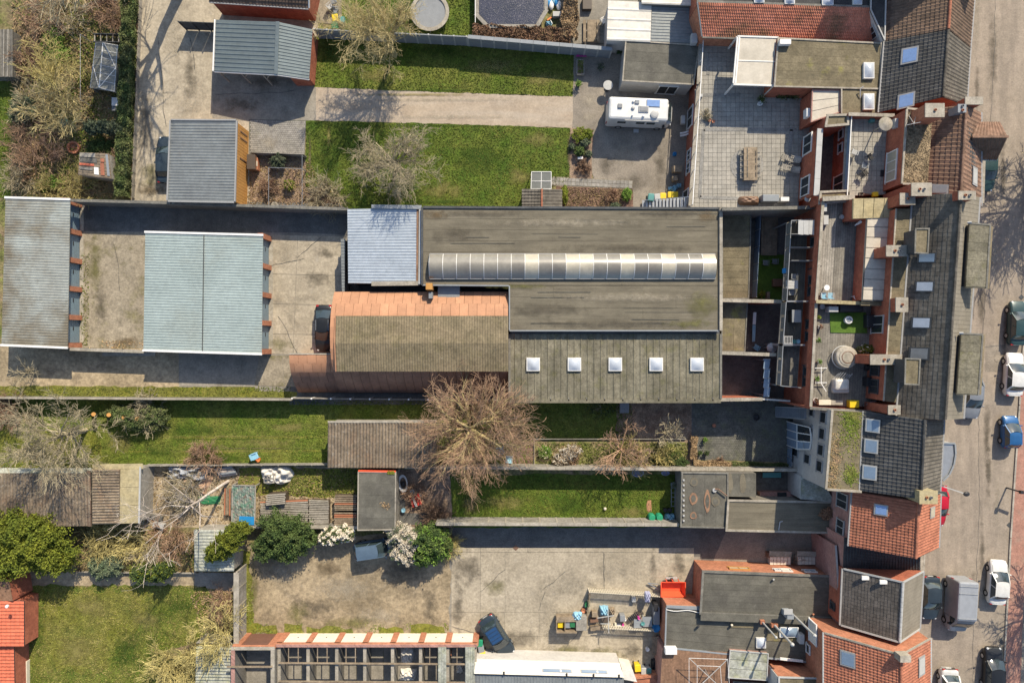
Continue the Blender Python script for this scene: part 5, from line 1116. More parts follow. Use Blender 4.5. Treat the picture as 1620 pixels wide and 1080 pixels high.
# sky blue metal roof
q=Q([(549.6,331),(667,328.5),(666,449.5),(551,448)],3.6);t=T('roof_wing','light blue ribbed metal roof wing at the left end of the big hall','building',(centroid(q).x,centroid(q).y,0))
walls_under(t,q,'block',0,.1,.97);corr(t,q,'metalsky','v',.27,.04,'rib');MB().bar(bil(q,.955,0)+V((0,0,.06)),bil(q,.955,1)+V((0,0,.06)),.28,.03).build('flashing','deckbrown',t)
MB().bar(q[1]+V((-.1,0,.1)),q[2]+V((-.1,0,.1)),.22,.24).build('verge_trim','greylight',t);MB().bar(W(588,327,3.75),W(667,328,3.75),.35,.2).build('gutter','lead',t);MB().bar(W(588,449,3.6),W(664,448,3.6),.4,.2).build('gutter','coping',t)
t,q=simple_shed('narrow ribbed strip lean-to at the left end of the blue roof',[(539,378),(546,378),(545,466),(541,466)],2.4,'metalgrey','block','v',.3,.03,'rib')
box_thing('chimney_pot','orange chimney block in the dark alley behind the vault','chimney',678.6,453,0,(.6,.6,4.6),'woodorange');box_thing('duct','grey roof duct below the orange chimney block','duct',681,467,0,(.35,.6,4.3),'grey')
box_thing('ventilation_unit','grey ventilation unit in the dark alley behind the vault','ventilation',710,462,0,(2.0,1.05,3.4),'lead',lid='grey')
# brick-orange barrel vault hall
t=T('vault_hall','hall with an orange barrel vault partly covered by brown corrugated sheets','hall',(W(668,540,0).x,W(668,540,0).y,0));X0,X1=W(531,0,2.5).x,W(804,0,2.5).x
ya,yb=W(0,462,2.6).y,W(0,622,1.6).y
def vault(s): # s 0 north .. 1 south -> (y,z)
 y=ya+(yb-ya)*s;a=(s-.40)/.60 if s>.40 else (s-.40)/.42;z=4.55-(1.7 if s<.4 else 3.9)*abs(a) ** (2.1 if s<.4 else 2.7);return y,z
NS=26;S_=[i/NS for i in range(NS+1)];mb=MB()
prof=[vault(s) for s in S_]
for X in (X0+.15,X1-.05):mb.add([(X,y,z-.08) for y,z in prof]+[(X,prof[-1][0],0),(X,prof[0][0],0)],[tuple(range(NS+3))])
mb.add([(X0+.15,prof[0][0]-.1,0),(X1,prof[0][0]-.1,0),(X1,prof[0][0]-.1,prof[0][1]-.1),(X0+.15,prof[0][0]-.1,prof[0][1]-.1)],[(0,1,2,3)]);mb.add([(X0+.15,yb+.15,0),(X1,yb+.15,0),(X1,yb+.15,.6),(X0+.15,yb+.15,.6)],[(0,1,2,3)])
mb.build('wall','brickorange',t)
def sheets(x0,x1,s0,s1,nx,rows,par,m='vault'):
 for r in range(rows):
  a,b=s0+(s1-s0)*r/rows,s0+(s1-s0)*(r+1)/rows;off=(r % 2)*.5
  for i in range(nx+1):
   u,v=max(0,(i-off)/nx),min(1,(i+1-off)/nx)
   if v-u<.005:continue
   xa,xb=x0+(x1-x0)*u+.012,x0+(x1-x0)*v-.012;mb=MB();k=5;vs=[];dz=R.uniform(0,.02)+.02
   for j in range(k+1):y,z=vault(a+(b-a)*j/k);vs+=[(xa,y,z+dz),(xb,y,z+dz)]
   n=len(vs);vs+=[(p[0],p[1],p[2]-.05) for p in vs];f=[(2*j,2*j+1,2*j+3,2*j+2) for j in range(k)]+[(0,1,n+1,n),(n-2,n-1,2*n-1,2*n-2)]+[(2*j,2*j+2,n+2*j+2,n+2*j) for j in range(k)]+[(2*j+1,2*j+3,n+2*j+3,n+2*j+1) for j in range(k)]
   mb.add(vs,f);mb.build('vault_sheet',m,par,smooth=False)
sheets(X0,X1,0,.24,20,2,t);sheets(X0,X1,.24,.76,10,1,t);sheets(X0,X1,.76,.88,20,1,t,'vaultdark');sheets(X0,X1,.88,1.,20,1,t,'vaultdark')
qa,qb=[vault(s) for s in (.24,.50)],[vault(s) for s in (.50,.77)];xs0,xs1=W(533,0,4.2).x,W(804,0,4.2).x
qq=[V((xs0,qa[0][0],4.55)),V((xs1,qa[0][0],4.55)),V((xs1,qb[1][0],4.3)),V((xs0,qb[1][0],4.3))]
top=[V((xs0,qa[1][0],4.76)),V((xs1,qa[1][0],4.76))]
corr(t,[qq[0],qq[1],top[1],top[0]],'corr','u',.24,.04,'wave');corr(t,[top[0],top[1],qq[2],qq[3]],'corr','u',.24,.04,'wave')
MB().bar(qq[0]+V((-.06,0,.0)),top[0]+V((-.06,0,0)),.1,.12).build('verge_trim','vault',t);MB().bar(top[0]+V((-.06,0,0)),qq[3]+V((-.06,0,0)),.1,.12).build('verge_trim','vault',t)
t=T('vault_annex','lower orange curved sheet annex at the left of the vault hall','annex',(W(495,590,0).x,W(495,590,0).y,0));x0,x1=W(459,0,2.8).x,W(530,0,2.8).x
yA,yB=W(0,560,3.).y,W(0,622,1.6).y
def vault(s):y=yA+(yB-yA)*s;return y,3.1-2.8*s ** 2.2
mb=MB();pr=[vault(s) for s in S_]
for X in (x0+.1,x1):mb.add([(X,y,z-.05) for y,z in pr]+[(X,yB,0),(X,yA,0)],[tuple(range(NS+3))])
mb.add([(x0+.1,yA-.05,0),(x1,yA-.05,0),(x1,yA-.05,3.),(x0+.1,yA-.05,3.)],[(0,1,2,3)]);mb.build('wall','brickorange',t)
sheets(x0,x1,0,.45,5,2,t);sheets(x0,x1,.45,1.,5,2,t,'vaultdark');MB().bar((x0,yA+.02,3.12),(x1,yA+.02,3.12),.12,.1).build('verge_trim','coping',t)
# ================================================================== COURTYARDS right of the hall
ct=T('yard',None,None,W(1190,480,0));ct['kind']='structure'
mb=MB();mb.slab([p+V((0,0,.03)) for p in Q([(1115,330),(1285,330),(1270,640),(1115,640)],0)],.03);mb.build('yard_floor','asphalt',ct)
def lowroof(label,px,z,m,n,axis,cop='copingdark'):
 return flat(label,px,z,m,'block',nst=n,axis=axis,cop=cop,cw=.1,ch=.06,name='low_roof',cat='roof',gap=.02)
lowroof('weathered low plank roof with moss patches right of the hall',[(1143,333),(1188,333),(1184,472),(1143,472)],2.0,'feltmoss',13,'v')
lowroof('streaked grey green low roof right of the hall, below the cross wall',[(1142,479),(1182,479),(1178,556),(1142,556)],2.2,'feltmoss',2,'u')
for lab,pts,h in (('granite topped cross wall between the first two courtyards',[(1142,475),(1236,477)],3.4),('granite topped cross wall above the pitch dark courtyard',[(1142,558),(1228,561)],3.4),('stone topped wall below the pitch dark courtyard',[(1136,632),(1206,631)],3.3)):wall(lab,pts,h,'brick',.22,cop='coping',cw=.32)
wall('thin dark topped wall closing the pitch dark courtyard',[(1206,631),(1250,634)],3.2,'block',.15,cop='greylight',cw=.16)
wall('tall dark wall between the tiled terrace and the courtyards',[(1142,331),(1298,328)],4.6,'block',.22,cop='copingdark',cw=.3)
fence('slim glass screen on the grey strip of the first courtyard',(1204,335),(1197,470),1.6,'glassroof',post='steel',boards=1,th=.03,pw=.05,n=5)
t=T('grey_strip','narrow grey paved strip between the low plank roof and the glass screen','path',W(1194,400,.1));strips(t,Q([(1189,350),(1203,350),(1197,471),(1185,471)],.3),7,'deckdark','paving_slab','v')
t=T('wooden_deck','small brown timber deck in the first courtyard','deck',W(1217,390,.2));strips(t,Q([(1205,340),(1231,340),(1229,404),(1204,404)],.35),10,'wood','plank','u')
ground('artificial_lawn',[(1196,403),(1246,403),(1242,474),(1190,474)],.05,'matgreen')
for k,(x,y) in enumerate(((1211,415),(1226,413))):t=chair(('left' if k == 0 else 'right')+' dark wicker tub chair on the shaded artificial lawn',x,y,.05,90,'grey')
box_thing('storage_box','brown storage box on the artificial lawn','box',1231,447,.05,(.9,.75,.5),'brown');box_thing('storage_box','narrow brown planter box at the foot of the artificial lawn','box',1216,467,.05,(.3,.7,.5),'wood')
pot('leafy plant at the lower corner of the artificial lawn',1204,464,.05,.2,'grey','leafyellow',.3,.35)
t=T('slide','long blue and white child slide in the shaded second courtyard','slide',W(1193,515,.8));MB().bar(W(1194,494,1.2),W(1193,513,.9),.3,.08).build('white_panel','whitep',t);MB().bar(W(1193,514,.9),W(1192,540,.4),.3,.08).build('blue_chute','skyblue',t)
for y in (495,515):MB().bar(W(1194,y,0),W(1194,y,1.0),.06).build('leg','steel',t)
chair('clear folding chair at the end of the blue slide',1197,549,0,60,'skyblue')
round_thing('patio_heater','round pale grey patio heater cap in the corner of the second courtyard','patio heater',1223,550,0,[(.06,0),(.06,2.0),(.5,2.05),(.45,2.12),(.08,2.3),(.03,2.32)],'greylight')
t=T('glass_canopy','slim dark glazed canopy beside the pitch dark courtyard','canopy',W(1213,600,0));
for k in range(4):mb=MB();mb.slab(shrink(Q([(1209,568+15*k),(1219,568+15*k),(1217,583+15*k),(1207,583+15*k)],3.0),.94),.03);mb.build('pane','glassroof',t);p=W(1208,568+15*k,3.02);MB().bar(p,W(1219,568+15*k,3.02),.05).build('bar','steel',t)
for y in (569,625):a=W(1208,y,3.);MB().bar((a.x,a.y,0),a,.08).build('post','steel',t)
# balconies on the rear facade
def balcony(label,px,z,m='feltgrey',rail='steel',glass=True,nx=None):
 q=Q(px,z);t=T('balcony',label,'balcony',(centroid(q).x,centroid(q).y,z-.2));mb=MB();mb.slab(q,.2);s=mb.build('floor_slab','coping',t);strips(s,[p+V((0,0,.03)) for p in shrink(q,.97)],7,m,'deck_board','u',gap=.02,th=.03)
 for a,b in ((q[1],q[0]),(q[0],q[3]),(q[3],q[2])):
  n=max(2,round((b-a).length/1.3));up=V((0,0,1.))
  MB().bar(a+up,b+up,.06,.06).build('hand_rail',rail,t)
  for k in range(n+1):p=a.lerp(b,k/n);MB().bar(p,p+up*.98,.045).build('rail_post',rail,t)
  for k in range(n):p,r=a.lerp(b,(k+.06)/n),a.lerp(b,(k+.94)/n);MB().bar(p+up*.5,r+up*.5,.015,.85).build('glass_panel','ghglass',t)
 for c in (q[0],q[3]):MB().bar((c.x+.1,c.y,0),(c.x+.1,c.y,z-.2),.12).build('column','steel',t)
 return t,q
bA,qA=balcony('long upper rear balcony with white table and dividers, furthest up the photo',[(1245,352),(1278,350),(1272,477),(1238,477)],3.9)
balcony('middle rear balcony holding a grill and a drying rack',[(1237,478),(1271,478),(1266,545),(1232,544)],3.9)
balcony('lowest rear balcony with an empty dark floor',[(1232,546),(1266,546),(1261,612),(1228,609)],3.9,'deckdark')
for y in (370,391,412):a,b=W(1252,y,5.0),W(1286,y,5.0);k=MB();k.bar((a.x,a.y,4.45),(b.x,b.y,4.45),.04,1.1);o=k.build('divider','framegrey',bA)
t=T('canopy','pale translucent canopy sheet at the top of the upper rear balcony','canopy',W(1275,360,5));
for k in range(3):mb=MB();mb.slab(shrink(Q([(1263+8.5*k,348),(1271.5+8.5*k,348),(1271+8.5*k,372),(1262.5+8.5*k,371)],6.2),.96),.03);mb.build('sheet','greylight',t)
for x in (1263,1288):a=W(x,348,6.2);MB().bar((a.x,a.y,3.9),a,.05).build('post','steel',t)
table('grey topped table on the upper rear balcony',1253,450,3.92,1.1,.8,0,'greylight',planks=3);chair('dark chair beside the grey topped table',1256,437,3.92,90,'grey');chair('dark chair below the grey topped table',1252,463,3.92,-90,'lead')
box_thing('crate','bright blue crate hanging by the upper balcony rail','crate',1243,428,3.92,(.35,.45,.4),'blue');box_thing('barbecue','black covered grill on the middle balcony','grill',1260,500,3.92,(.8,1.1,.9),'black',lid='grey')
t=T('drying_rack','small white drying rack on the middle balcony','drying rack',W(1247,537,4));
for k in range(6):MB().bar(W(1241+2.4*k,532,4.9),W(1241+2.4*k,543,4.9),.025).build('rod','whitep',t)
for y in (532,543):MB().bar(W(1240,y,4.88),W(1254,y,4.88),.03).build('frame_bar','whitep',t)
for x in (1241,1253):MB().bar(W(x,533,3.95),W(x,542,4.88),.03).build('leg','whitep',t)
for k,(x,m) in enumerate(((1257,'teal'),(1263,'skyblue'))):round_thing('bucket',['green bucket beside the drying rack','sky blue bucket beside the brick wall on the middle balcony'][k],'bucket',x,540,3.92,[(.15,0),(.2,.3),(.17,.3),(.02,.25)],m)
# ================================================================== RED TERRACED BLOCK with roof terraces
RZ=6.0
w=[W(1300,313,RZ),W(1420,313,RZ),W(1395,645,RZ),W(1281,645,RZ)];c=centroid(w)
t=T('apartment_block','red brick rear block carrying two roof terraces','apartment block',(c.x,c.y,0));blk=t
mb=MB();mb.prism([p-V((0,0,.12)) for p in w],0);mb.build('wall','brick',t)
a,b=w[0],w[3]
edge(t,[W(1302,313,6.9),W(1291,476,6.9),W(1282,645,6.9)],.24,.1,'coping','coping',piece=1.5)
for (p,r) in ((W(1302,313,6.9),W(1291,476,6.9)),(W(1291,476,6.9),W(1282,645,6.9))):MB().bar(p-V((0,0,.5)),r-V((0,0,.5)),.2,.98).build('parapet_wall','brick',t)
for tt in (.20,.235+.15,.44,.60,.66,.83,.88):window(t,a,b,tt,4.95,.75,1.1,'darkmetal',bars=0)
for k,tt in enumerate((.33,.58,.8)):
 p=a.lerp(b,tt);MB().bar((p.x-.06,p.y,4.),(p.x-.06,p.y,6.8),.08).build('downpipe','darkmetal',t)
t1=Q([(1303,320),(1372,320),(1364,477),(1293,475)],6.02);fl=MB();fl.slab(t1,.1);fl=fl.build('terrace_floor','deckdark',blk);strips(fl,[bil(t1,0,0),bil(t1,.32,0),bil(t1,.32,1),bil(t1,0,1)],6,'woodgrey','deck_board','u',gap=.03);strips(fl,[bil(t1,.33,0),bil(t1,1,0),bil(t1,1,1),bil(t1,.33,1)],13,'deckmid','deck_board','u',gap=.03)
t2=Q([(1293,481),(1396,485),(1386,643),(1283,642)],6.02);fl=MB();fl.slab(t2,.1);fl=fl.build('terrace_floor','deckdark',blk);strips(fl,t2,26,'deckmid','deck_board','u',gap=.03)
wall('pale coped divider wall between the two roof terraces',[(1291,477),(1404,481)],7.3,'brick',.2,z0=6,cop='beigeroof',cw=.3)
wall('mossy topped wall at the bottom of the lower roof terrace',[(1281,645),(1392,652)],7.1,'brick',.2,z0=0,cop='copingdark',cw=.26)
wall('rough stone topped wall above the upper roof terrace',[(1301,315),(1352,312)],7.2,'brick',.25,z0=6,cop='coping',cw=.4,piece=.6)
# pieces over terrace 1
t,rf,q=flat('beige panelled porch roof at the top of the upper roof terrace',[(1350,314),(1416,313),(1413,344),(1349,346)],8.0,'beigeroof','brick',6.1,nst=4,axis='u',cop=None,name='porch',cat='porch',strip='roof_panel',gap=.06)
t,rf,q=flat('veranda roof of eight cream panels beside the upper roof terrace',[(1371.7,342),(1415,343),(1406.5,476),(1364,475)],7.9,'whitepanel','brick',6.1,nst=8,axis='v',cop='darkmetal',cw=.08,ch=.06,name='veranda',cat='veranda',strip='roof_panel',gap=.1)
q=Q([(1364,475),(1406,476),(1404,484),(1362,483)],7.7);t=T('porch','mossy ledge roof at the bottom end of the cream panels','roof',(q[0].x,q[0].y,6));mb=MB();mb.slab(q,.15);mb.build('ledge','feltmoss',t)
# rear upper storey wall with mossy flat strip
q=Q([(1417.5,330),(1440,330),(1419.5,637),(1397.5,634)],9.0);c=centroid(q);t=T('upper_storey','red brick upper storey with a narrow mossy flat roof','building',(c.x,c.y,6));up=t
walls_under(t,q,'brick',5.5,.1,.998);mb=MB();mb.slab([p-V((0,0,.02)) for p in q],.06);rf=mb.build('roof','feltmoss',t);strips(rf,q,19,'feltmoss','felt_strip','v',gap=.02,th=.03,jz=.01);edge(t,[q[0],q[3]],.12,.08,'coping','coping')
window(t,q[0],q[3],.60,7.3,1.5,1.9,'greylight');window(t,q[0],q[3],.83,7.4,1.4,1.4,'darkmetal');window(t,q[0],q[3],.93,7.4,1.2,1.4,'darkmetal')
for (x,y,w_,h_,l) in ((1418,397,1.7,.85,0),(1426,482,.95,1.15,0),(1391,568.5,2.4,.78,0),(1414,648,.95,.7,0)):chimney(up,x+(10 if w_>2 else 0),y,6,9.9 if w_<2 else 9.5,min(w_,1.7) if w_<2 else 2.6,h_,pots=2 if w_>1.2 else 1)
# long slate house
t,rf,g=gable('long terraced house with a weathered grey slate roof and two street dormers',((1445,308),(1419,660)),((1549,312),(1523,662)),9.,12.,'slategrey','brick',ridge=((1520,306),(1495,664)),tw=.36,tl=.36,s_profile=False,tm2='roofsheet',ridge_m='slategrey');H3=t
a0,a1,b0,b1,r0,r1=g;pl=[a0,a1,r1,r0]
for (x0,y0,x1,y1,m) in ((1453,402,1482,417,'glassroof'),(1449,448,1479,463,'dome'),(1443,506,1474,521,'dome'),(1439,555,1471,571,'grey')):rwin(rf,pl,x0,y0,x1,y1,m=m,fm='darkmetal',lift=.16)
def box_dormer(parent,px,z,zb,roofm,side,cop='coping',nm='dormer'):
 q=Q(px,z);mb=MB();mb.prism([p-V((0,0,.05)) for p in shrink(q,.95)],zb);d=mb.build(nm,side,parent);mb=MB();mb.slab(q,.1);r=mb.build('dormer_roof',roofm,d)
 return d,q
for px in ([(1448,362),(1469,362),(1467,400.5),(1447,400)],[(1432,567),(1455,568),(1453,608),(1431,607)]):
 d,q=box_dormer(rf,px,11.2,9.5,'feltmoss','darkmetal');edge(d,q,.12,.08,'copingdark','trim',closed=True)
for px in ([(1533,353),(1566,356),(1560,456),(1527,455)],[(1520,527),(1554,529),(1547,625),(1513,624)]):
 d,q=box_dormer(H3,px,11.4,8.6,'mossrib','darkmetal');strips(d,[p+V((0,0,.03)) for p in shrink(q,.97)],7,'mossrib','felt_strip','v',th=.03,jz=.02);edge(d,[q[0],q[1],q[2]],.14,.08,'copingdark','trim')
 e=[q[1]+V((.05,0,-.12)),q[1]+V((.75,0,-.7)),q[2]+V((.75,0,-.7)),q[2]+V((.05,0,-.12))];mb=MB();mb.slab(e,.05);mb.build('canopy','corr',d)
 q_=q[0]+V((-.3,.0,.25));MB().tube(q_,q_+V((.25,0,.15)),.1,.1,8,True).build('vent','greylight',d)
box_thing('vent_box','small grey vent box on the grey street slope near the top chimney','vent',1523,342,10.6,(.25,.9,.3),'lead');box_thing('vent_box','small grey vent box on the grey street slope near its bottom end','vent',1503,632,10.6,(.25,.9,.3),'greylight')
chimney(H3,1529,309.5,9,12.3,1.3,.62,'brick','coping',2)
# ---- terrace clutter 1
c=W(1308,455,6.75);t=T('bistro_table','small round white table on the upper roof terrace','table',(c.x,c.y,6.05));MB().lathe((0,0,0),[(.24,.7),(.25,.73),(.02,.735)],20).build('table_top','whitep',t,local=True);MB().tube((0,0,0),(0,0,.7),.04,.04,6).build('leg','steel',t,local=True)
for k,x in enumerate((1303,1313)):chair(('left' if k == 0 else 'right')+' sky blue chair by the small round white table',x,467,6.05,90,'greylight',sm='skyblue')
chair('white folding chair in the bottom corner of the upper roof terrace',1355,470,6.05,120,'whitep');
for k,(x,y,m,l) in enumerate(((1332,343,'greylight','round grey pot in the shade under the beige porch'),(1340,353,'darkbrown','dark round pot below the beige porch'))):pot(l,x,y,6.05,.2,m,None,.35)
box_thing('shelf','small white shelf frame by the left parapet of the upper roof terrace','shelf',1307,348,6.05,(.45,.85,.4),'greylight');box_thing('cupboard','pale box in the top corner of the upper roof terrace','box',1304,328,6.05,(.5,.75,.8),'greylight')
t=T('parasol','folded white parasol lying beside the beige porch','parasol',W(1358,352,6.6));MB().tube(W(1352,357,6.6),W(1363,350,6.9),.05,.16,8,True).build('canopy_cloth','whitep',t);MB().bar(W(1357,352,6.5),W(1364,366,6.1),.03).build('pole','steel',t)
# ---- terrace clutter 2
q=Q([(1313,495),(1370,494),(1372,527),(1314,526)],6.09);t=T('rug','green artificial grass rug on the lower roof terrace','rug',(centroid(q).x,centroid(q).y,6.06));mb=MB();mb.slab(q,.03);mb.build('rug_mat','matgreen',t)
c=W(1343,506,6.5);t=T('fire_bowl','round patterned white stool on the green rug','stool',(c.x,c.y,6.1));MB().lathe((0,0,0),[(.3,0),(.34,.2),(.34,.42),(.2,.45),(.02,.43)],20).build('drum','whitep',t,local=True);MB().lathe((0,0,.452),[(.22,0),(.2,.015),(.1,.015),(.08,0)],16).build('seat_ring','lead',t,local=True)
c=W(1341,565,6.9);t=T('hot_tub','round taupe hot tub with closed lid','hot tub',(c.x,c.y,6.05));MB().lathe((0,0,0),[(1.0,0),(1.03,.3),(.98,.68),(.9,.76),(.75,.78),(.7,.7)],36).build('tub_wall','coping',t,local=True)
MB().lathe((.03,0,.70),[(.74,0),(.76,.06),(.72,.12),(.55,.14),(.02,.16)],36).build('lid','coping',t,local=True);MB().lathe((.03,0,.86),[(.56,-.01),(.5,.01),(.48,-.01)],36).build('lid_seam','brown',t,local=True);MB().lathe((-.15,0,0),[(1.0,.35),(1.06,.4),(1.0,.45)],36).build('rim_board','greylight',t,local=True)
c=W(1334,608,6.9);t=T('covered_furniture','garden furniture under a pale fabric cover','garden furniture',(c.x,c.y,6.05));rounded(1.3,1.0,0,.75,.2).build('cover_cloth','tarp',t,local=True);rounded(1.5,.5,0,.45,.15,c=(.05,-.55)).build('bench_cover','greylight',t,local=True);
mb=MB();
for k in range(7):mb.bar((-.8+.22*k,.55,.75),(-.4+.2*k,1.0+.1*math.sin(k),.9),.04)
mb.build('frame_rods','framegrey',t,local=True)
box_thing('crate','bright yellow crate on the bottom wall of the lower roof terrace','crate',1352,639,6.05,(.85,.65,.6),'yellow');
t=T('bench','low pale bench by the bottom wall of the lower roof terrace','bench',W(1312,636,6.3));MB().box(W(1304,636,6.4),(1.1,.45,.35)).build('seat','cream',t);MB().box(W(1323,636.5,6.4),(1.0,.4,.35)).build('back_half','coping',t)
t=T('drying_rack','white pole drying rack lying along the left of the lower roof terrace','drying rack',W(1299,595,6.4))
for a,b in (((1299,580),(1299,606)),((1289,582),(1308,582)),((1289,605),(1308,605)),((1299,606),(1307,619))):MB().bar(W(*a,6.4+.01*(a[0] == b[0])),W(*b,6.4),.06).build('pole','whitep',t)
for x,y in ((1290,582),(1307,582),(1290,605),(1307,605)):MB().bar(W(x,y,6.05),W(x,y,6.4),.05).build('leg','whitep',t)
for k,(x,y,m,lf,l) in enumerate(((1301,485,'greylight',None,'round white rimmed pot in the top corner of the lower roof terrace'),(1298,517,'greylight','leafbrown','round bowl planter by the left edge of the lower roof terrace'),(1294,538,'whitep','leafbright','white pot with bright leaves, uppermost by the drying rack'),(1296,572,'whitep','leafbright','leafy pot just above the drying rack'),(1292,599,'whitep','leafbright','white pot with bright leaves between the rack poles'),(1291,633,'whitep','leafbrown','white round pot in the bottom corner beside the pale bench'),(1294,502,'orange','leafyellow','small orange pot above the bowl planter'))):pot(l,x,y,6.05,.24 if k in (0,1,5) else .16,m,lf,.35,.2,90)
c=W(1376,553,6.8);leafy('shrub','yellow flowering shrub beside the hot tub and brick chimney','shrub',[(c.x,c.y,6.5,.9,.4,.45)],1500,.06,'leafyellow',m2='blossom',n2=100)
box_thing('cupboard','grey worktop unit at the top of the lower roof terrace','cupboard',1319,489,6.05,(.85,.5,.85),'greylight');box_thing('sofa','black outdoor sofa against the divider wall','sofa',1348,487,6.05,(2.1,.7,.7),'black',bev=.1)
box_thing('sofa','dark side sofa at the right of the green rug','sofa',1379,508,6.05,(.8,1.2,.7),'black',bev=.1)
t=T('bicycle','dark bicycle with silver frame in the bottom right of the lower roof terrace','bicycle',W(1380,640,6.6));P1,P2=W(1370,640,6.4),W(1388,637,6.4)
for p in (P1,P2):MB().lathe(p-V((0,0,.03)),[(.34,0),(.36,.03),(.34,.06),(.31,.03),(.34,0)],20,.45,.3).build('wheel','rubber',t)
for a,b in ((P1,W(1377,636,6.8)),(W(1377,636,6.8),W(1385,634,6.8)),(W(1385,634,6.8),P2),(W(1377,636,6.8),W(1380,641,6.3)),(W(1380,641,6.3),W(1385,634,6.8))):MB().bar(a,b,.05).build('frame_tube','steel',t)
heap('bag','black bag below the brick chimney on the lower roof terrace','bag',1377,581,6.05,.45,.35,.5,'black',seed=4);box_thing('grill','narrow black grill by the windows of the lower roof terrace','grill',1377,604,6.05,(.5,.8,.9),'black')
# ================================================================== TOP RIGHT houses
# salmon tile roof annex
q=[W(1111,58,4.9),W(1395,68,4.9),W(1376,12,6.3),W(1104,4,6.3)];t=T('tiled_annex','annex with a salmon pink tiled roof turning brown with moss','building',(centroid(q).x,centroid(q).y,0))
mb=MB();mb.prism([p-V((0,0,.12)) for p in shrink(q,.99)],0);mb.build('wall','brickorange',t);mb=MB();mb.slab(q,.1);rf=mb.build('roof','darkmetal',t);tiles(rf,[p+V((0,0,.01)) for p in q],'tilemoss',.2,.26,th=.035)
MB().bar(q[0]+V((0,-.08,0)),q[1]+V((0,-.08,0)),.14,.12).build('gutter','copingdark',t);MB().bar(q[0]+V((-.05,0,.03)),q[3]+V((-.05,0,.03)),.1,.12).build('verge_trim','framegrey',t)
t,rf,q=flat('dark mossy low roof at the very top with two little skylights',[(1106,-60),(1400,-60),(1376,12),(1104,3)],6.2,'feltblack','brick',nst=6,cop='copingdark',name='rear_building')
for x,y,w_ in ((1200,0,.9),(1248,2,.9),(1308,4,1.0),(1355,3,.8)):dome(t,x,y,6.2,w_,.7,'dome')
q=[W(1318,-190),W(1500,-190),W(1500,-36),W(1318,-36)];t=T('tall_house','tall house beyond the top edge shading the salmon roof','house',(q[0].x,q[2].y,0));mb=MB();mb.prism([p+V((0,0,13)) for p in q],0);mb.build('wall','brick',t);mb=MB();mb.slab([p+V((0,0,13.2)) for p in shrink(q,1.02)],.15);mb.build('roof','felt',t)
# pergola
q=Q([(1166.5,58),(1231,60),(1225,136),(1160,134)],5.5);t=T('pergola','white framed pergola with two pale roof panels on the tiled terrace','pergola',(centroid(q).x,centroid(q).y,TZ))
for v0,v1 in ((.02,.49),(.51,.98)):mb=MB();mb.slab([p+V((0,0,.02)) for p in [bil(q,.05,v0),bil(q,.95,v0),bil(q,.95,v1),bil(q,.05,v1)]],.04);mb.build('roof_panel','whitepanel',t)
for a,b in ((q[0],q[1]),(q[3],q[2])):MB().bar(a,b,.14,.18).build('beam','frame',t)
for a,b in ((q[0],q[3]),(q[1],q[2]),(q[0].lerp(q[1],.05),q[3].lerp(q[2],.05))):MB().bar(a-V((0,.1,.004)),b+V((0,.1,-.004)),.14,.17).build('beam','frame',t)
MB().bar(bil(q,.04,.5)+V((0,0,.03)),bil(q,.96,.5)+V((0,0,.03)),.1,.06).build('beam','frame',t)
for p in q:MB().bar((p.x,p.y,TZ),p-V((0,0,.1)),.14).build('post','frame',t)
# mossy flat roof building
t,rf,q=flat('brick flat roofed building with moss stained felt beside the pergola',[(1231,61),(1394,69),(1392,141),(1225,137)],5.8,'feltmoss','brick',TZ,nst=6,cop='coping',cw=.14,ch=.08)
bq=Q([(1331,139),(1392,139),(1391,180),(1331,180)],5.8);walls_under(t,bq,'brick',3,.1,.985);mb=MB();mb.slab([p-V((0,0,.04)) for p in bq],.06);mb.build('roof','feltmoss',t);edge(t,[bq[0],bq[3]],.12,.08,'coping','coping')
for y in (113,162):dome(t,1373,y,5.85,.95,1.45)
box_thing('ac_unit','white air conditioner unit at the top of the moss stained roof','air conditioner',1243,66,5.85,(1.0,.45,.45),'whitep');t2=T('vent_pipe','thin curved vent pipe between the two rectangular domes','pipe',W(1364,140,5.8));MB().path([W(1361,155,5.85),W(1361,141,6.1),W(1366,137,6.2)],.05).build('pipe','greylight',t2)
t,rf,q=flat('small porch roof of three cream panels below the moss stained roof',[(1285,143),(1329,143),(1328,178),(1283,193)],5.6,'whitepanel','brick',TZ,nst=3,cop='brickpink',cw=.1,ch=.08,name='porch',cat='porch',strip='roof_panel',gap=.06)
box_thing('ac_unit','white wall unit at the left side of the cream panel porch','air conditioner',1279,178,4.6,(.35,.8,.7),'whitep')
# terrace furniture
t=table('long weathered wooden dining table on the round inlay',1187.5,259,TZ,1.25,3.1,0,'wood',planks=5)
for k in range(5):
 y=240+9.5*k;chair(['top','second','middle','fourth','bottom'][k]+' slatted chair on the left side of the wooden dining table',1175,y,TZ,180,'woodgrey',group='slatted chairs on the left side')
for k in range(4):
 y=243+11*k;chair(['top','second','third','bottom'][k]+' slatted chair on the right side of the wooden dining table',1200,y,TZ,0,'woodgrey',group='slatted chairs on the right side')
chair('upper reclining wooden lounger at the right of the terrace',1247,250,TZ,160,'woodgrey',True);chair('lower reclining wooden lounger at the right of the terrace',1246,265,TZ,165,'woodgrey',True)
for k,(x,y) in enumerate(((1262,251),(1260,268))):box_thing('cushion',('upper' if k == 0 else 'lower')+' grey footstool beside the reclining loungers','footstool',x,y,TZ,(.8,.5,.35),'greylight',rz=-.2)
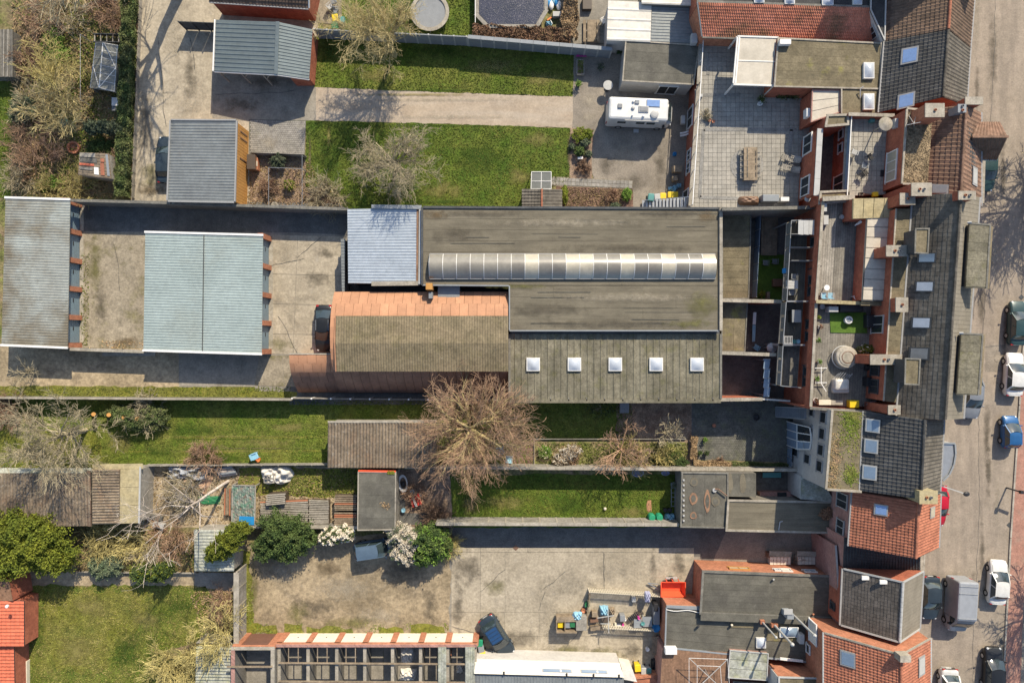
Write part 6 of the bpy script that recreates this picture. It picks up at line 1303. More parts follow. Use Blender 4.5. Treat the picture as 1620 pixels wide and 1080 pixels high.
heap('grill_cover','dark cover over a long grill at the bottom edge of the terrace','grill cover',1187,316,TZ,1.0,.42,.9,'brown',seed=2,rough_=.05);box_thing('barbecue','slate grey barbecue at the bottom edge of the terrace','barbecue',1220,313,TZ,(1.5,.65,.95),'lead');box_thing('side_table','white side table right of the slate grey barbecue','table',1242,315,TZ,(.8,.4,.85),'whitep')
for k,(x,y,lf) in enumerate(((1204,158,'leafgreen'),(1232,152,'leafgreen'),(1240,153,'ivy'),(1248,152,'leafgreen'),(1256,153,'ivy'),(1278,155,'leafgreen'))):pot(['dark plant in a white pot at the shaded terrace centre','first dark plant along the orange wall','second dark plant along the orange wall','third dark plant along the orange wall','fourth dark plant along the orange wall','dark plant beside the cream panel porch'][k],x,y,TZ,.22,'black',lf,.3,.38)
round_thing('bowl','round white bowl planter on the terrace below the pergola','bowl',1203,163,TZ,[(.18,0),(.25,.35),(.2,.35),(.05,.3)],'whitep')
bare_shrub(W(1114,184,TZ)+V((0,0,0)),.5,.6,'dry bare potted shrub at the left edge of the terrace','bark',20,2,4,seed=21)
for k,(x,y) in enumerate(((1123,190),(1129,192))):pot(('left' if k == 0 else 'right')+' small terracotta pot beside the dry shrub',x,y,TZ,.15,'terracotta',None,.3)
box_thing('wall_lamp','small grey box on the white rail of the terrace','box',1109,151,TZ,(.35,.3,.3),'greylight')
# brick wing with the dark light well
t=T('brick_wing','red brick wing around a dark light well beside the tiled terrace','building',W(1305,250,TZ));x1,x2=W(1294,250,6.2).x,W(1301,250,6.2).x
pA=[W(1309,183,6.3),W(1341,183,6.3),W(1341,198,6.3),W(1298,204,6.3),W(1294,208,6.3)];
a,b=W(1296,206,6.3),W(1290,308,6.3)
MB().bar((a.x,a.y,4.6),(b.x,b.y,4.6),.35,3.2).build('wall','brick',t);edge(t,[W(1297,204,6.25),W(1291,310,6.25)],.5,.1,'greylight','coping',piece=1.4)
a2,b2=W(1267,208,TZ),W(1262,326,TZ);
for tt in (.13,.80):window(t,V((a.x-.18,a.y,0)),V((b.x-.18,b.y,0)),tt,4.5,1.7,1.7,'frame')
for px in ([(1309,183),(1341,182),(1341,197),(1306,200)],[(1298,304),(1345,302),(1345,318),(1296,322)]):
 q=Q(px,6.6);mb=MB();mb.prism([p-V((0,0,.1)) for p in q],0);mb.build('wall','brick',t);strips(t,[p-V((0,0,.02)) for p in shrink(q,.95)],2,'feltmoss','felt_strip','u',th=.05);edge(t,q,.2,.1,'coping','coping',closed=True)
q=Q([(1299,200),(1320,198),(1320,305),(1294,305)],3.05);mb=MB();mb.slab(q,.05);fl=mb.build('well_floor','deckdark',t);strips(fl,q,12,'deckdark','deck_board','v')
MB().lathe(W(1277,315,4.6),[(.26,0),(.28,.15),(.1,.22),(.02,.23)],16).build('round_vent','greylight',t)
# grey tiled terrace
q=Q([(1344,185),(1404,188),(1401,308),(1338,310)],6.0);t=T('terrace_building','brick building with a small grey tiled terrace above the light well','building',(centroid(q).x,centroid(q).y,0));walls_under(t,q,'brick',0,.1,.995)
mb=MB();mb.slab(q,.05);fl=mb.build('terrace_floor','tileterr2',t);grid(fl,[p+V((0,0,.03)) for p in q],8,16,'tileterr','floor_tile',gap=.03)
for tt,hh in ((.16,.8),(.34,.8),(.80,1.9)):window(t,q[0],q[3],tt,4.6,.8 if hh<1 else 1.5,hh,'frame',bars=0 if hh<1 else 1)
p0,p1=W(1349,183,6.7),W(1342,310,6.7);MB().bar(p0-V((.1,0,.35)),p1-V((.1,0,.35)),.04,.7).build('glass_screen','glassroof',t);MB().bar(p0-V((.1,0,-.02)),p1-V((.1,0,-.02)),.08,.06).build('hand_rail','frame',t);edge(t,[W(1341,184,6.05),W(1335,310,6.05)],.4,.1,'coping','coping',piece=1.4)
wall('stone topped wall along the upper side of the small grey terrace',[(1342,181),(1415,183)],6.9,'brick',.22,z0=5,cop='coping',cw=.3)
round_thing('parasol','round pale patio heater dish at the top of the small grey terrace','parasol',1403,195,6.0,[(.05,0),(.05,2.0),(.62,2.1),(.6,2.16),(.2,2.3),(.03,2.32)],'coping',n=24)
for k,(x,y,r_,m,l) in enumerate(((1352,241,70,'greylight','leftmost grey folding chair on the small grey terrace'),(1377,248,35,'black','black chair on the small grey terrace'),(1368,262,260,'lead','slate coloured chair between two dark ones'),(1364,277,220,'black','lowest dark chair on the small grey terrace'))):chair(l,x,y,6.05,r_,m)
box_thing('crate','small yellow crate at the bottom of the small grey terrace','crate',1386,307,6.05,(.45,.4,.35),'yellow');t=T('tools','dark garden tools lying near the small yellow crate','tools',W(1370,307,6.1));MB().bar(W(1360,306,6.1),W(1382,308,6.1),.08).build('handle','brown',t);MB().box(W(1362,307,6.1),(.4,.3,.08)).build('head','darkbrown',t)
box_thing('box','green electric box in the top corner of the small grey terrace','box',1381,190,6.05,(.4,.3,.4),'teal');box_thing('mat','dark square grate on the small grey terrace floor','grate',1397,274,6.02,(.45,.6,.06),'black')
# gravel roofed storey
q=Q([(1434,172),(1476,176),(1468,292),(1426,291)],9.0);t=T('upper_storey','red brick upper storey with a gravel covered flat roof','building',(centroid(q).x,centroid(q).y,5));walls_under(t,q,'brick',5,.12,.995)
mb=MB();mb.slab([p-V((0,0,.05)) for p in q],.06);gr=mb.build('roof','gravel',t);edge(t,[q[1],q[0],q[3],q[2]],.16,.12,'coping','coping')
P=np.array([bil(q,R.random(),R.random()) for _ in range(2600)]);P[:,2]=9.0;quads_mesh('gravel',P+np.array([0,0,-.01]),.06,'gravel',t)
window(t,q[0],q[3],.70,7.3,2.6,1.6,'frame',bars=2,gm='polyclear');MB().box(W(1416,196,7.6),(.3,.8,.5)).build('flue_box','greylight',t)
t2=T('aerial','thin tripod aerial on the gravel roof','aerial',W(1443,190,9));top_=W(1446,196,10.6)
for x,y in ((1437,182),(1450,178),(1446,200)):MB().bar(W(x,y,9.02),top_,.04).build('leg','greylight',t2)
MB().bar(top_-V((.6,.1,0)),top_+V((.5,.1,.1)),.035).build('boom','steel',t2)
# house 2 brown tiles
t,rf,g=gable('corner house with striped brown clay tiles and a street bay',((1476,172),(1466,305)),((1551,178),(1551,326)),8.5,10.2,'tilebrown','brick',ridge=((1528,166),(1519,308)),tw=.36,tl=.36);a0,a1,b0,b1,r0,r1=g;H2=t
rwin(rf,[a0,a1,r1,r0],1474,291,1500,304,m='lead',fm='framegrey',lift=.15);rwin(rf,[b1,b0,r0,r1],1535,266,1543,291,m='greylight',lift=.15)
chimney(t,1478,175,6,11.0,1.5,1.05,'brickorange','coping',1);chimney(t,1457,300,6,10.4,1.6,1.0,'brick','coping',2);chimney(t,1435,315,6,9.9,1.2,.9,'brick','coping',1);chimney(t,1540,160,8,10.4,1.4,.55,'brick','coping',0);chimney(t,1521,172,9,10.6,.6,.6,'lead','lead',2,'flue')
# street bay with hipped roof
e=[W(1546,194,8.6),W(1582,194,8.6),W(1577,253,7.6),W(1545,252,7.6)];m0,m1=W(1537,217,9.9),W(1594,217,9.9)
t=T('bay_dormer','projecting street bay with a hipped clay tile roof','bay',(e[0].x+1,e[0].y-2,0));mb=MB();mb.prism([V((e[0].x,e[0].y-.2,7.4)),V((m1.x-1.2,e[0].y-.2,7.4)),V((m1.x-1.2,e[2].y+.2,7.4)),V((e[3].x,e[3].y+.2,7.4))],2.8);mb.build('wall','brick',t)
mb=MB();mb.slab([e[0],e[1],m1,m0],.1);mb.slab([e[3],e[2],m1,m0],.1);rf=mb.build('roof','darkmetal',t);tiles(rf,[e[0],e[1],m1,m0],'tilebrown',.25,.3);tiles(rf,[e[2],e[3],m0,m1],'tilered2',.25,.3);MB().bar(m0+V((0,0,.1)),m1+V((0,0,.1)),.18,.1).build('ridge_tile','tilebrown',rf);MB().bar(e[3],e[2],.14,.12).build('gutter','skyblue',t)
MB().bar(W(1553,255,5.6),W(1551,322,5.6),.5,.3).build('cornice','coping',t)
# houses 0, 1
t,rf,g=gable('row house with black slate roof and two blue roof windows',((1400,66),(1391,178)),((1534,76),(1528,166)),6.,8.9,'slate','brick',tw=.32,tl=.34,tm2='slategrey',s_profile=True,ridge_m='slategrey');a0,a1,b0,b1,r0,r1=g
for (x0,y0,x1,y1) in ((1427,79,1452,101),(1421,154,1446,175)):rwin(rf,[a0,a1,r1,r0],x0,y0,x1,y1,m='glassblue',lift=.16)
t,rf,g=gable('row house with brown tiles and a salmon ridge at the top right corner',((1406,-70),(1400,65.5)),((1546,-70),(1534,75)),6.,8.95,'tilered2','whitewall',tw=.3,tl=.34,ridge_m='tileorange');
t,rf,q=flat('white walled rear wing at the top with a dark window',[(1378,-40),(1402,-40),(1399,64),(1377,16)],6.4,'feltblack','whitewall',4,nst=2,cop='greylight',cw=.1);window(t,q[3],q[2],.6,5.3,1.0,1.2,'greylight')
box_thing('ac_unit','white wall unit in front of the white rear wing','air conditioner',1371,8,5.5,(.7,.9,.6),'greylight')
# ================================================================== WHITE HOUSE and southern row
q=Q([(1316,648),(1367,651),(1362,777),(1306,773)],8.0);t=T('white_house','white rendered rear house with small square windows and a mossy flat roof','house',(centroid(q).x,centroid(q).y,0));walls_under(t,q,'whitewall',0,.1,.995)
mb=MB();mb.slab([p-V((0,0,.03)) for p in q],.06);rf=mb.build('roof','feltgrey',t);strips(rf,shrink(q,.99),6,'feltmoss','felt_strip','v',gap=.02);edge(t,[q[0],q[3],q[2]],.2,.14,'coping','coping')
for tt,z,w_,h_ in ((.12,6.6,.95,1.1),(.33,6.6,.95,1.1),(.54,6.6,.95,1.1),(.75,6.6,.95,1.1),(.08,4.2,.8,.9),(.72,4.0,.85,1.2),(.68,1.3,.9,1.3),(.28,4.4,.2,.3)):window(t,q[0],q[3],tt,z,w_,h_,'framegrey',bars=0)
P=np.array([bil(q,min(.97,max(.03,R.gauss(.62,.18))),min(.98,max(.02,abs(R.gauss(.1,.2))))) for _ in range(1100)]+[bil(q,min(.97,max(.03,R.gauss(.7,.1))),min(.96,R.gauss(.80,.06))) for _ in range(500)])+np.array([0,0,.03]);quads_mesh('moss',P,.08,'weed',t)
P=np.array([bil(q,min(.97,max(.03,R.gauss(.2,.08))),min(.98,max(.3,R.gauss(.66,.2)))) for _ in range(600)])+np.array([0,0,.03]);quads_mesh('leaf_litter',P,.08,'litter',t)
g0=W(1262,673,3.0);t=T('conservatory','curved glass conservatory against the white house','conservatory',(g0.x,g0.y-1.2,0));
pts=[[W(1261,671+13*j,2.5),W(1284-abs(j-1.5)*2,676+11.5*j,4.6)] for j in range(4)]
for j in range(3):
 a,b,c_,d_=pts[j][0],pts[j+1][0],pts[j+1][1],pts[j][1]
 for k in range(2):s0,s1=k/2,(k+1)/2;mb=MB();mb.slab(shrink([a.lerp(d_,s0),b.lerp(c_,s0),b.lerp(c_,s1),a.lerp(d_,s1)],.93),.03);mb.build('pane','glassdark' if j != 2 else 'glassroof',t)
for a,d_ in pts:MB().bar(a,d_,.09).build('glazing_bar','frame',t);MB().bar((a.x,a.y,0),a,.08).build('post','frame',t)
for k in (0,1):
 for j in range(3):MB().bar(pts[j][k]+V((0,0,.01)),pts[j+1][k]+V((0,0,.01)),.1).build('eaves_bar','frame',t)
for j in range(3):
 a,b=pts[j][0],pts[j+1][0];mb=MB();mb.add([V((a.x,a.y,.1)),V((b.x,b.y,.1)),b,a],[(0,1,2,3)]);mb.build('side_pane','glassroof',t)
t=T('fire_escape','blue grey steel stair with open treads beside the white house','staircase',W(1250,650,0))
for k in range(14):f=k/13;c=W(1228,651,.4).lerp(W(1274,654,4.2),f);MB().box(c,(.2,.95,.05)).build('tread','lead',t)
for s in (-.5,.5):MB().bar(W(1228,651,.3)+V((0,s,0)),W(1274,654,4.1)+V((0,s,0)),.06,.2).build('stringer','lead',t);MB().bar(W(1228,651,1.2)+V((0,s,0)),W(1274,654,5.)+V((0,s,0)),.04).build('hand_rail','lead',t)
fence('low glass and steel garden screen in front of the white house',(1254,668),(1252,738),1.1,'glassroof',post='steel',boards=1,th=.03,pw=.06,n=5)
t,rf,g=gable('house with dark slates and three big roof windows in a row',((1367,650),(1361,776)),((1492,664),(1486,777)),8.,11.,'slate','whitewall',tw=.32,tl=.34,s_profile=True,tm2='slategrey',ridge_m='slate');a0,a1,b0,b1,r0,r1=g
for (x0,y0,x1,y1) in ((1371,664,1393,682),(1369,696,1390,715),(1366,738,1388,757)):rwin(rf,[a0,a1,r1,r0],x0,y0,x1,y1,m='glassroof',fm='greylight',lift=.22)
chimney(t,1468,786,7,11.4,1.4,1.0,'beigeroof','beigeroof',2)
bp=[W(1485,700,7.4),W(1510,701,7.4),W(1511,718,7.4),W(1508,735,7.4),W(1501,750,7.4),W(1491,760,7.4),W(1485,745,7.4)];t=T('bay_window','rounded grey zinc roofed bay on the street front','bay',(bp[0].x,bp[0].y-2,0));mb=MB();mb.prism([p-V((0,0,.12)) for p in bp],3.);mb.build('wall','whitewall',t);mb=MB();mb.slab(bp,.1);mb.build('bay_roof','steel',t);edge(t,bp[:6],.14,.12,'lead','rim');MB().bar(W(1493,664,7.9),W(1491,700,7.9),.2,.2).build('cornice','coping',t)
t,rf,g=gable('orange clay tiled house with pale pink brick rear wall',((1349,777),(1343,863)),((1487,781),(1484,866)),7.,10.3,'tileorange','brickpink',tw=.25,tl=.28);a0,a1,b0,b1,r0,r1=g
rwin(rf,[a0,a1,r1,r0],1384,799,1405,813,m='glassblue',lift=.16);rwin(rf,[b1,b0,r0,r1],1469,803,1476,817,m='polyclear',lift=.14);window(t,a0,a1,.25,5.3,1.3,1.9,'greylight');window(t,a0,a1,.75,5.3,1.3,1.3,'greylight')
# black lean-to and grey slate house
q=[W(1334,898,5.6),W(1456,902,5.6),W(1456,868,6.6),W(1336,850,6.6)];t=T('lean_to','black tiled low roof squeezed between the orange and grey slate houses','building',(centroid(q).x,centroid(q).y,0));mb=MB();mb.prism([p-V((0,0,.12)) for p in shrink(q,.99)],0);mb.build('wall','brickpink',t);mb=MB();mb.slab(q,.1);rf=mb.build('roof','darkmetal',t);tiles(rf,q,'slateblack',.25,.3)
t,rf,g=gable('house with patterned grey slates and white metal ridge',((1334,899),(1330,988)),((1460,903),(1454,994)),6.,9.1,'slatemid','brick',tw=.3,tl=.26,s_profile=False,tm2='roofsheet',ridge_m='greylight',verge='greylight');a0,a1,b0,b1,r0,r1=g
window(t,a0,a1,.78,4.4,.6,.8,'darkmetal',bars=0)
for (u,v) in ((.06,.4),(.06,.7)):
 p=bil([a0,a1,r1,r0],u,v);MB().box(p+V((0,0,.12)),(.9,.35,.15)).build('white_board','whitep',rf)
t,rf,g=gable('bottom right house with bright orange tiles and tall orange gable wall',((1304,1000),(1304,1160)),((1471,1009),(1471,1160)),7.,10.7,'tileorange','brickorange',tw=.25,tl=.28,gutter='greylight',verge='coping');a0,a1,b0,b1,r0,r1=g;H9=t
rwin(rf,[a0,a1,r1,r0],1330,1033,1354,1050,m='glassroof',lift=.16);rwin(rf,[b1,b0,r0,r1],1451,1042,1461,1065,m='greylight',lift=.14);MB().box(W(1428,1038,10.9),(.9,.55,.9)).build('ridge_chimney','coping',t);window(t,a0,a1,.10,4.8,1.9,1.5,'whitep',gm='white',bars=0);window(t,a0,a1,.32,3.8,.8,.7,'whitep',bars=0)
# ---- low roofs between
t,rf,q=flat('patched dark felt roof with salmon stains at the end of the narrow lawn',[(1079,747),(1151,748),(1151,834),(1077,832.5)],2.8,'feltgrey','block',nst=4,axis='u',cop='copingdark',cw=.14)
for (x,y,a,b) in ((1097,788,.42,.6),(1119,793,.3,1.05),(1098,762,.4,.4),(1132,793,.4,.5),(1097,815,.35,.35)):
 P_=W(x,y,2.85);mb=MB();n=14;pts=[P_+V((a*math.cos(k*6.283/n)*R.uniform(.85,1.1),b*math.sin(k*6.283/n)*R.uniform(.85,1.1),0)) for k in range(n)];mb.slab(pts,.03);mb.build('felt_patch','felt' if x in (1098,1132) else 'deckbrown',t);mb=MB();mb.slab([P_+(p-P_)*.6+V((0,0,.012)) for p in pts],.01);mb.build('felt_patch','feltgrey',t)
for k in range(9):MB().box(W(1081.5,759+8*k,2.92),(.16,.16,.14)).build('ballast_block','greylight',t)
bq=Q([(1151,748),(1196,748),(1196,786),(1151,785)],2.8);walls_under(t,bq,'block',0,.1,.98);mb=MB();mb.slab(bq,.05);mb.build('roof','feltgrey',t);
for x in (1155,1175):P_=W(x,764,2.82);mb=MB();n=14;mb.slab([P_+V((.3*math.cos(k*6.283/n)*R.uniform(.8,1.15),1.*math.sin(k*6.283/n)*R.uniform(.85,1.1),0)) for k in range(n)],.03);mb.build('felt_patch','felt',t)
t2=T('roof_pipe','bent rusty pipe lying across the patched dark felt roof','pipe',W(1140,778,2.9));MB().path([W(1131,774,3.),W(1136,773,3.05),W(1150,784,3.05)],.07).build('pipe','brown',t2)
MB().lathe(W(1130,775,2.85),[(.2,0),(.2,.12),(.05,.14)],12).build('vent_cap','greylight',t)
t,rf,q=flat('long low felt roof running along the shaded lane',[(1152,791),(1320,794),(1318,842),(1149,838)],3.0,'felt','block',nst=5,cop='coping',cw=.2,ch=.1)
t2=T('roof_pipe','small bent pipe on the long low felt roof','pipe',W(1234,830,3.));MB().path([W(1232,838,3.05),W(1234,825,3.2),W(1238,824,3.2)],.05).build('pipe','greylight',t2)
c=W(1309,813,3.4);leafy('shrub','reddish brown shrub on the right end of the long low roof','shrub',[(c.x,c.y,3.2,.6,.55,.4)],1500,.07,'leafbrown')
q=[W(1267,752,3.2),W(1307,770,3.2),W(1321,794,3.1),W(1266,789,3.1)];t=T('lean_to','pale blue grey sheet roof in the corner below the white house','roof',(centroid(q).x,centroid(q).y,0));walls_under(t,q,'whitewall',0,.1,.98);mb=MB();mb.slab(q,.06);mb.build('roof','greylight',t);strips(t,[p+V((0,0,.02)) for p in shrink(q,.98)],3,'corrlight','roof_panel','v')
ct=T('yard',None,None,W(1230,770,0));ct['kind']='structure';strips(ct,Q([(1190,745),(1268,745),(1268,795),(1190,795)],.08),5,'deckdark','slab','v')
t=T('brick_ledge','pinkish brick ledge with a dark solar panel in the sunken yard','ledge',W(1232,781,0));MB().box(W(1232,782,.4),(4.,.7,.8)).build('ledge','brickpink',t);MB().box(W(1237,782,.84),(.9,.45,.05)).build('panel','glassdark',t)
t=T('bench','long dark green bench at the top of the sunken yard','bench',W(1222,751,0));MB().box(W(1221,751,.5),(1.8,.5,.08)).build('seat','teal',t)
for x in (1208,1235):MB().box(W(x,751,.22),(.1,.45,.44)).build('leg','black',t)
for k,(x,y) in enumerate(((1254,777),(1261,777))):round_thing('bucket',('left' if k == 0 else 'right')+' white bucket in the sunken yard','bucket',x,y,.1,[(.15,0),(.19,.35),(.16,.35),(.02,.3)],'whitep')
# bottom brick building
t,rf,q=flat('orange brick workshop with a large dark felt roof by the lane',[(1112,903),(1323,911),(1320,977),(1108,969)],3.4,'feltgrey','brickorange',nst=7,cop='copingdark',cw=.22,ch=.12)
for tt,w_,h_,gm in ((.30,1.9,.6,'polyclear'),(.59,.5,.5,'glassroof'),(.66,.9,.7,'white'),(.84,1.1,.6,'glassroof')):window(t,q[0],q[1],tt,2.3,w_,h_,'woodorange' if gm == 'polyclear' else 'frame',gm=gm,bars=1 if w_>1 else 0)
MB().bar(q[3]+V((0,-.3,.0)),q[2]+V((0,-.3,0)),.7,.3).build('roll_edge','feltgrey',t);MB().tube(W(1224,916,3.45),W(1224,916,3.75),.09,.09,8,True).build('vent_pipe','greylight',t);MB().tube(W(1287,971,3.45),W(1287,971,3.8),.09,.09,8,True).build('vent_pipe','terracotta',t)
t,rf,q=flat('lower felt roof with skylights and tall flue pipes',[(1053,957),(1109,961),(1290,985),(1276,1046)],3.0,'feltgrey','brickorange',nst=0,cop=None)
bpy.data.objects.remove(rf)
for ch in list(t.children):bpy.data.objects.remove(ch)
q=Q([(1054,959),(1280,975),(1276,1046),(1052,1023)],3.0);walls_under(t,q,'brickorange',0,.1,.99);mb=MB();mb.slab([p-V((0,0,.03)) for p in q],.08);rf=mb.build('roof','feltgrey',t);strips(rf,q,5,'feltgrey','felt_strip','v',gap=.02,jz=.01);edge(t,[q[1],q[0],q[3],q[2]],.14,.12,'lead','coping')
mo=Q([(1157,978),(1192,979),(1192,993),(1155,992)],3.06);mb=MB();mb.slab(mo,.02);mb.build('felt_patch','feltmoss',rf);mo=Q([(1215,983),(1262,985),(1262,1015),(1213,1013)],3.06);mb=MB();mb.slab(mo,.02);mb.build('felt_patch','feltmoss',rf)
dome(t,1247,998,3.0,1.8,.95,'glassroof');dome(t,1203,1015,3.0,.9,.95,'dome')
for k,(x,y,l) in enumerate(((1105,990,'dark'),(1158,988,'cream'),(1179,979,'pale'))):MB().tube(W(x,y,3.),W(x,y,3.5),.12,.1,10,True).build('vent_pipe',['black','cream','cream'][k],t)
for k,(a,b,r_) in enumerate((((1204,981),(1216,993),.07),((1223,986),(1238,1001),.10),((1256,973),(1274,990),.10))):
 t2=T('flue_pipe',['thin leftmost metal flue rising from the orange chimney','middle metal flue rising beside the large skylight','rightmost metal flue rising from the workshop roof edge'][k],'flue',W(*a,3.4));p=W(*a,3.4);top_=W(*b,3.4+(4.2 if k else 3.4));MB().tube(p,V((p.x+.05,p.y-.05,top_.z)),r_,r_,12,True).build('pipe','greylight',t2);MB().lathe((p.x+.05,p.y-.05,top_.z),[(r_*1.7,0),(r_*1.7,.15),(.02,.3)],12).build('cowl','greylight',t2)
 if k<2:MB().box((p.x,p.y,3.4),(.4+.2*k,.35,.9)).build('chimney_base','brickorange',t2)
box_thing('ac_unit','white air conditioner with round fan above the brown deck','air conditioner',1062,1030,3.05,(1.1,.6,.6),'whitep');box_thing('ac_unit','pale unit at the orange wall above the felt roof','air conditioner',1269,1011,3.1,(.45,.9,.7),'greylight')
t=T('duct','dark upright duct with light cap at the workshop roof edge','duct',W(1247,970,3.4));MB().box(W(1246,970,4.1),(.6,.5,1.4)).build('shaft','lead',t);MB().box(W(1247,967,4.85),(.8,.5,.08)).build('cap','greylight',t)
t2=T('cable','white cable snaking over the lower felt roof','cable',W(1080,966,3.1));MB().path([W(1054+6*k,963.5+1.5*math.sin(k*.8)+.5*k,3.12) for k in range(10)],.035,5).build('wire','whitep',t2)
q=Q([(1047,941),(1090,943),(1108,962),(1054,960)],3.0)
t=T('orange_wall','sunlit orange brick wall below the red container','wall',W(1080,955,0));a,b=W(1054,958.5,3.0),W(1109,960.5,3.0);MB().bar((a.x,a.y+.1,1.5),(b.x,b.y+.1,1.5),.2,3.0).build('wall_face','brickorange',t);MB().bar(a+V((0,0,.05)),b+V((0,0,.05)),.25,.1).build('coping','lead',t)
# brown deck terrace
q=Q([(1048,1026),(1153,1031),(1151,1110),(1043,1110)],3.1);t=T('deck_terrace','brown plank roof terrace with a rotary clothes dryer frame','terrace',(centroid(q).x,centroid(q).y,0));walls_under(t,q,'brickpink',0,.1,.99);strips(t,q,46,'deckbrown','deck_board','u',gap=.015,th=.05)
t=T('clothes_dryer','rotary clothes dryer of thin pale bars on the brown deck','clothes dryer',W(1122,1070,3.1));c=W(1122,1070,4.6);cs=[W(1090,1040,4.7),W(1151,1042,4.7),W(1155,1100,4.7),W(1090,1100,4.7)]
for p in cs:MB().bar(c,p,.05).build('arm','greylight',t)
for s_ in (1.,.6):
 for a,b in zip(cs,cs[1:]+cs[:1]):MB().bar(c.lerp(a,s_)+V((0,0,.02)),c.lerp(b,s_)+V((0,0,.02)),.03).build('line','whitep',t)
MB().bar((c.x,c.y,3.12),c,.07).build('pole','steel',t)
t,rf,q=flat('roof of three pale fibre panels with green stains',[(1155,1028),(1215,1033),(1213,1075),(1152,1071)],3.4,'corrlight','brickpink',nst=3,cop='greylight',cw=.08,ch=.06,name='veranda',cat='veranda',strip='roof_panel',gap=.08)
t,rf,q=flat('dark low roof under the pale fibre panels at the bottom edge',[(1160,1077),(1212,1080),(1212,1120),(1158,1120)],2.8,'feltblack','brickpink',nst=2,cop='copingdark',cw=.1)
t,rf,q=flat('white and orange walled block with a stained flat roof at the bottom',[(1232,1070),(1297,1072),(1297,1130),(1232,1130)],5.2,'feltmoss','brickorange',nst=3,cop='greylight',cw=.14)
a=q[0];MB().bar((a.x-.02,a.y-.05,3.4),(q[3].x-.02,q[3].y,3.4),.08,3.2).build('white_side','whitewall',t);MB().bar(W(1234,1041,3.5),W(1270,1045,3.5),.2,.15).build('ledge','whitep',t)
# roofless garages (bottom)
t=T('roofless_garages','row of roofless garages with cream doors and orange brick piers','garages',W(560,1040,0));Z=2.5;xs_=[441,487,532.5,577,621,665.5,708.5,752];yf=W(0,1019.5,Z).y;yb=yf-8
wf=lambda x,z=Z:W(x,0,z).x
for i in range(7):
 a,b=wf(xs_[i]),wf(xs_[i+1]);d=MB()
 for k in range(5):d.box(((a+b)/2,yf+.02,.2+k*.4),(b-a-.55,.06,.385))
 d=d.build('garage_door','doorwhite',t);MB().box(((a+b)/2,yf+.07,1.),(.12,.05,.06)).build('handle','black',d)
for x in xs_:MB().box((wf(x),yf,1.2),(.54,.3,2.4)).build('pier','brickorange',t)
MB().bar((wf(437),yf-.02,Z-.1),(wf(755),yf-.02,Z-.1),.34,.3).build('lintel','brickorange',t);MB().bar((wf(437),yf-.05,Z+.08),(wf(755),yf-.05,Z+.08),.26,.06).build('coping','brickpink',t)
for i,x in enumerate(xs_):
 X=wf(x) ;MB().box((X,(yf+yb)/2-.2,1.12),(.18,7.8,2.24)).build('cross_wall','block',t);MB().box((X-.03,(yf+yb)/2-.2,Z-.2),(.30,7.8,.1)).build('wall_plate','coping',t)
for i in range(7):
 a,b=wf(xs_[i]),wf(xs_[i+1])
 fq=[V((a+.1,yf-.3,.06)),V((b-.1,yf-.3,.06)),V((b-.1,yb,.06)),V((a+.1,yb,.06))];strips(t,fq,2,'concretegrey','floor_slab','u',gap=.04)
 n=2 if i not in (3,4) else 0
 for k in range(n):X=a+(b-a)*(k+1)/3;MB().box((X,yf-1.0,Z-.05),(.07,1.75,.1)).build('rafter','wood',t)
for y,z in ((1048,Z),(1077,Z)):MB().bar(W(441,y,z+.05),W(752,y+2,z+.05),.12,.14).build('purlin','wood',t)
for (x0,x1) in ((693,706),(736,751)):
 q=Q([(x0,1023),(x1,1023),(x1,1100),(x0,1100)],Z+.18);corr(t,q,'corrlight','u',.25,.03,'wave')
box_thing('debris','orange brick pile inside the roofless garages','debris',711,1034,.1,(.4,.6,.3),'terracotta');heap('sheeting','crumpled pale plastic sheet in the fifth roofless garage','plastic sheet',643,1036,.1,.7,.9,.5,'tarp',seed=12);heap('sheeting','white crumpled sack in the fifth roofless garage at the bottom edge','sack',645,1068,.1,.9,.6,.5,'tarp',seed=13);heap('sheeting','small pale sack in the last roofless garage','sack',727,1056,.1,.35,.6,.4,'tarp',seed=15)
t=T('roofless_garage','taller roofless garage with brown door left of the cream doors','garage',W(400,1050,0));Z=3.0;yf=W(0,1024,Z).y
x0,x1=W(367,0,Z).x,W(434,0,Z).x
d=MB()
for k in range(6):d.box(((x0+x1)/2,yf+.02,.2+k*.4),(2.6,.06,.385))
d.build('garage_door','doorbrown',t)
for x in (x0+.35,x1-.35):MB().box((x,yf,1.35),(.75,.3,2.7)).build('pier','brickorange',t)
MB().bar((x0,yf-.02,Z-.16),(x1,yf-.02,Z-.16),.32,.3).build('lintel','brickorange',t);MB().bar((x0-.05,yf-.05,Z+.03),(x1+.05,yf-.05,Z+.03),.3,.07).build('coping','coping',t)
for x,m in ((x0+.1,'brickpink'),(x1-.15,'coping')):MB().box((x,yf-4.2,Z/2-.05),(.28,8.,Z-.1)).build('side_wall','block',t);MB().box((x,yf-4.2,Z+.01),(.36,8.,.08)).build('wall_plate',m,t)
strips(t,[V((x0,yf-.2,.06)),V((x1,yf-.2,.06)),V((x1,yf-8,.06)),V((x0,yf-8,.06))],1,'concretegrey','floor_slab');MB().bar(W(359,1054,Z+.2),W(431,1054,Z+.2),.14,.12).build('loose_beam','wood',t)
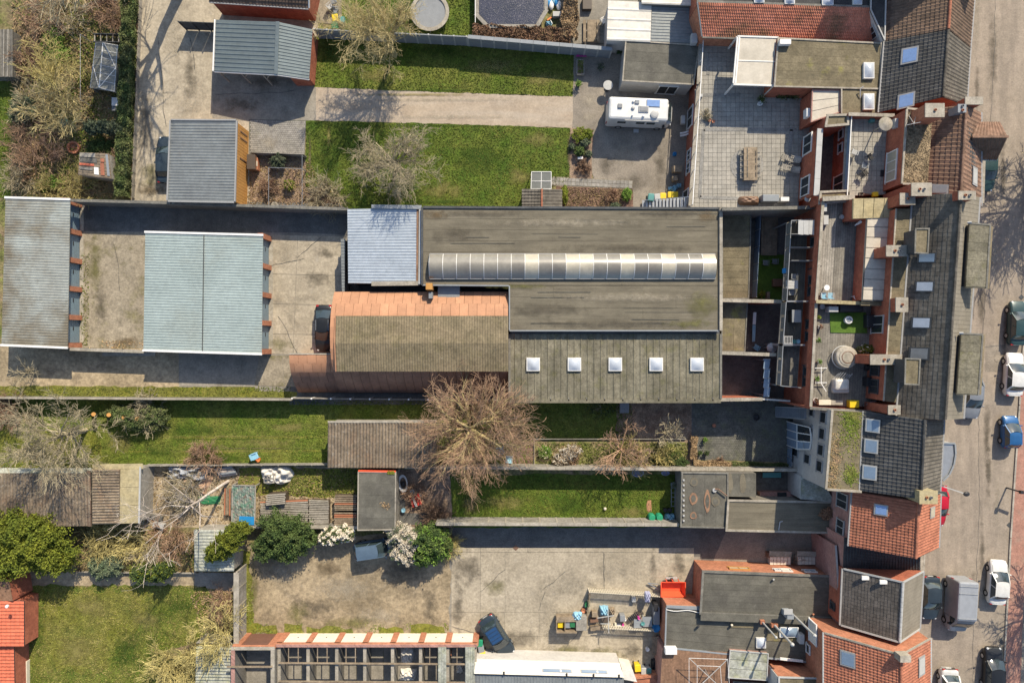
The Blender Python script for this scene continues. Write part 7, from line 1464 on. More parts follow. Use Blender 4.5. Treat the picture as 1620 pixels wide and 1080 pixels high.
# white long roof
q=Q([(750,1047),(982,1053),(985,1100),(750,1100)],2.9);t=T('white_building','long low white walled building with two slit windows','building',(centroid(q).x,centroid(q).y,0))
A,B=W(750,1041,0),W(980,1047,0);a,b=W(750,1064,2.9),W(1008,1076,2.9)
mb=MB();q=[W(751,1041.5,2.2),W(980,1048,2.2),W(987,1071,2.9),W(750,1065,2.9)];mb.prism([p-V((0,0,.03)) for p in q],0);mb.build('wall','whitewall',t);strips(t,q,1,'white','roof_sheet')
for (u0,u1) in ((.46,.66),(.72,.90)):mb=MB();s=[bil(q,a_,b_)+V((0,0,.07)) for a_,b_ in ((u0,.52),(u1,.52),(u1,.72),(u0,.72))];mb.slab(s,.05);f_=mb.build('window','framegrey',t);mb=MB();mb.slab([p+V((0,0,.015)) for p in shrink(s,.93)],.02);mb.build('pane','glassroof',f_);MB().bar(bil(s,.62,.1)+V((0,0,.03)),bil(s,.62,.9)+V((0,0,.03)),.15,.04).build('mullion','frame',f_)
for u in (.2,.62,.80,.97):p=bil(q,u,.9)+V((0,0,.08));MB().box(p,(.15,.35,.06)).build('bracket','black',t)
q=[W(750,1066,2.6),W(987,1072,2.6),W(987,1110,2.6),W(750,1110,2.6)];mb=MB();mb.prism([p-V((0,0,.02)) for p in shrink(q,.99)],0);mb.build('rear_wall','block',t);corr(t,q,'metalgrey','u',.3,.03,'rib')
q=[W(984,1058,2.5),W(1002,1062,2.5),W(1008,1078,2.5),W(986,1074,2.5)];mb=MB();mb.prism(q,0);mb.build('porch','white',t)
t,rf,q=flat('rounded orange brick block in the bottom corner beside the yellow bin',[(1003,1072),(1040,1068),(1045,1110),(1008,1110)],1.6,'brickorange','brickorange',nst=0,cop='brickorange',cw=.2)
# red roofed house bottom left
q=[W(38,950,3.2),W(38,1022,3.2),W(-60,1022,5.6),W(-60,950,5.6)];t=T('red_roofed_house','house corner with bright red tiles and a white framed window','house',W(0,1010,0))
for k,(a,b) in enumerate((((38,950),(38,1022)),((22,1022),(24,1130)))):
 q=[W(*b,2.1),W(*a,2.1),W(a[0]-110,a[1],4.7),W(a[0]-110,b[1],4.7)];mb=MB();mb.prism([p-V((0,0,.1)) for p in shrink(q,.98)],0);mb.build('wall','brick',t);mb=MB();mb.slab(q,.1);rf=mb.build('roof','darkmetal',t);tiles(rf,q,'tilered',.32,.34)
a,b=W(36,955,2.),W(36,1020,2.);window(t,a,b,.45,1.15,2.6,1.6,'whitep',gm='glassdark',bars=1);MB().lathe(W(12,958,3.9),[(.15,0),(.15,.15),(.02,.17)],10).build('vent','whitep',t)
q=Q([(-30,914),(14,916),(20,950),(-30,950)],2.8);mb=MB();mb.prism([p-V((0,0,.05)) for p in q],0);mb.build('wing_wall','brick',t);strips(t,q,3,'deckbrown','roof_panel','v')
box_thing('planter','beige paved step and box beside the red roofed house','planter',34,1065,0,(1.0,2.4,.5),'cream')
# ================================================================== FENCES / WALLS south
wall('thin pinkish coped garden wall under the south yard of the garages',[(-20,629),(200,630.5),(462,632)],1.6,'block',.12,cop='coping',cw=.16,piece=2.)
fence('low concrete post fence behind the orange vault',(462,630),(800,633),1.5,'panelgrey',post='whitep',boards=2,pw=.14,n=11)
fence('long concrete fence with pale coping between the two southern gardens',(640,738.5),(1262,743),2.0,'panelgrey',cop='coping',post='coping',boards=4,copw=.3,n=22)
fence('concrete fence with pale coping along the south side of the narrow lawn',(690,828),(1074,829.5),2.4,'panelgrey',cop='coping',post='coping',boards=4,copw=.32,n=14)
fence('low wire and board fence above the junk yard',(228,737),(520,735),1.1,'panelgrey',post='coping',boards=2,th=.05,pw=.1,n=11)
wall('low wall below the stacked timber',[(372,832),(567,834)],1.3,'block',.18,cop='coping',cw=.28,piece=1.6)
fence('long concrete panel wall at the left side of the dirt yard',(374,905),(374,1018),2.4,'panelgrey',cop='coping',post='coping',boards=4,copw=.5,n=4)
fence('timber wall left of the taller roofless garage',(312,1016),(360,1018),2.0,'woodgrey',post='woodgrey',boards=3,pw=.1,n=3)
wall('thin board edging between path and shrubs',[(120,905),(312,907)],.4,'woodgrey',.06,cop=None)
wall('upright board edging left of the pale corrugated shed',[(307,838),(308,906)],.6,'woodgrey',.06,cop=None)
# sheds south
def shed2(label,px,z,m,axis='v',zs=None,**k):return simple_shed(label,px,z,m,'woodgrey',axis,zz=zs,**k)
t,q=shed2('long brown corrugated shed half hidden by the great bare tree',[(519,667),(690,667),(690,740),(518,739)],2.5,'corrgrey','u',pitch=.30,amp=.10,zs=[2.7,2.7,2.3,2.3]);MB().bar(q[0]+V((0,.02,.08)),q[1]+V((0,.02,.08)),.2,.08).build('ridge_board','coping',t)
t,rf,q=flat('flat grey felt roofed shed with a red strip along its top edge',[(567,746),(626,747),(625,837),(566,838)],2.6,'feltgrey','woodgrey',nst=5,cop='coping',cw=.1,ch=.06,name='shed',cat='shed');MB().bar(q[0]+V((0,.1,.02)),q[1]+V((0,.1,.02)),.15,.12).build('trim','redbright',t)
P=np.array([q[0].lerp(q[1],R.uniform(.78,.97))+V((0,R.uniform(-.15,.15),.08)) for _ in range(200)]);quads_mesh('moss',P,.06,'leafyellow',t);P=np.array([bil(q,R.gauss(.74,.06),R.gauss(.58,.03))+V((0,0,.05)) for _ in range(50)]);quads_mesh('leaf_litter',P,.08,'leaftan',t)
t,q=shed2('left long dark corrugated shed with rusty stains',[(-30,748),(142,748),(145,831),(-30,834)],2.8,'corrgrey','u',pitch=.3,amp=.10,zs=[3.,3.,2.5,2.5]);n_=[W(-30,740,2.6),W(145,740,2.6),q[1],q[0]];mb=MB();mb.slab([p+V((0,0,-.02)) for p in n_],.05);mb.build('north_slope','corrlight',t);MB().bar(W(140,744,3.0),W(142,832,2.55),.35,.1).build('tile_edge','tilered2',t)
t,q=shed2('dark ribbed shed with a beige sheet end beside the junk yard',[(147,742),(190,742),(189,828),(147,829)],2.7,'corrgrey','v',pitch=.28,amp=.10);q2=Q([(190.5,742),(221,741),(219,827),(189.5,828)],2.7);walls_under(t,q2,'woodgrey',0,.08,.97);strips(t,q2,3,'beigeroof','roof_panel','v',gap=.03);MB().bar(W(146,738,2.6),W(226,737,2.6),.5,.06).build('ridge_board','beigeroof',t);MB().bar(W(222,738,2.72),W(220,827,2.72),.15,.1).build('verge_trim','greylight',t)
q=[W(222,768,.1),W(241,770,.1),W(239,803,.1),W(221,810,.1)];t=T('leaning_sheet','pale grey metal sheet leaning on the shed end','metal sheet',q[0]);mb=MB();mb.slab([q[0]+V((.15,0,1.5)),q[1]+V((0,0,.05)),q[2]+V((0,0,.05)),q[3]+V((.15,0,1.5))],.03);mb.build('sheet','greylight',t);MB().bar(W(231,769,1.),W(230,806,1.),.05).build('fold','lead',t)
t,q=simple_shed('pale corrugated shed under the yellow green conifer',[(308,838),(372,838),(370,903),(308,903)],2.4,'corrlight','woodgrey','v',.30,.05)
t,q=shed2('bottom corrugated roof with flaking white paint beside the roofless garages',[(311,1022),(372,1024),(372,1110),(309,1110)],2.2,'corrlight','v',pitch=.3,amp=.10)
# timber stacks
def stack(label,px,n,z,m='coping',axis='v'):
 q=Q(px,z);t=T('timber_stack',label,'timber stack',(centroid(q).x,centroid(q).y,0));mb=MB();mb.prism([p-V((0,0,.2)) for p in shrink(q,.93)],0);mb.build('lower_layers','darkbrown',t)
 for i in range(n):
  v0,v1=(i+.12)/n,(i+.68)/n;j=R.uniform(-.02,.02);mb=MB();dz=V((0,0,R.uniform(-.02,.06)));f=R.random()<.05
  p=[bil(q,j,v0),bil(q,1+j,v0+R.uniform(-.01,.01)),bil(q,1+j,v1),bil(q,j,v1)] if axis == 'v' else [bil(q,v0,j),bil(q,v1,j),bil(q,v1,1+j),bil(q,v0,1+j)]
  mb.slab([x+dz for x in p],.12);mb.build('plank','terracotta' if f else m,t)
 return t
stack('long stack of weathered planks behind the dark green bush',[(413,793),(488,790),(488,832),(412,832)],15,.9);stack('stack of planks between the long stack and the narrow post gap',[(489,790),(520,791),(520,832),(489,832)],15,.95);stack('short folded timber rack on top of the long plank stack',[(421,782),(451,780),(451,797),(421,800)],6,1.4)
stack('upper of the two brown plank stacks beside the flat grey shed',[(529,783),(564,783),(564,808),(529,808)],8,1.0,'wood');stack('lower of the two brown plank stacks beside the flat grey shed',[(529,810),(564,810),(564,834),(529,834)],8,1.0,'wood');stack('narrow upright board stack beside the green netting frame',[(355,773),(370,772),(370,815),(354,815)],6,.6,'wood','u')
# junk yard
heap('tarpaulin','crumpled white tarpaulin over a heap by the low fence','tarpaulin',435,752,0,1.5,.95,1.0,'tarp',seed=5,rough_=.3);t=T('frame','little timber window frame leaning on the white tarpaulin','frame',W(425,757,1))
for k in range(4):MB().bar(W(418+5*k,751,1.15),W(418+5*k,763,1.05),.08).build('bar','woodgrey',t)
for k in range(3):MB().bar(W(418,751+6*k,1.2-.05*k),W(434,751+6*k,1.2-.05*k),.08).build('rail','woodgrey',t)
heap('tarpaulin','long heap under slate and white tarpaulins along the fence','tarpaulin',295,748,0,2.2,.75,1.0,'tarpblue',seed=6,rough_=.35,nw=7)
heap('brush_pile','brown heap of cut branches below the slate tarpaulins','brush pile',300,768,0,2.,1.,.6,'barkbrown',seed=7,rough_=.4);bare_shrub(W(300,770,.3),1.9,.7,'tangle of cut branches spread over the junk yard heap','bark',44,2,5,cat='branches',seed=31,name='brush_pile')
t=T('log_pile','pile of sawn pale logs at the fence','logs',W(355,745,0))
for k in range(9):a=W(340+2*(k % 5),742+2.6*(k % 5),.18+.28*(k // 5));MB().tube(a,a+V((1.7,.25,0)),.14,.14,8,True).build('log',['coping','barkwhite','lead'][k % 3],t)
t=T('netting_frame','timber frame holding green and rust netting','netting',W(385,795,0));q=Q([(368,767),(404,768),(403,832),(367,830)],1.2);
mb=MB();n=14;v=[bil(q,i/n,j/n)+V((0,0,.12*math.sin(i*1.7+j)+R.uniform(-.06,.06))) for i in range(n+1) for j in range(n+1)];mb.add(v,[(i*(n+1)+j,(i+1)*(n+1)+j,(i+1)*(n+1)+j+1,i*(n+1)+j+1) for i in range(n) for j in range(n)]);mb.build('net','net',t)
for a,b in ((q[0],q[1]),(q[1],q[2]),(q[2],q[3]),(q[3],q[0])):MB().bar(a,b,.1).build('frame_bar','woodgrey',t)
for p in q:MB().bar((p.x,p.y,0),p,.1).build('post','woodgrey',t)
mb=MB();q_=Q([(379,816),(402,817),(402,830),(377,830)],1.45);mb.slab(q_,.03);mb.build('blue_sheet','blue',t)
heap('tarpaulin','flat green tarpaulin on the ground of the junk yard','tarpaulin',328,791,0,1.4,.45,.12,'green',seed=8);heap('sack','pale sack lying beside the flat green tarpaulin','sack',290,788,0,.5,.3,.35,'tarp',seed=9);box_thing('junk_box','grey white box among the debris below the pale birch','box',250,831,0,(1.1,.5,.5),'greylight',rz=-.25)
box_thing('junk_box','long grey plank box below the leaning sheet','box',243,818,0,(1.7,.5,.3),'deckdark',rz=-.2);heap('bag','dark teal bag with orange cloth at the corner of the ribbed shed','bag',227,757,0,.35,.4,.6,'teal',seed=10);heap('bag','orange cloth heap just above the dark teal bag','cloth',229,748,0,.35,.22,.4,'woodorange',seed=11)
t=T('bicycle','old white wheel rims lying below the leaning sheet','wheel rims',W(226,824,0));
for x in (223,229):MB().lathe(W(x,824,.1),[(.3,0),(.34,.03),(.3,.06),(.27,.03),(.3,0)],20).build('rim','greylight',t)
c=W(401,722,.8);t=T('garden_chair','pale turquoise plastic garden chair on the striped lawn','chair',(c.x,c.y,0),.4);rounded(.6,.6,.38,.46,.05).build('seat','skyblue',t,local=True);MB().box((-.3,0,.7),(.06,.6,.5)).build('backrest','skyblue',t,local=True)
for s in (-.3,.3):MB().box((0,s,.6),(.55,.06,.05)).build('armrest','skyblue',t,local=True);MB().bar((-.25,s*.9,0),(-.25,s*.9,.4),.05).build('leg','skyblue',t,local=True);MB().bar((.25,s*.9,0),(.25,s*.9,.4),.05).build('leg','skyblue',t,local=True)
round_thing('bucket','orange bucket beside the turquoise chair','bucket',408,727,0,[(.16,0),(.22,.35),(.18,.35),(.02,.3)],'orange')
c=W(637,765,.4);t=T('dinghy','small white dinghy shaped sandbox with dark contents','dinghy',(c.x,c.y,0),.1);MB().lathe((0,0,0),[(.3,0),(.48,.3),(.44,.34),(.36,.3),(.3,.15)],18,1.9).build('hull','whitep',t,local=True);heap_=MB().ball((0,-.1,.2),(.22,.35,.18),10,6).build('contents','black',t,local=True)
c=W(657,792,.8);t=T('folding_chairs','pair of red slatted chairs folded together','chairs',(c.x,c.y,0),.35)
for k in range(4):MB().box((-.42+.28*k,0,.5+.03*k),(.2,1.15,.04)).build('slat','red' if k != 1 else 'whitep',t,local=True)
for y in (-.4,.4):MB().bar((-.5,y,0),(.5,y,.55),.05).build('leg','brown',t,local=True)
for k,(x,y,m,l) in enumerate(((652,778,'skyblue','blue bucket above the red slatted chairs'),(664,783,'greylight','pink and white pail right of the red slatted chairs'),(638,807,'skyblue','blue rimmed bucket on the black paved strip'))):round_thing('bucket',l,'bucket',x,y,.05,[(.16,0),(.22,.35),(.18,.35),(.02,.3)],m)
# things on narrow lawn
c=W(0,0,0)
for k,x in enumerate((1032,1044)):round_thing('barrel',('left' if k == 0 else 'right')+' green plastic barrel at the fence corner','barrel',x,819,0,[(.3,0),(.36,.3),(.36,.7),(.3,.95),(.28,.96),(.1,.97)],'greenbright')
heap('bag','pale blue plastic bag of rubbish right of the green barrels','bag',1061,820,0,.5,.45,.9,'skyblue',seed=20)
for k,x in enumerate((1053,1060)):round_thing('bin',('left' if k == 0 else 'right')+' small black bin above the pale blue bag','bin',x,807,0,[(.16,0),(.22,.5),(.2,.55),(.02,.56)],'black')
t=T('ladder','dark folded washing frame standing by the patched roof','ladder',W(1065,785,0))
for x in (1062,1068):MB().bar(W(x,763,.6),W(x,802,.3),.06).build('rail','lead',t)
for k in range(6):MB().bar(W(1062,765+7*k,.55-.05*k),W(1068,765+7*k,.55-.05*k),.05).build('rung','lead',t)
pot('grey leafed plant in a white trough at the top right of the narrow lawn',1066,767,0,.3,'greylight','leafblue',.4,.3)
round_thing('paddling_pool','pale lavender plastic tub behind the fence under the small bare tree','tub',1009,747.5,0,[(.5,0),(.6,.3),(.5,.32),(.45,.1),(0,.08)],'lavender',sy=.7);round_thing('paddling_pool','pale grey tub right of the lavender tub','tub',1053,748,0,[(.35,0),(.42,.25),(.35,.27),(.3,.1),(0,.08)],'lavender',sy=.6)
round_thing('ball','small pale ball on the narrow lawn','ball',957.5,805,.02,[(.05,0),(.14,.06),(.16,.14),(.12,.24),(.03,.28)],'cream',n=12)
heap('sand','small salmon patch of sand on the narrow lawn','sand',1027,800,0,.25,.6,.08,'vault',seed=23)
for k,(x,y,r_) in enumerate(((792,713,10),(805.5,727,-5))):
 c=W(x,y,.5);t=T('sun_chair',('upper' if k == 0 else 'lower')+' light blue cloth chair beside the great bare tree','chair',(c.x,c.y,0),rad(r_));v=[(-.32,-.35+.1*j,.35+.05*math.sin(j)) for j in range(8)];mb=MB()
 for j in range(7):mb.add([(-.32,-.35+.1*j,.3+.02*abs(j-3)),(.32,-.35+.1*j,.3+.02*abs(j-3)),(.32,-.25+.1*j,.3+.02*abs(j-2)),(-.32,-.25+.1*j,.3+.02*abs(j-2))],[(0,1,2,3)])
 mb.build('cloth','skyblue',t,local=True)
 for a,b in (((-.35,-.4,0),(-.35,.4,.5)),((.35,-.4,0),(.35,.4,.5)),((-.35,-.35,.33),(.35,-.35,.33)),((-.35,.36,.42),(.35,.36,.42))):MB().bar(a,b,.04).build('frame_tube','whitep',t,local=True)
box_thing('planter','grey paving box in the shade under the mossy wing','box',988,645,0,(.9,1.0,.35),'grey')
MB_=T('garden_bed_edge','thin pale board along the top of the long flower bed','edging',W(900,695,0));MB().bar(W(845,694,.15),W(1085,694,.15),.06,.2).build('board','woodgrey',MB_);MB().bar(W(845,694,.12),W(845,738,.12),.05,.2).build('board','woodgrey',MB_)
for k,(x,y,l) in enumerate(((1130,673,'terracotta'),(1115,695,'green'),(1107,716,'green leafed'),(1117,716,'dark leafed'))):pot(['orange terracotta pot on the shaded brick patio','bright green potted plant on the brick patio','left small potted plant in the sunlit patio corner','right small potted plant in the sunlit patio corner'][k],x,y,.07,.18,'terracotta' if k == 0 else 'darkbrown',None if k == 0 else 'leafbright' if k == 1 else 'leafgreen',.3,.28,90)
round_thing('fire_pit','round black fire pit on the shaded brick patio','fire pit',1197,660,.07,[(.2,0),(.32,.35),(.28,.36),(.2,.2),(0,.18)],'black');box_thing('ac_unit','white unit at the bottom corner of the brick patio','unit',1254,737,.1,(.5,.7,.7),'whitep')
# ================================================================== bins and pallets in the south yard
t=T('bin_shelter','low timber bin enclosure with a grey cupboard end','bin shelter',W(905,985,0))
MB().bar(W(880,996.5,.95),W(912,997,.95),.1,1.1).build('front_board','wood',t)
for a,b in (((880,978),(880,995)),((893,978),(893,994))):MB().bar(W(*a,.75),W(*b,.75),.08,1.3).build('side_board','wood',t)
MB().bar(W(880,977,.75),W(911,976,.75),.5,.9).build('rear_board','wood',t);c=W(920,987,1.4);rounded(2.0,2.1,0,1.35,.05).build('x','woodgrey',None,local=True).name='tmp_'
o=bpy.data.objects['tmp_'];o.name='cupboard';o.parent=t;o.location=V((c.x-world_loc(t).x,c.y-world_loc(t).y,0));o.scale=(.52,.66,.92)
wheelie('yellow lidded bin inside the timber enclosure',887,986.5,0,'yellow','yellow');wheelie('slate lidded bin inside the timber enclosure',898,987,0,'lead','grey');wheelie('green lidded bin inside the timber enclosure',905,986,0,'green','green')
wheelie('green topped bin beside the corner pier of the garages',759,1017,0,'greenbright','green');wheelie('slate topped bin just above the corner yellow bin',761,1026,10,'lead','grey');wheelie('yellow bin at the corner where the white building begins',764,1036,15,'yellow','yellow')
wheelie('tall yellow bin near the rounded orange block',1009,1056,5,'yellow','yellow');wheelie('grey green bin right of the tall yellow bin',1019,1061,0,'greylight','grey');wheelie('pale green bin furthest right beside the rounded orange block',1026,1062,0,'teal','greylight')
def picket(label,p0,p1,n,h=1.2,m='cream'):
 a,b=W(*p0,h),W(*p1,h);t=T('picket_fence',label,'fence',(a+b)/2-V((0,0,h)));d=(b-a).normalized()
 for i in range(n):p=a.lerp(b,i/(n-1));MB().box((p.x,p.y,h/2),(.09,.04,h),math.atan2(d.y,d.x)).build('picket',m,t)
 for z in (h*.3,h*.75):MB().bar(V((a.x,a.y-.04,z)),V((b.x,b.y-.04,z)),.04,.09).build('rail',m,t)
picket('upper picket fence made of pallets around the cluttered patio',(933,937),(1046,944),42);picket('lower picket fence of the cluttered patio',(955,994),(1034,998),30)
t=T('picket_fence','left side pallet fence of the cluttered patio','fence',W(932,960,0))
for k in range(10):a=W(933-.7*k,940+5.5*k,1.0);MB().box((a.x,a.y,.5),(.04,.22,1.0)).build('picket','wood',t)
for z in (.3,.8):MB().bar(W(934,939,z),W(928,992,z),.04,.08).build('rail','wood',t)
cl=[('rusty drum top left of the patio clutter',923,966,.22,.5,'terracotta'),('green potted conifer at the patio corner',929,957,.25,.6,'green'),('round white dish on the patio clutter',923,972,.2,.4,'whitep'),('bright blue bucket against the brick wall',1038,993,.42,.5,'blue'),('tiny pink pot at the lower picket fence',986,988,.12,.3,'pink'),('round dark planter beside the grey table',1022,978,.16,.4,'black'),('white ball shaped lamp near the wooden bench',1024.5,1027,.2,.4,'whitep'),('pink pot on the grey patio table',1011,978,.12,.9,'pink'),('white pot at the centre of the patio clutter',989,980,.13,.5,'whitep')]
for (l,x,y,r_,h_,m) in cl:round_thing('pot',l,'pot',x,y,.05,[(r_*.8,0),(r_,h_),(r_*.8,h_),(.02,h_-.08)],m,14)
for (l,x,y,d,m,rz) in (('wooden crate stack at the left of the cluttered patio',941,972,(.55,.5,.7),'wood',0),('brown crate below the wooden crate stack',940,981,(.8,.4,.4),'brown',.1),('mossy timber trough at the lower left of the patio',950,993,(1.1,.45,.4),'wood',-.05),('small mossy trough beside the larger one',938,994,(.5,.45,.4),'wood',.05),('dark cushion box in the middle of the cluttered patio',958,978,(.8,.7,.45),'darkbrown',.3),('grey outdoor stove on the cluttered patio',985,978,(.5,.6,.8),'grey',0),('cream stick bundle by the lower picket fence',974,990,(.2,.55,.4),'cream',0),('white planter box by the lower picket fence',979,989,(.4,.2,.3),'whitep',.1),('grey metal locker against the brick wall',1039,974,(.6,1.7,1.1),'grey',0),('black box above the grey metal locker',1038,961,(.4,.7,1.2),'black',0),('white electric meter on the upper picket fence',1003,948,(.4,.5,.5),'greylight',0)):box_thing('patio_box',l,'box',x,y,.05,d,m,rz=rz)
heap('cloth','blue and white cloth bundle in the cluttered patio','cloth',956,967,.05,.45,.5,.7,'skyblue',seed=30);heap('cloth','tan cloth bundle beside the blue and white one','cloth',968,967,.05,.35,.35,.6,'wood',seed=31);heap('sack','pale blue plastic sheet on the grey cupboard','plastic sheet',914,975,.9,.5,.4,.5,'skyblue',seed=32);heap('cloth','pale lavender cloth hanging on the upper picket fence','cloth',1025,945,.9,.3,.55,.5,'lavender',seed=33)
table('left grey table at the right of the cluttered patio',1009,986,.05,.75,.85,0,'lead',planks=2);table('right grey table at the right of the cluttered patio',1024,983,.05,.95,1.0,0,'lead',planks=2);chair('dark slatted deck chair tilted beside the grey tables',1002,975,.05,215,'black',True)
round_thing('bowl','green bowl on the left grey table','bowl',1017,986,.85,[(.12,0),(.2,.1),(.16,.1),(.02,.05)],'teal')
t=T('rotary_dryer','pale blue cross shaped dryer on the cluttered patio','clothes dryer',W(963,975,0));
for a,b in (((945,977),(971,973)),((962,958),(963,1001)),((950,986),(966,986))):MB().bar(W(*a,1.6+.03*(a[0] == 962)),W(*b,1.6),.06).build('arm','greylight',t)
a=W(963,975,1.6);MB().bar((a.x,a.y,0),a,.06).build('pole','steel',t)
t=T('wooden_bench','tall wooden pallet bench along the brick wall','bench',W(1036,1022,0))
for k in range(4):MB().box(W(1033+2.7*k,1021,.5+.12*k),(.13,1.8,.05)).build('slat','wood',t)
for y in (1010,1032):MB().box(W(1037,y,.22),(.55,.1,.44)).build('leg','wood',t)
heap('bag','dark rubbish bag at the foot of the brick wall','bag',1036,1052,0,.35,.6,.6,'black',seed=34)
# red skip
c=W(1065,930,1.2);t=T('skip','bright red open tipping container beside the workshop','skip',(c.x,c.y,0));a_=1.25;
o_=[(-1.22,.62),(1.22,.62),(1.22,-.85),(-1.22,-.85)];i_=[(x*.93,y*.9) for x,y in o_];b_=[(x*.78,y*.6) for x,y in o_];v=[(x,y,1.25) for x,y in o_]+[(x,y,1.25) for x,y in i_]+[(x,y,.55) for x,y in b_]+[(x*.8,y*.62,.45) for x,y in o_]
f=[]
for k in range(4):n2=(k+1) % 4;f+=[(k,n2,4+n2,4+k),(4+k,4+n2,8+n2,8+k),(k,12+k,12+n2,n2)]
f.append((8,9,10,11));MB().add(v,f).build('tub','redbright',t,local=True)
for x in (-.6,0,.6):MB().bar((x,.64,.6),(x,.66,1.2),.07).build('rib','redbright',t,local=True)
MB().bar((-1.25,.1,.35),(-2.3,.2,.3),.08).build('tow_bar','steel',t,local=True);MB().bar((-1.25,-.4,.35),(-2.3,.2,.3),.08).build('tow_bar','steel',t,local=True)
for s in (-1,1):MB().tube((0,s*.8-.2,.3),(0,s*.8-.02,.3),.3,.3,14,True).build('wheel','rubber',t,local=True)
MB().box((0,.75,.5),(1.1,.18,.12)).build('light_bar','greylight',t,local=True)
# brick crates in lane
for k,(x0,x1,l) in enumerate(((1218,1251,'left low brick yard pen with cream blocks in the shaded lane'),(1262,1290,'right low brick yard pen with cream blocks in the shaded lane'))):
 q=Q([(x0,880),(x1,880),(x1,893),(x0,893)],.7);t=T('block_pile',l,'block pile',(centroid(q).x,centroid(q).y,0));grid(t,q,int((x1-x0)/5),2,'doorwhite','block',gap=.04,th=.68,joined=False);MB().bar(W(x0-1,875,.9),W(x1+1,876,.9),.5,.08).build('lid_board','coping',t)
box_thing('crate','rust coloured crate left of the cream block pens','crate',1219,878,0,(.5,.5,.7),'brown');bare_shrub(W(1259,887,0),.4,.7,'reddish dead shrub between the two cream block pens','barkbrown',22,2,5,seed=41);wheelie('bright yellow bin lying at the right of the cream blocks',1300,884,90,'yellow','yellow')
t=T('brick_wall','pinkish brick wall with white capping at the end of the lane','wall',W(1325,890,0));a,b=W(1322,862,5.),W(1330,990,5.);MB().bar((a.x,a.y,2.5),(b.x,b.y,2.5),.2,5.).build('wall_face','brickpink',t);MB().bar(a+V((0,0,.05)),b+V((0,0,.05)),.14,.08).build('coping','greylight',t)
# ================================================================== TREES
def base_of(px,py,z):w=W(px,py,z);return V((w.x,w.y,0))
bare_tree(base_of(623,84,.5),9.,4.6,'bare_tree','spreading bare tree beside the trampoline, above the tan path','tree','barkgreen',limbs=11,lev=4,nch=4.2,tr=.24,tip=.012,fork=.33,seed=3)
bare_tree(base_of(618,250,4),8.5,4.1,'bare_tree','rounded bare tree standing on the bright square lawn','tree','bark',limbs=12,lev=4,nch=4.2,tr=.2,tip=.012,fork=.22,seed=5,up=.0,droop=.1,elev=.7)
bare_tree(base_of(743,680,5),10.,5.1,'bare_tree','great bare tree with dense rosy twigs beside the brown corrugated shed','tree','barkgreen','barkpink',limbs=22,lev=4,nch=4.5,tr=.34,tip=.0095,fork=.2,seed=8,elev=.8,spread=.8,up=.02,wob=.14)
bare_tree(base_of(88,690,4.5),9.,5.0,'bare_tree','wide tan bare tree at the far left of the striped lawn','tree','bark',limbs=11,lev=4,nch=4.2,tr=.2,tip=.0135,fork=.28,seed=12)
bare_tree(base_of(985,715,2.5),5.,3.1,'fruit_tree','small bare fruit tree overhanging the concrete fence','tree','barkpink',limbs=8,lev=3,nch=4,tr=.13,tip=.016,fork=.25,seed=14,elev=.4)
bare_tree(base_of(1055,686,2),3.6,1.9,'fruit_tree','little tan bare tree near the brick patio','tree','bark',limbs=7,lev=2,nch=5,tr=.11,tip=.018,fork=.3,seed=15,elev=.4)
bare_tree(W(361,761,0),12.,7.,'birch_tree','leaning pale barked tree rising from the junk yard','tree','barkwhite',limbs=7,lev=3,nch=2.6,tr=.14,tip=.012,fork=.4,seed=16,elev=1.3,lean=(-2.0,-2.2),spread=.6)
bare_tree(base_of(40,590,1.5),3.2,1.7,'sapling','small pale bare sapling at the left end of the south strip','tree','bark',limbs=6,lev=2,nch=5,tr=.06,tip=.015,fork=.3,seed=17)
bare_tree(W(285,-12,0),17.,8.5,'bare_tree','tall bare tree just above the driveway whose branch shadows cross the concrete','tree','bark',limbs=9,lev=3,nch=4.4,tr=.5,tip=.024,fork=.3,seed=19,elev=1.0)
bare_tree(W(1648,240,0),11.,6.2,'street_tree','bare street tree right of the road in its upper half','tree','bark',limbs=9,lev=3,nch=6,tr=.28,tip=.03,fork=.3,seed=20)
bare_tree(W(1650,905,0),9.,4.5,'street_tree','bare street tree right of the cycle path in its lower half','tree','bark',limbs=9,lev=3,nch=5,tr=.25,tip=.025,fork=.35,seed=22)
bare_tree(base_of(75,110,2.5),4.5,3.,'bare_tree','tangled olive grey bare tree in the overgrown garden','tree','twigolive',limbs=9,lev=3,nch=5,tr=.1,tip=.014,fork=.15,seed=24)
bare_tree(base_of(85,165,2.5),4.5,3.4,'bare_tree','pale arching bare tree above the teal cover','tree','barkgreen',limbs=10,lev=3,nch=5,tr=.1,tip=.015,fork=.15,seed=25)
bare_tree(base_of(345,1000,2),4.5,3.4,'bare_tree','yellowish bare tree beside the flaking white corrugated roof','tree','twigolive',limbs=9,lev=3,nch=5,tr=.09,tip=.015,fork=.15,seed=26)
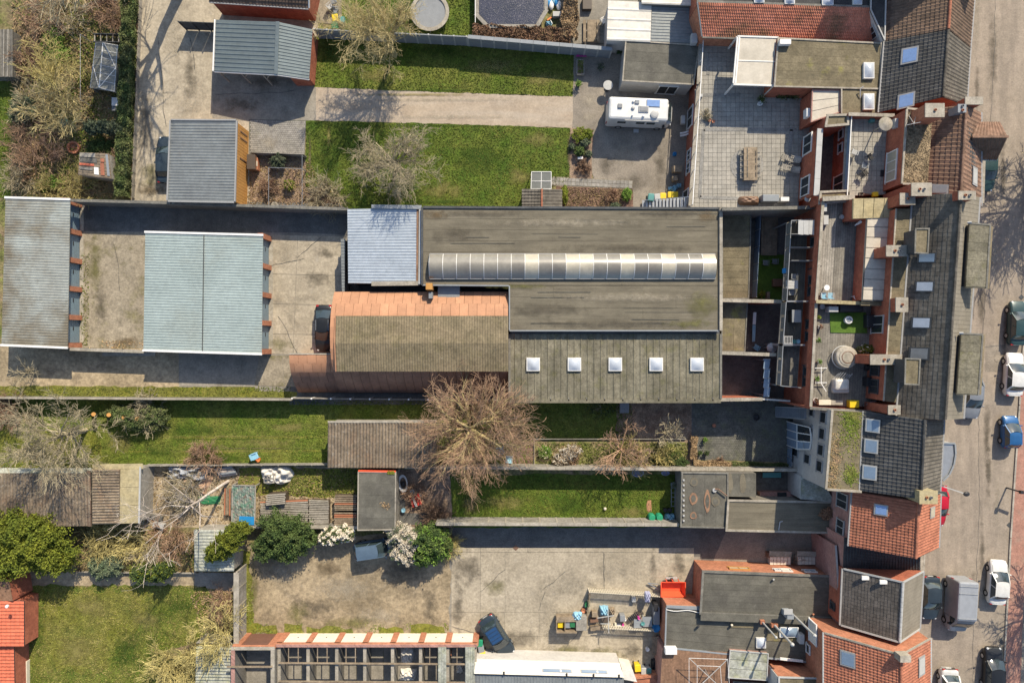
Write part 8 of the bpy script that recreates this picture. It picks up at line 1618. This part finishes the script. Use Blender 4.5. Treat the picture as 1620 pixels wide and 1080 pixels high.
sh=[(60,30,2.4,1.8,'barkbrown','reddish bare bush at the top left'),(100,20,2.2,1.8,'bark','tan bare bush at the top of the overgrown garden'),(40,95,1.6,1.4,'barkbrown','rust brown bush beside the dark boarded shed'),(45,165,2.0,1.4,'bark','greyish bare bush left of the arching tree'),(40,215,2.2,1.6,'barkbrown','brown bare bush in the left garden centre'),(60,255,2.4,1.7,'barkpink','rosy brown bare bush left of the patchwork shed'),(30,280,1.8,1.3,'bark','tan bare bush above the left garage row'),(185,30,1.6,1.4,'barkpink','rosy bare bush above the greenhouse'),(185,262,1.3,1.2,'barkbrown','rust bare bush right of the patchwork shed'),(160,10,1.6,1.3,'barkbrown','dark bare bush inside the stone edging'),(125,292,1.7,1.0,'twigolive','olive bare bush above the asphalt strip wall'),(75,300,1.6,1.0,'twigolive','olive bare bush above the left garage roof'),(20,740,1.8,1.3,'barkbrown','bare bush against the left dark shed')]
for k,(x,y,r,h,m,l) in enumerate(sh[:-1]):bare_shrub(base_of(x,y,h*.5),r,h,l,m,25,2,5,seed=50+k,group='bare bushes in the overgrown garden')
for k,(x,y,r,h,m,l) in enumerate(((515,308,1.8,1.1,'bark','low tan bare bush at the lower left of the bright lawn'),(425,295,.8,.9,'barkbrown','dark bare bush in the fenced plot'),(160,855,2.0,1.8,'twigolive','yellow olive bare bush left of the pale barked tree'),(215,858,1.8,1.7,'twigolive','second yellow olive bare bush above the path'),(265,858,1.9,1.6,'barkpink','rosy bare bush under the pale barked tree'),(240,880,1.8,1.4,'bark','tan bare bush above the blue green shrub'),(350,955,1.6,1.5,'barkbrown','dark bare bush along the long concrete panel wall'),(300,1060,2.6,1.8,'twigolive','yellow bare bush at the bottom edge beside the lawn'),(262,1050,2.2,1.7,'twigolive','pale yellow bare bush at the lower right of the yellowish lawn'),(230,655,1.8,1.3,'bark','tan seeded bush at the end of the dark hedge mound'),(15,650,1.9,1.3,'barkbrown','brown bare bush at the left end under the garden wall'),(1000,722,1.6,.8,'twigolive','olive bare bush under the small fruit tree'),(1050,722,1.2,.7,'twigolive','olive bare bush right of the small fruit tree'),(905,720,.9,.7,'barkbrown','brown bush beside the blossoming shrub'),(660,780,1.1,.7,'barkpink','rosy brush below the great bare tree'),(690,810,1.3,.8,'barkbrown','brown brush left of the narrow lawn'),(325,725,1.7,1.0,'barkpink','rosy bare bush leaning over the low board fence'),(705,865,1.1,1.4,'twigolive','olive ivy bush at the right end of the white blossom shrub'),(1140,733,.6,.5,'barkbrown','small brown bush in the patio bed'))):bare_shrub(base_of(x,y,h*.5),r,h,l,m,34,2,5,seed=80+k)
# leafy
def bl(x,y,z,rx,ry,rz):w=W(x,y,z);return (w.x,w.y,z,rx,ry,rz)
leafy('yew_tree','large yellow green evergreen at the left below the dark sheds','tree',[bl(20,845,2.6,2.6,2.3,1.9),bl(55,860,2.8,2.6,2.3,1.9),bl(85,868,2.2,2.0,2.0,1.6),bl(10,880,2.2,2.2,1.8,1.6),bl(50,835,2.6,2.2,1.5,1.5),bl(100,880,1.8,1.3,1.5,1.3),bl(-15,860,2.5,2.,2.,1.8)],46000,.105,'leafyellow',lump=.3,shell=.4)
leafy('evergreen_bush','rounded dark green evergreen bush beside the long plank stack','bush',[bl(445,835,1.6,1.9,1.5,1.5),bl(465,845,1.7,1.8,1.5,1.5),bl(430,862,1.3,1.6,1.4,1.3),bl(455,868,1.2,1.6,1.1,1.2),bl(488,850,1.0,1.0,.9,.9)],26000,.09,'leafgreen',lump=.25,shell=.4)
leafy('conifer','yellow green conifer draped over the pale corrugated shed','tree',[bl(378,840,2.9,1.0,.9,1.1),bl(362,855,3.0,1.1,1.0,1.2),bl(348,868,3.0,1.0,.9,1.0),bl(338,876,2.8,.6,.6,.8),bl(385,835,2.4,.6,.6,.8)],15000,.09,'leafyellow',lump=.25,shell=.4)
leafy('blossom_shrub','white blossoming shrub left of the parked slate van','shrub',[bl(527,845,1.2,.9,.75,.9),bl(545,843,1.2,.9,.7,.9),bl(515,850,1.0,.6,.6,.8)],5000,.08,'leafgreen',m2='blossom',n2=6500)
leafy('blossom_shrub','white blossoming shrub in front of the parked slate van','shrub',[bl(635,845,1.8,1.2,1.0,1.2),bl(637,868,1.6,1.1,1.1,1.2),bl(650,880,1.2,.9,.7,1.0),bl(650,850,1.9,1.1,.9,1.1)],8000,.08,'leafblue',m2='blossom',n2=12000)
leafy('laurel_bush','glossy green bush merging with the white blossom shrub','bush',[bl(680,850,1.8,1.5,1.3,1.4),bl(672,876,1.5,1.4,.9,1.2),bl(695,862,1.5,1.1,1.2,1.2)],16000,.095,'leafgreen',m2='leafbright',n2=2500,lump=.25)
leafy('ivy_hedge','dark rounded hedge mound with orange cut stumps at the striped lawn','hedge',[bl(205,662,.9,1.6,.8,.8),bl(225,668,.8,1.6,.75,.7),bl(245,656,.8,1.4,.9,.7),bl(190,655,.8,1.4,.8,.7)],11000,.08,'ivy',lump=.2)
t=T('tree_stumps','four orange freshly cut stumps in the dark hedge mound','stumps',W(200,658,0))
for x,y in ((148,655),(172,656),(196,660),(217,662)):MB().tube(W(x,y,0),W(x,y,1.55),.22,.2,9,True).build('stump','woodorange',t)
leafy('shrub','blue green rounded shrub beside the garden path','shrub',[bl(165,900,.8,1.1,.9,.8),bl(180,893,.8,.9,.9,.8),bl(155,892,.8,.8,.8,.7)],9000,.075,'leafblue',lump=.2)
leafy('shrub','olive shrub with yellow flowers at the path under the pale barked tree','shrub',[bl(225,905,.8,1.0,.9,.8),bl(245,903,.9,1.1,.9,.8),bl(262,900,1.2,.8,.8,1.4)],9000,.08,'leafgreen',m2='leafyellow',n2=1200,lump=.2)
leafy('conifer_hedge','clipped dark conifer row below the greenhouse','hedge',[bl(150,203,1.2,.9,.65,1.0),bl(170,203,1.2,.9,.65,1.0),bl(186,202,1.,.6,.6,.8)],8000,.07,'leafblue',lump=.15)
leafy('shrub','grey leaved shrub at the left of the overgrown garden','shrub',[bl(40,170,.8,1.2,1.0,.7),bl(30,182,.7,.9,.8,.6)],5000,.08,'leafblue',lump=.25)
leafy('shrub','fresh green patch of leaves above the patchwork shed','shrub',[bl(85,65,.4,.9,1.1,.4),bl(95,85,.3,.8,.8,.3)],3500,.08,'leafbright',lump=.3)
leafy('shrub','low fresh green clump left of the patchwork shed','shrub',[bl(80,290,.3,.9,.6,.35),bl(70,297,.3,.7,.5,.3)],2500,.08,'leafbright',lump=.3)
leafy('shrub','deep green ground shrub right of the clipped conifers','shrub',[bl(160,233,.3,1.2,.8,.35)],2500,.08,'leafgreen',lump=.3)
leafy('shrub','round blue green shrub in the fenced plot','shrub',[bl(441,255,.6,.7,.65,.6)],3500,.06,'leafblue');leafy('shrub','small yellow flowering shrub in the fenced plot','shrub',[bl(458,293,.4,.5,.5,.4)],1500,.06,'leafyellow',m2='leaftan',n2=500)
leafy('blossom_shrub','small shrub with pinkish white blossom against the concrete fence','shrub',[bl(893,720,.7,.9,.7,.7),bl(905,712,.8,.9,.6,.7),bl(885,728,.6,.6,.5,.6)],1800,.06,'leaftan',m2='blossom',n2=1800,lump=.3)
leafy('shrub','green leafy clump at the right end of the long flower bed','shrub',[bl(1060,728,.4,1.2,.6,.4),bl(1075,732,.4,.8,.5,.4)],3000,.07,'leafgreen',lump=.3)
leafy('shrub','small green and white clump by the young blossom bed','shrub',[bl(862,715,.3,.7,.6,.3)],1200,.06,'leafbright',m2='blossom',n2=60)
leafy('bamboo','green ivy clump on the boundary beside the yard fence','shrub',[bl(952,645,.6,1.5,.8,.5)],500,.08,'ivy')
round_thing('stone_pot','round pale stone pot in the fenced plot corner','pot',434,325,0,[(.3,0),(.35,.3),(.28,.32),(.02,.2)],'coping')
hedge('ivy_hedge','long ivy hedge along the left side of the driveway','hedge',W(207,-20,.9),W(194,312,.9),1.1,1.5,26000,.085,'ivy')
hedge('hedge','brown dry hedge along the bottom of the brick patio','hedge',W(1097,734,.5),W(1155,736,.5),.7,.7,3500,.06,'leaftan');hedge('hedge','dark hedge continuing right along the patio fence','hedge',W(1158,736,.5),W(1248,739,.5),.7,.6,4500,.06,'ivy');hedge('hedge','short brown dry hedge at the left side of the brick patio','hedge',W(1099,690,.5),W(1097,726,.5),.55,.6,2200,.06,'leaftan')
# ================================================================== CARS
car('black car parked between the garages and the orange vault',512.5,519,-90,'car_black',4.5,1.8,1.45,kind='sedan',boot=.5,rails=True)
car('dark blue car hidden under the grey roof of the timber garage',262,252,90,'car_navy',4.5,1.78,1.45)
car('slate blue small van parked under the white blossom shrub',593,868,8,'car_slate',4.0,1.68,1.8,hood=.85,boot=.1,kind='estate',cat='van',name='parked_van')
car('dark car with a panoramic glass roof parked diagonally',786,1007,-58,'car_navy',4.4,1.8,1.5,sunroof=True)
car('dark teal car at the right edge of the upper street',1612,511,88,'car_teal',4.3,1.75,1.45)
car('white hatchback on the street beside the manhole cover',1606,592,87,'car_white',4.2,1.75,1.45)
car('bright blue small car parked against the cycle path kerb',1600,683,90,'car_blue',3.1,1.55,1.5,hood=.8,boot=.12,kind='estate')
car('grey blue car half hidden under the lower street dormer',1539,628,-94,'car_grey',4.2,1.75,1.45)
car('white hatchback driving beside the red cycle path',1580,921,86,'car_white',4.25,1.75,1.47)
car('dark slate car parked beside the grey slate house',1473,946,-92,'car_navy',4.2,1.72,1.45)
car('black estate car at the bottom right corner',1573,1062,88,'car_black',4.6,1.8,1.47,kind='estate')
car('white car cut by the bottom edge of the street',1502,1092,-92,'car_white',4.2,1.75,1.47)
car('red car mostly hidden under the eaves of the orange tiled house',1484,800,-93,'car_red',4.0,1.7,1.45)
car('teal car peeking out from under the street bay',1561,268,-92,'car_teal',4.2,1.75,1.45)
c=W(1519,957,1.2);t=T('delivery_van','silver grey delivery van parked in the lower street','van',(c.x,c.y,0),rad(-93))
rounded(3.75,1.95,.35,2.35,.16,c=(-.75,0)).build('body','car_silver',t,local=True);mb=MB();secs=[]
for x,w,zt in ((1.1,.96,2.30),(1.5,.95,2.05),(1.9,.93,1.55),(2.1,.90,1.25),(2.5,.80,1.12),(2.62,.66,.95)):
 half=[(w*.94,.3),(w,.6),(w*.98,min(zt-.1,1.05)),(w*.86,zt-.04),(w*.4,zt),(0,zt+.01)];secs.append([V((x,-a,z)) for a,z in half]+[V((x,a,z)) for a,z in half[-2::-1]])
loft(mb,secs);mb.build('cab','car_silver',t,smooth=True,local=True)
MB().add([(1.48,-.82,2.12),(1.48,.82,2.12),(2.08,.84,1.32),(2.08,-.84,1.32)],[(0,1,2,3)]).build('windscreen','carglass',t,local=True)
for s in (-1,1):MB().add([(1.0,s*.985,2.0),(1.35,s*.975,1.95),(1.95,s*.955,1.25),(1.0,s*.985,1.25)],[(0,1,2,3)]).build('side_window','carglass',t,local=True);MB().box((1.7,s*1.08,1.35),(.15,.22,.25)).build('mirror','black',t,local=True);MB().box((-2.6,s*.85,1.2),(.05,.14,.4)).build('tail_light','lampred',t,local=True);MB().ball((2.45,s*.7,.85),(.16,.16,.12),8,5).build('headlight','lampclear',t,local=True)
for x in (-2.2,-1.5,.9):MB().box((x,0,2.37),(.06,1.75,.05)).build('roof_bar','steel',t,local=True)
wheels(t,1.75,-1.75,.97,.33)
# street furniture
t=T('street_lamp','street lamp on a slanting arm from the dark slate house','street lamp',W(1493,770,7));MB().bar(W(1492,769,7.),W(1528,781,7.4),.1).build('arm','greylight',t);MB().ball(W(1529,781,7.4),(.3,.22,.12),12,6).build('lamp_head','black',t);MB().bar(W(1492,769,6.6),W(1490,768,7.2),.12,.3).build('bracket','steel',t)
t=T('sign_post','sign post with a red arm at the kerb of the cycle path','sign',W(1592,771,0));a=W(1592,771,0);MB().bar(a,V((a.x,a.y,1.9)),.12).build('pole','darkmetal',t);MB().box(V((a.x,a.y,2.0)),(.3,.3,.3)).build('lamp','black',t);MB().bar(V((a.x+.15,a.y,1.9)),V((a.x+1.15,a.y-.4,1.9)),.1,.2).build('sign_board','red',t)
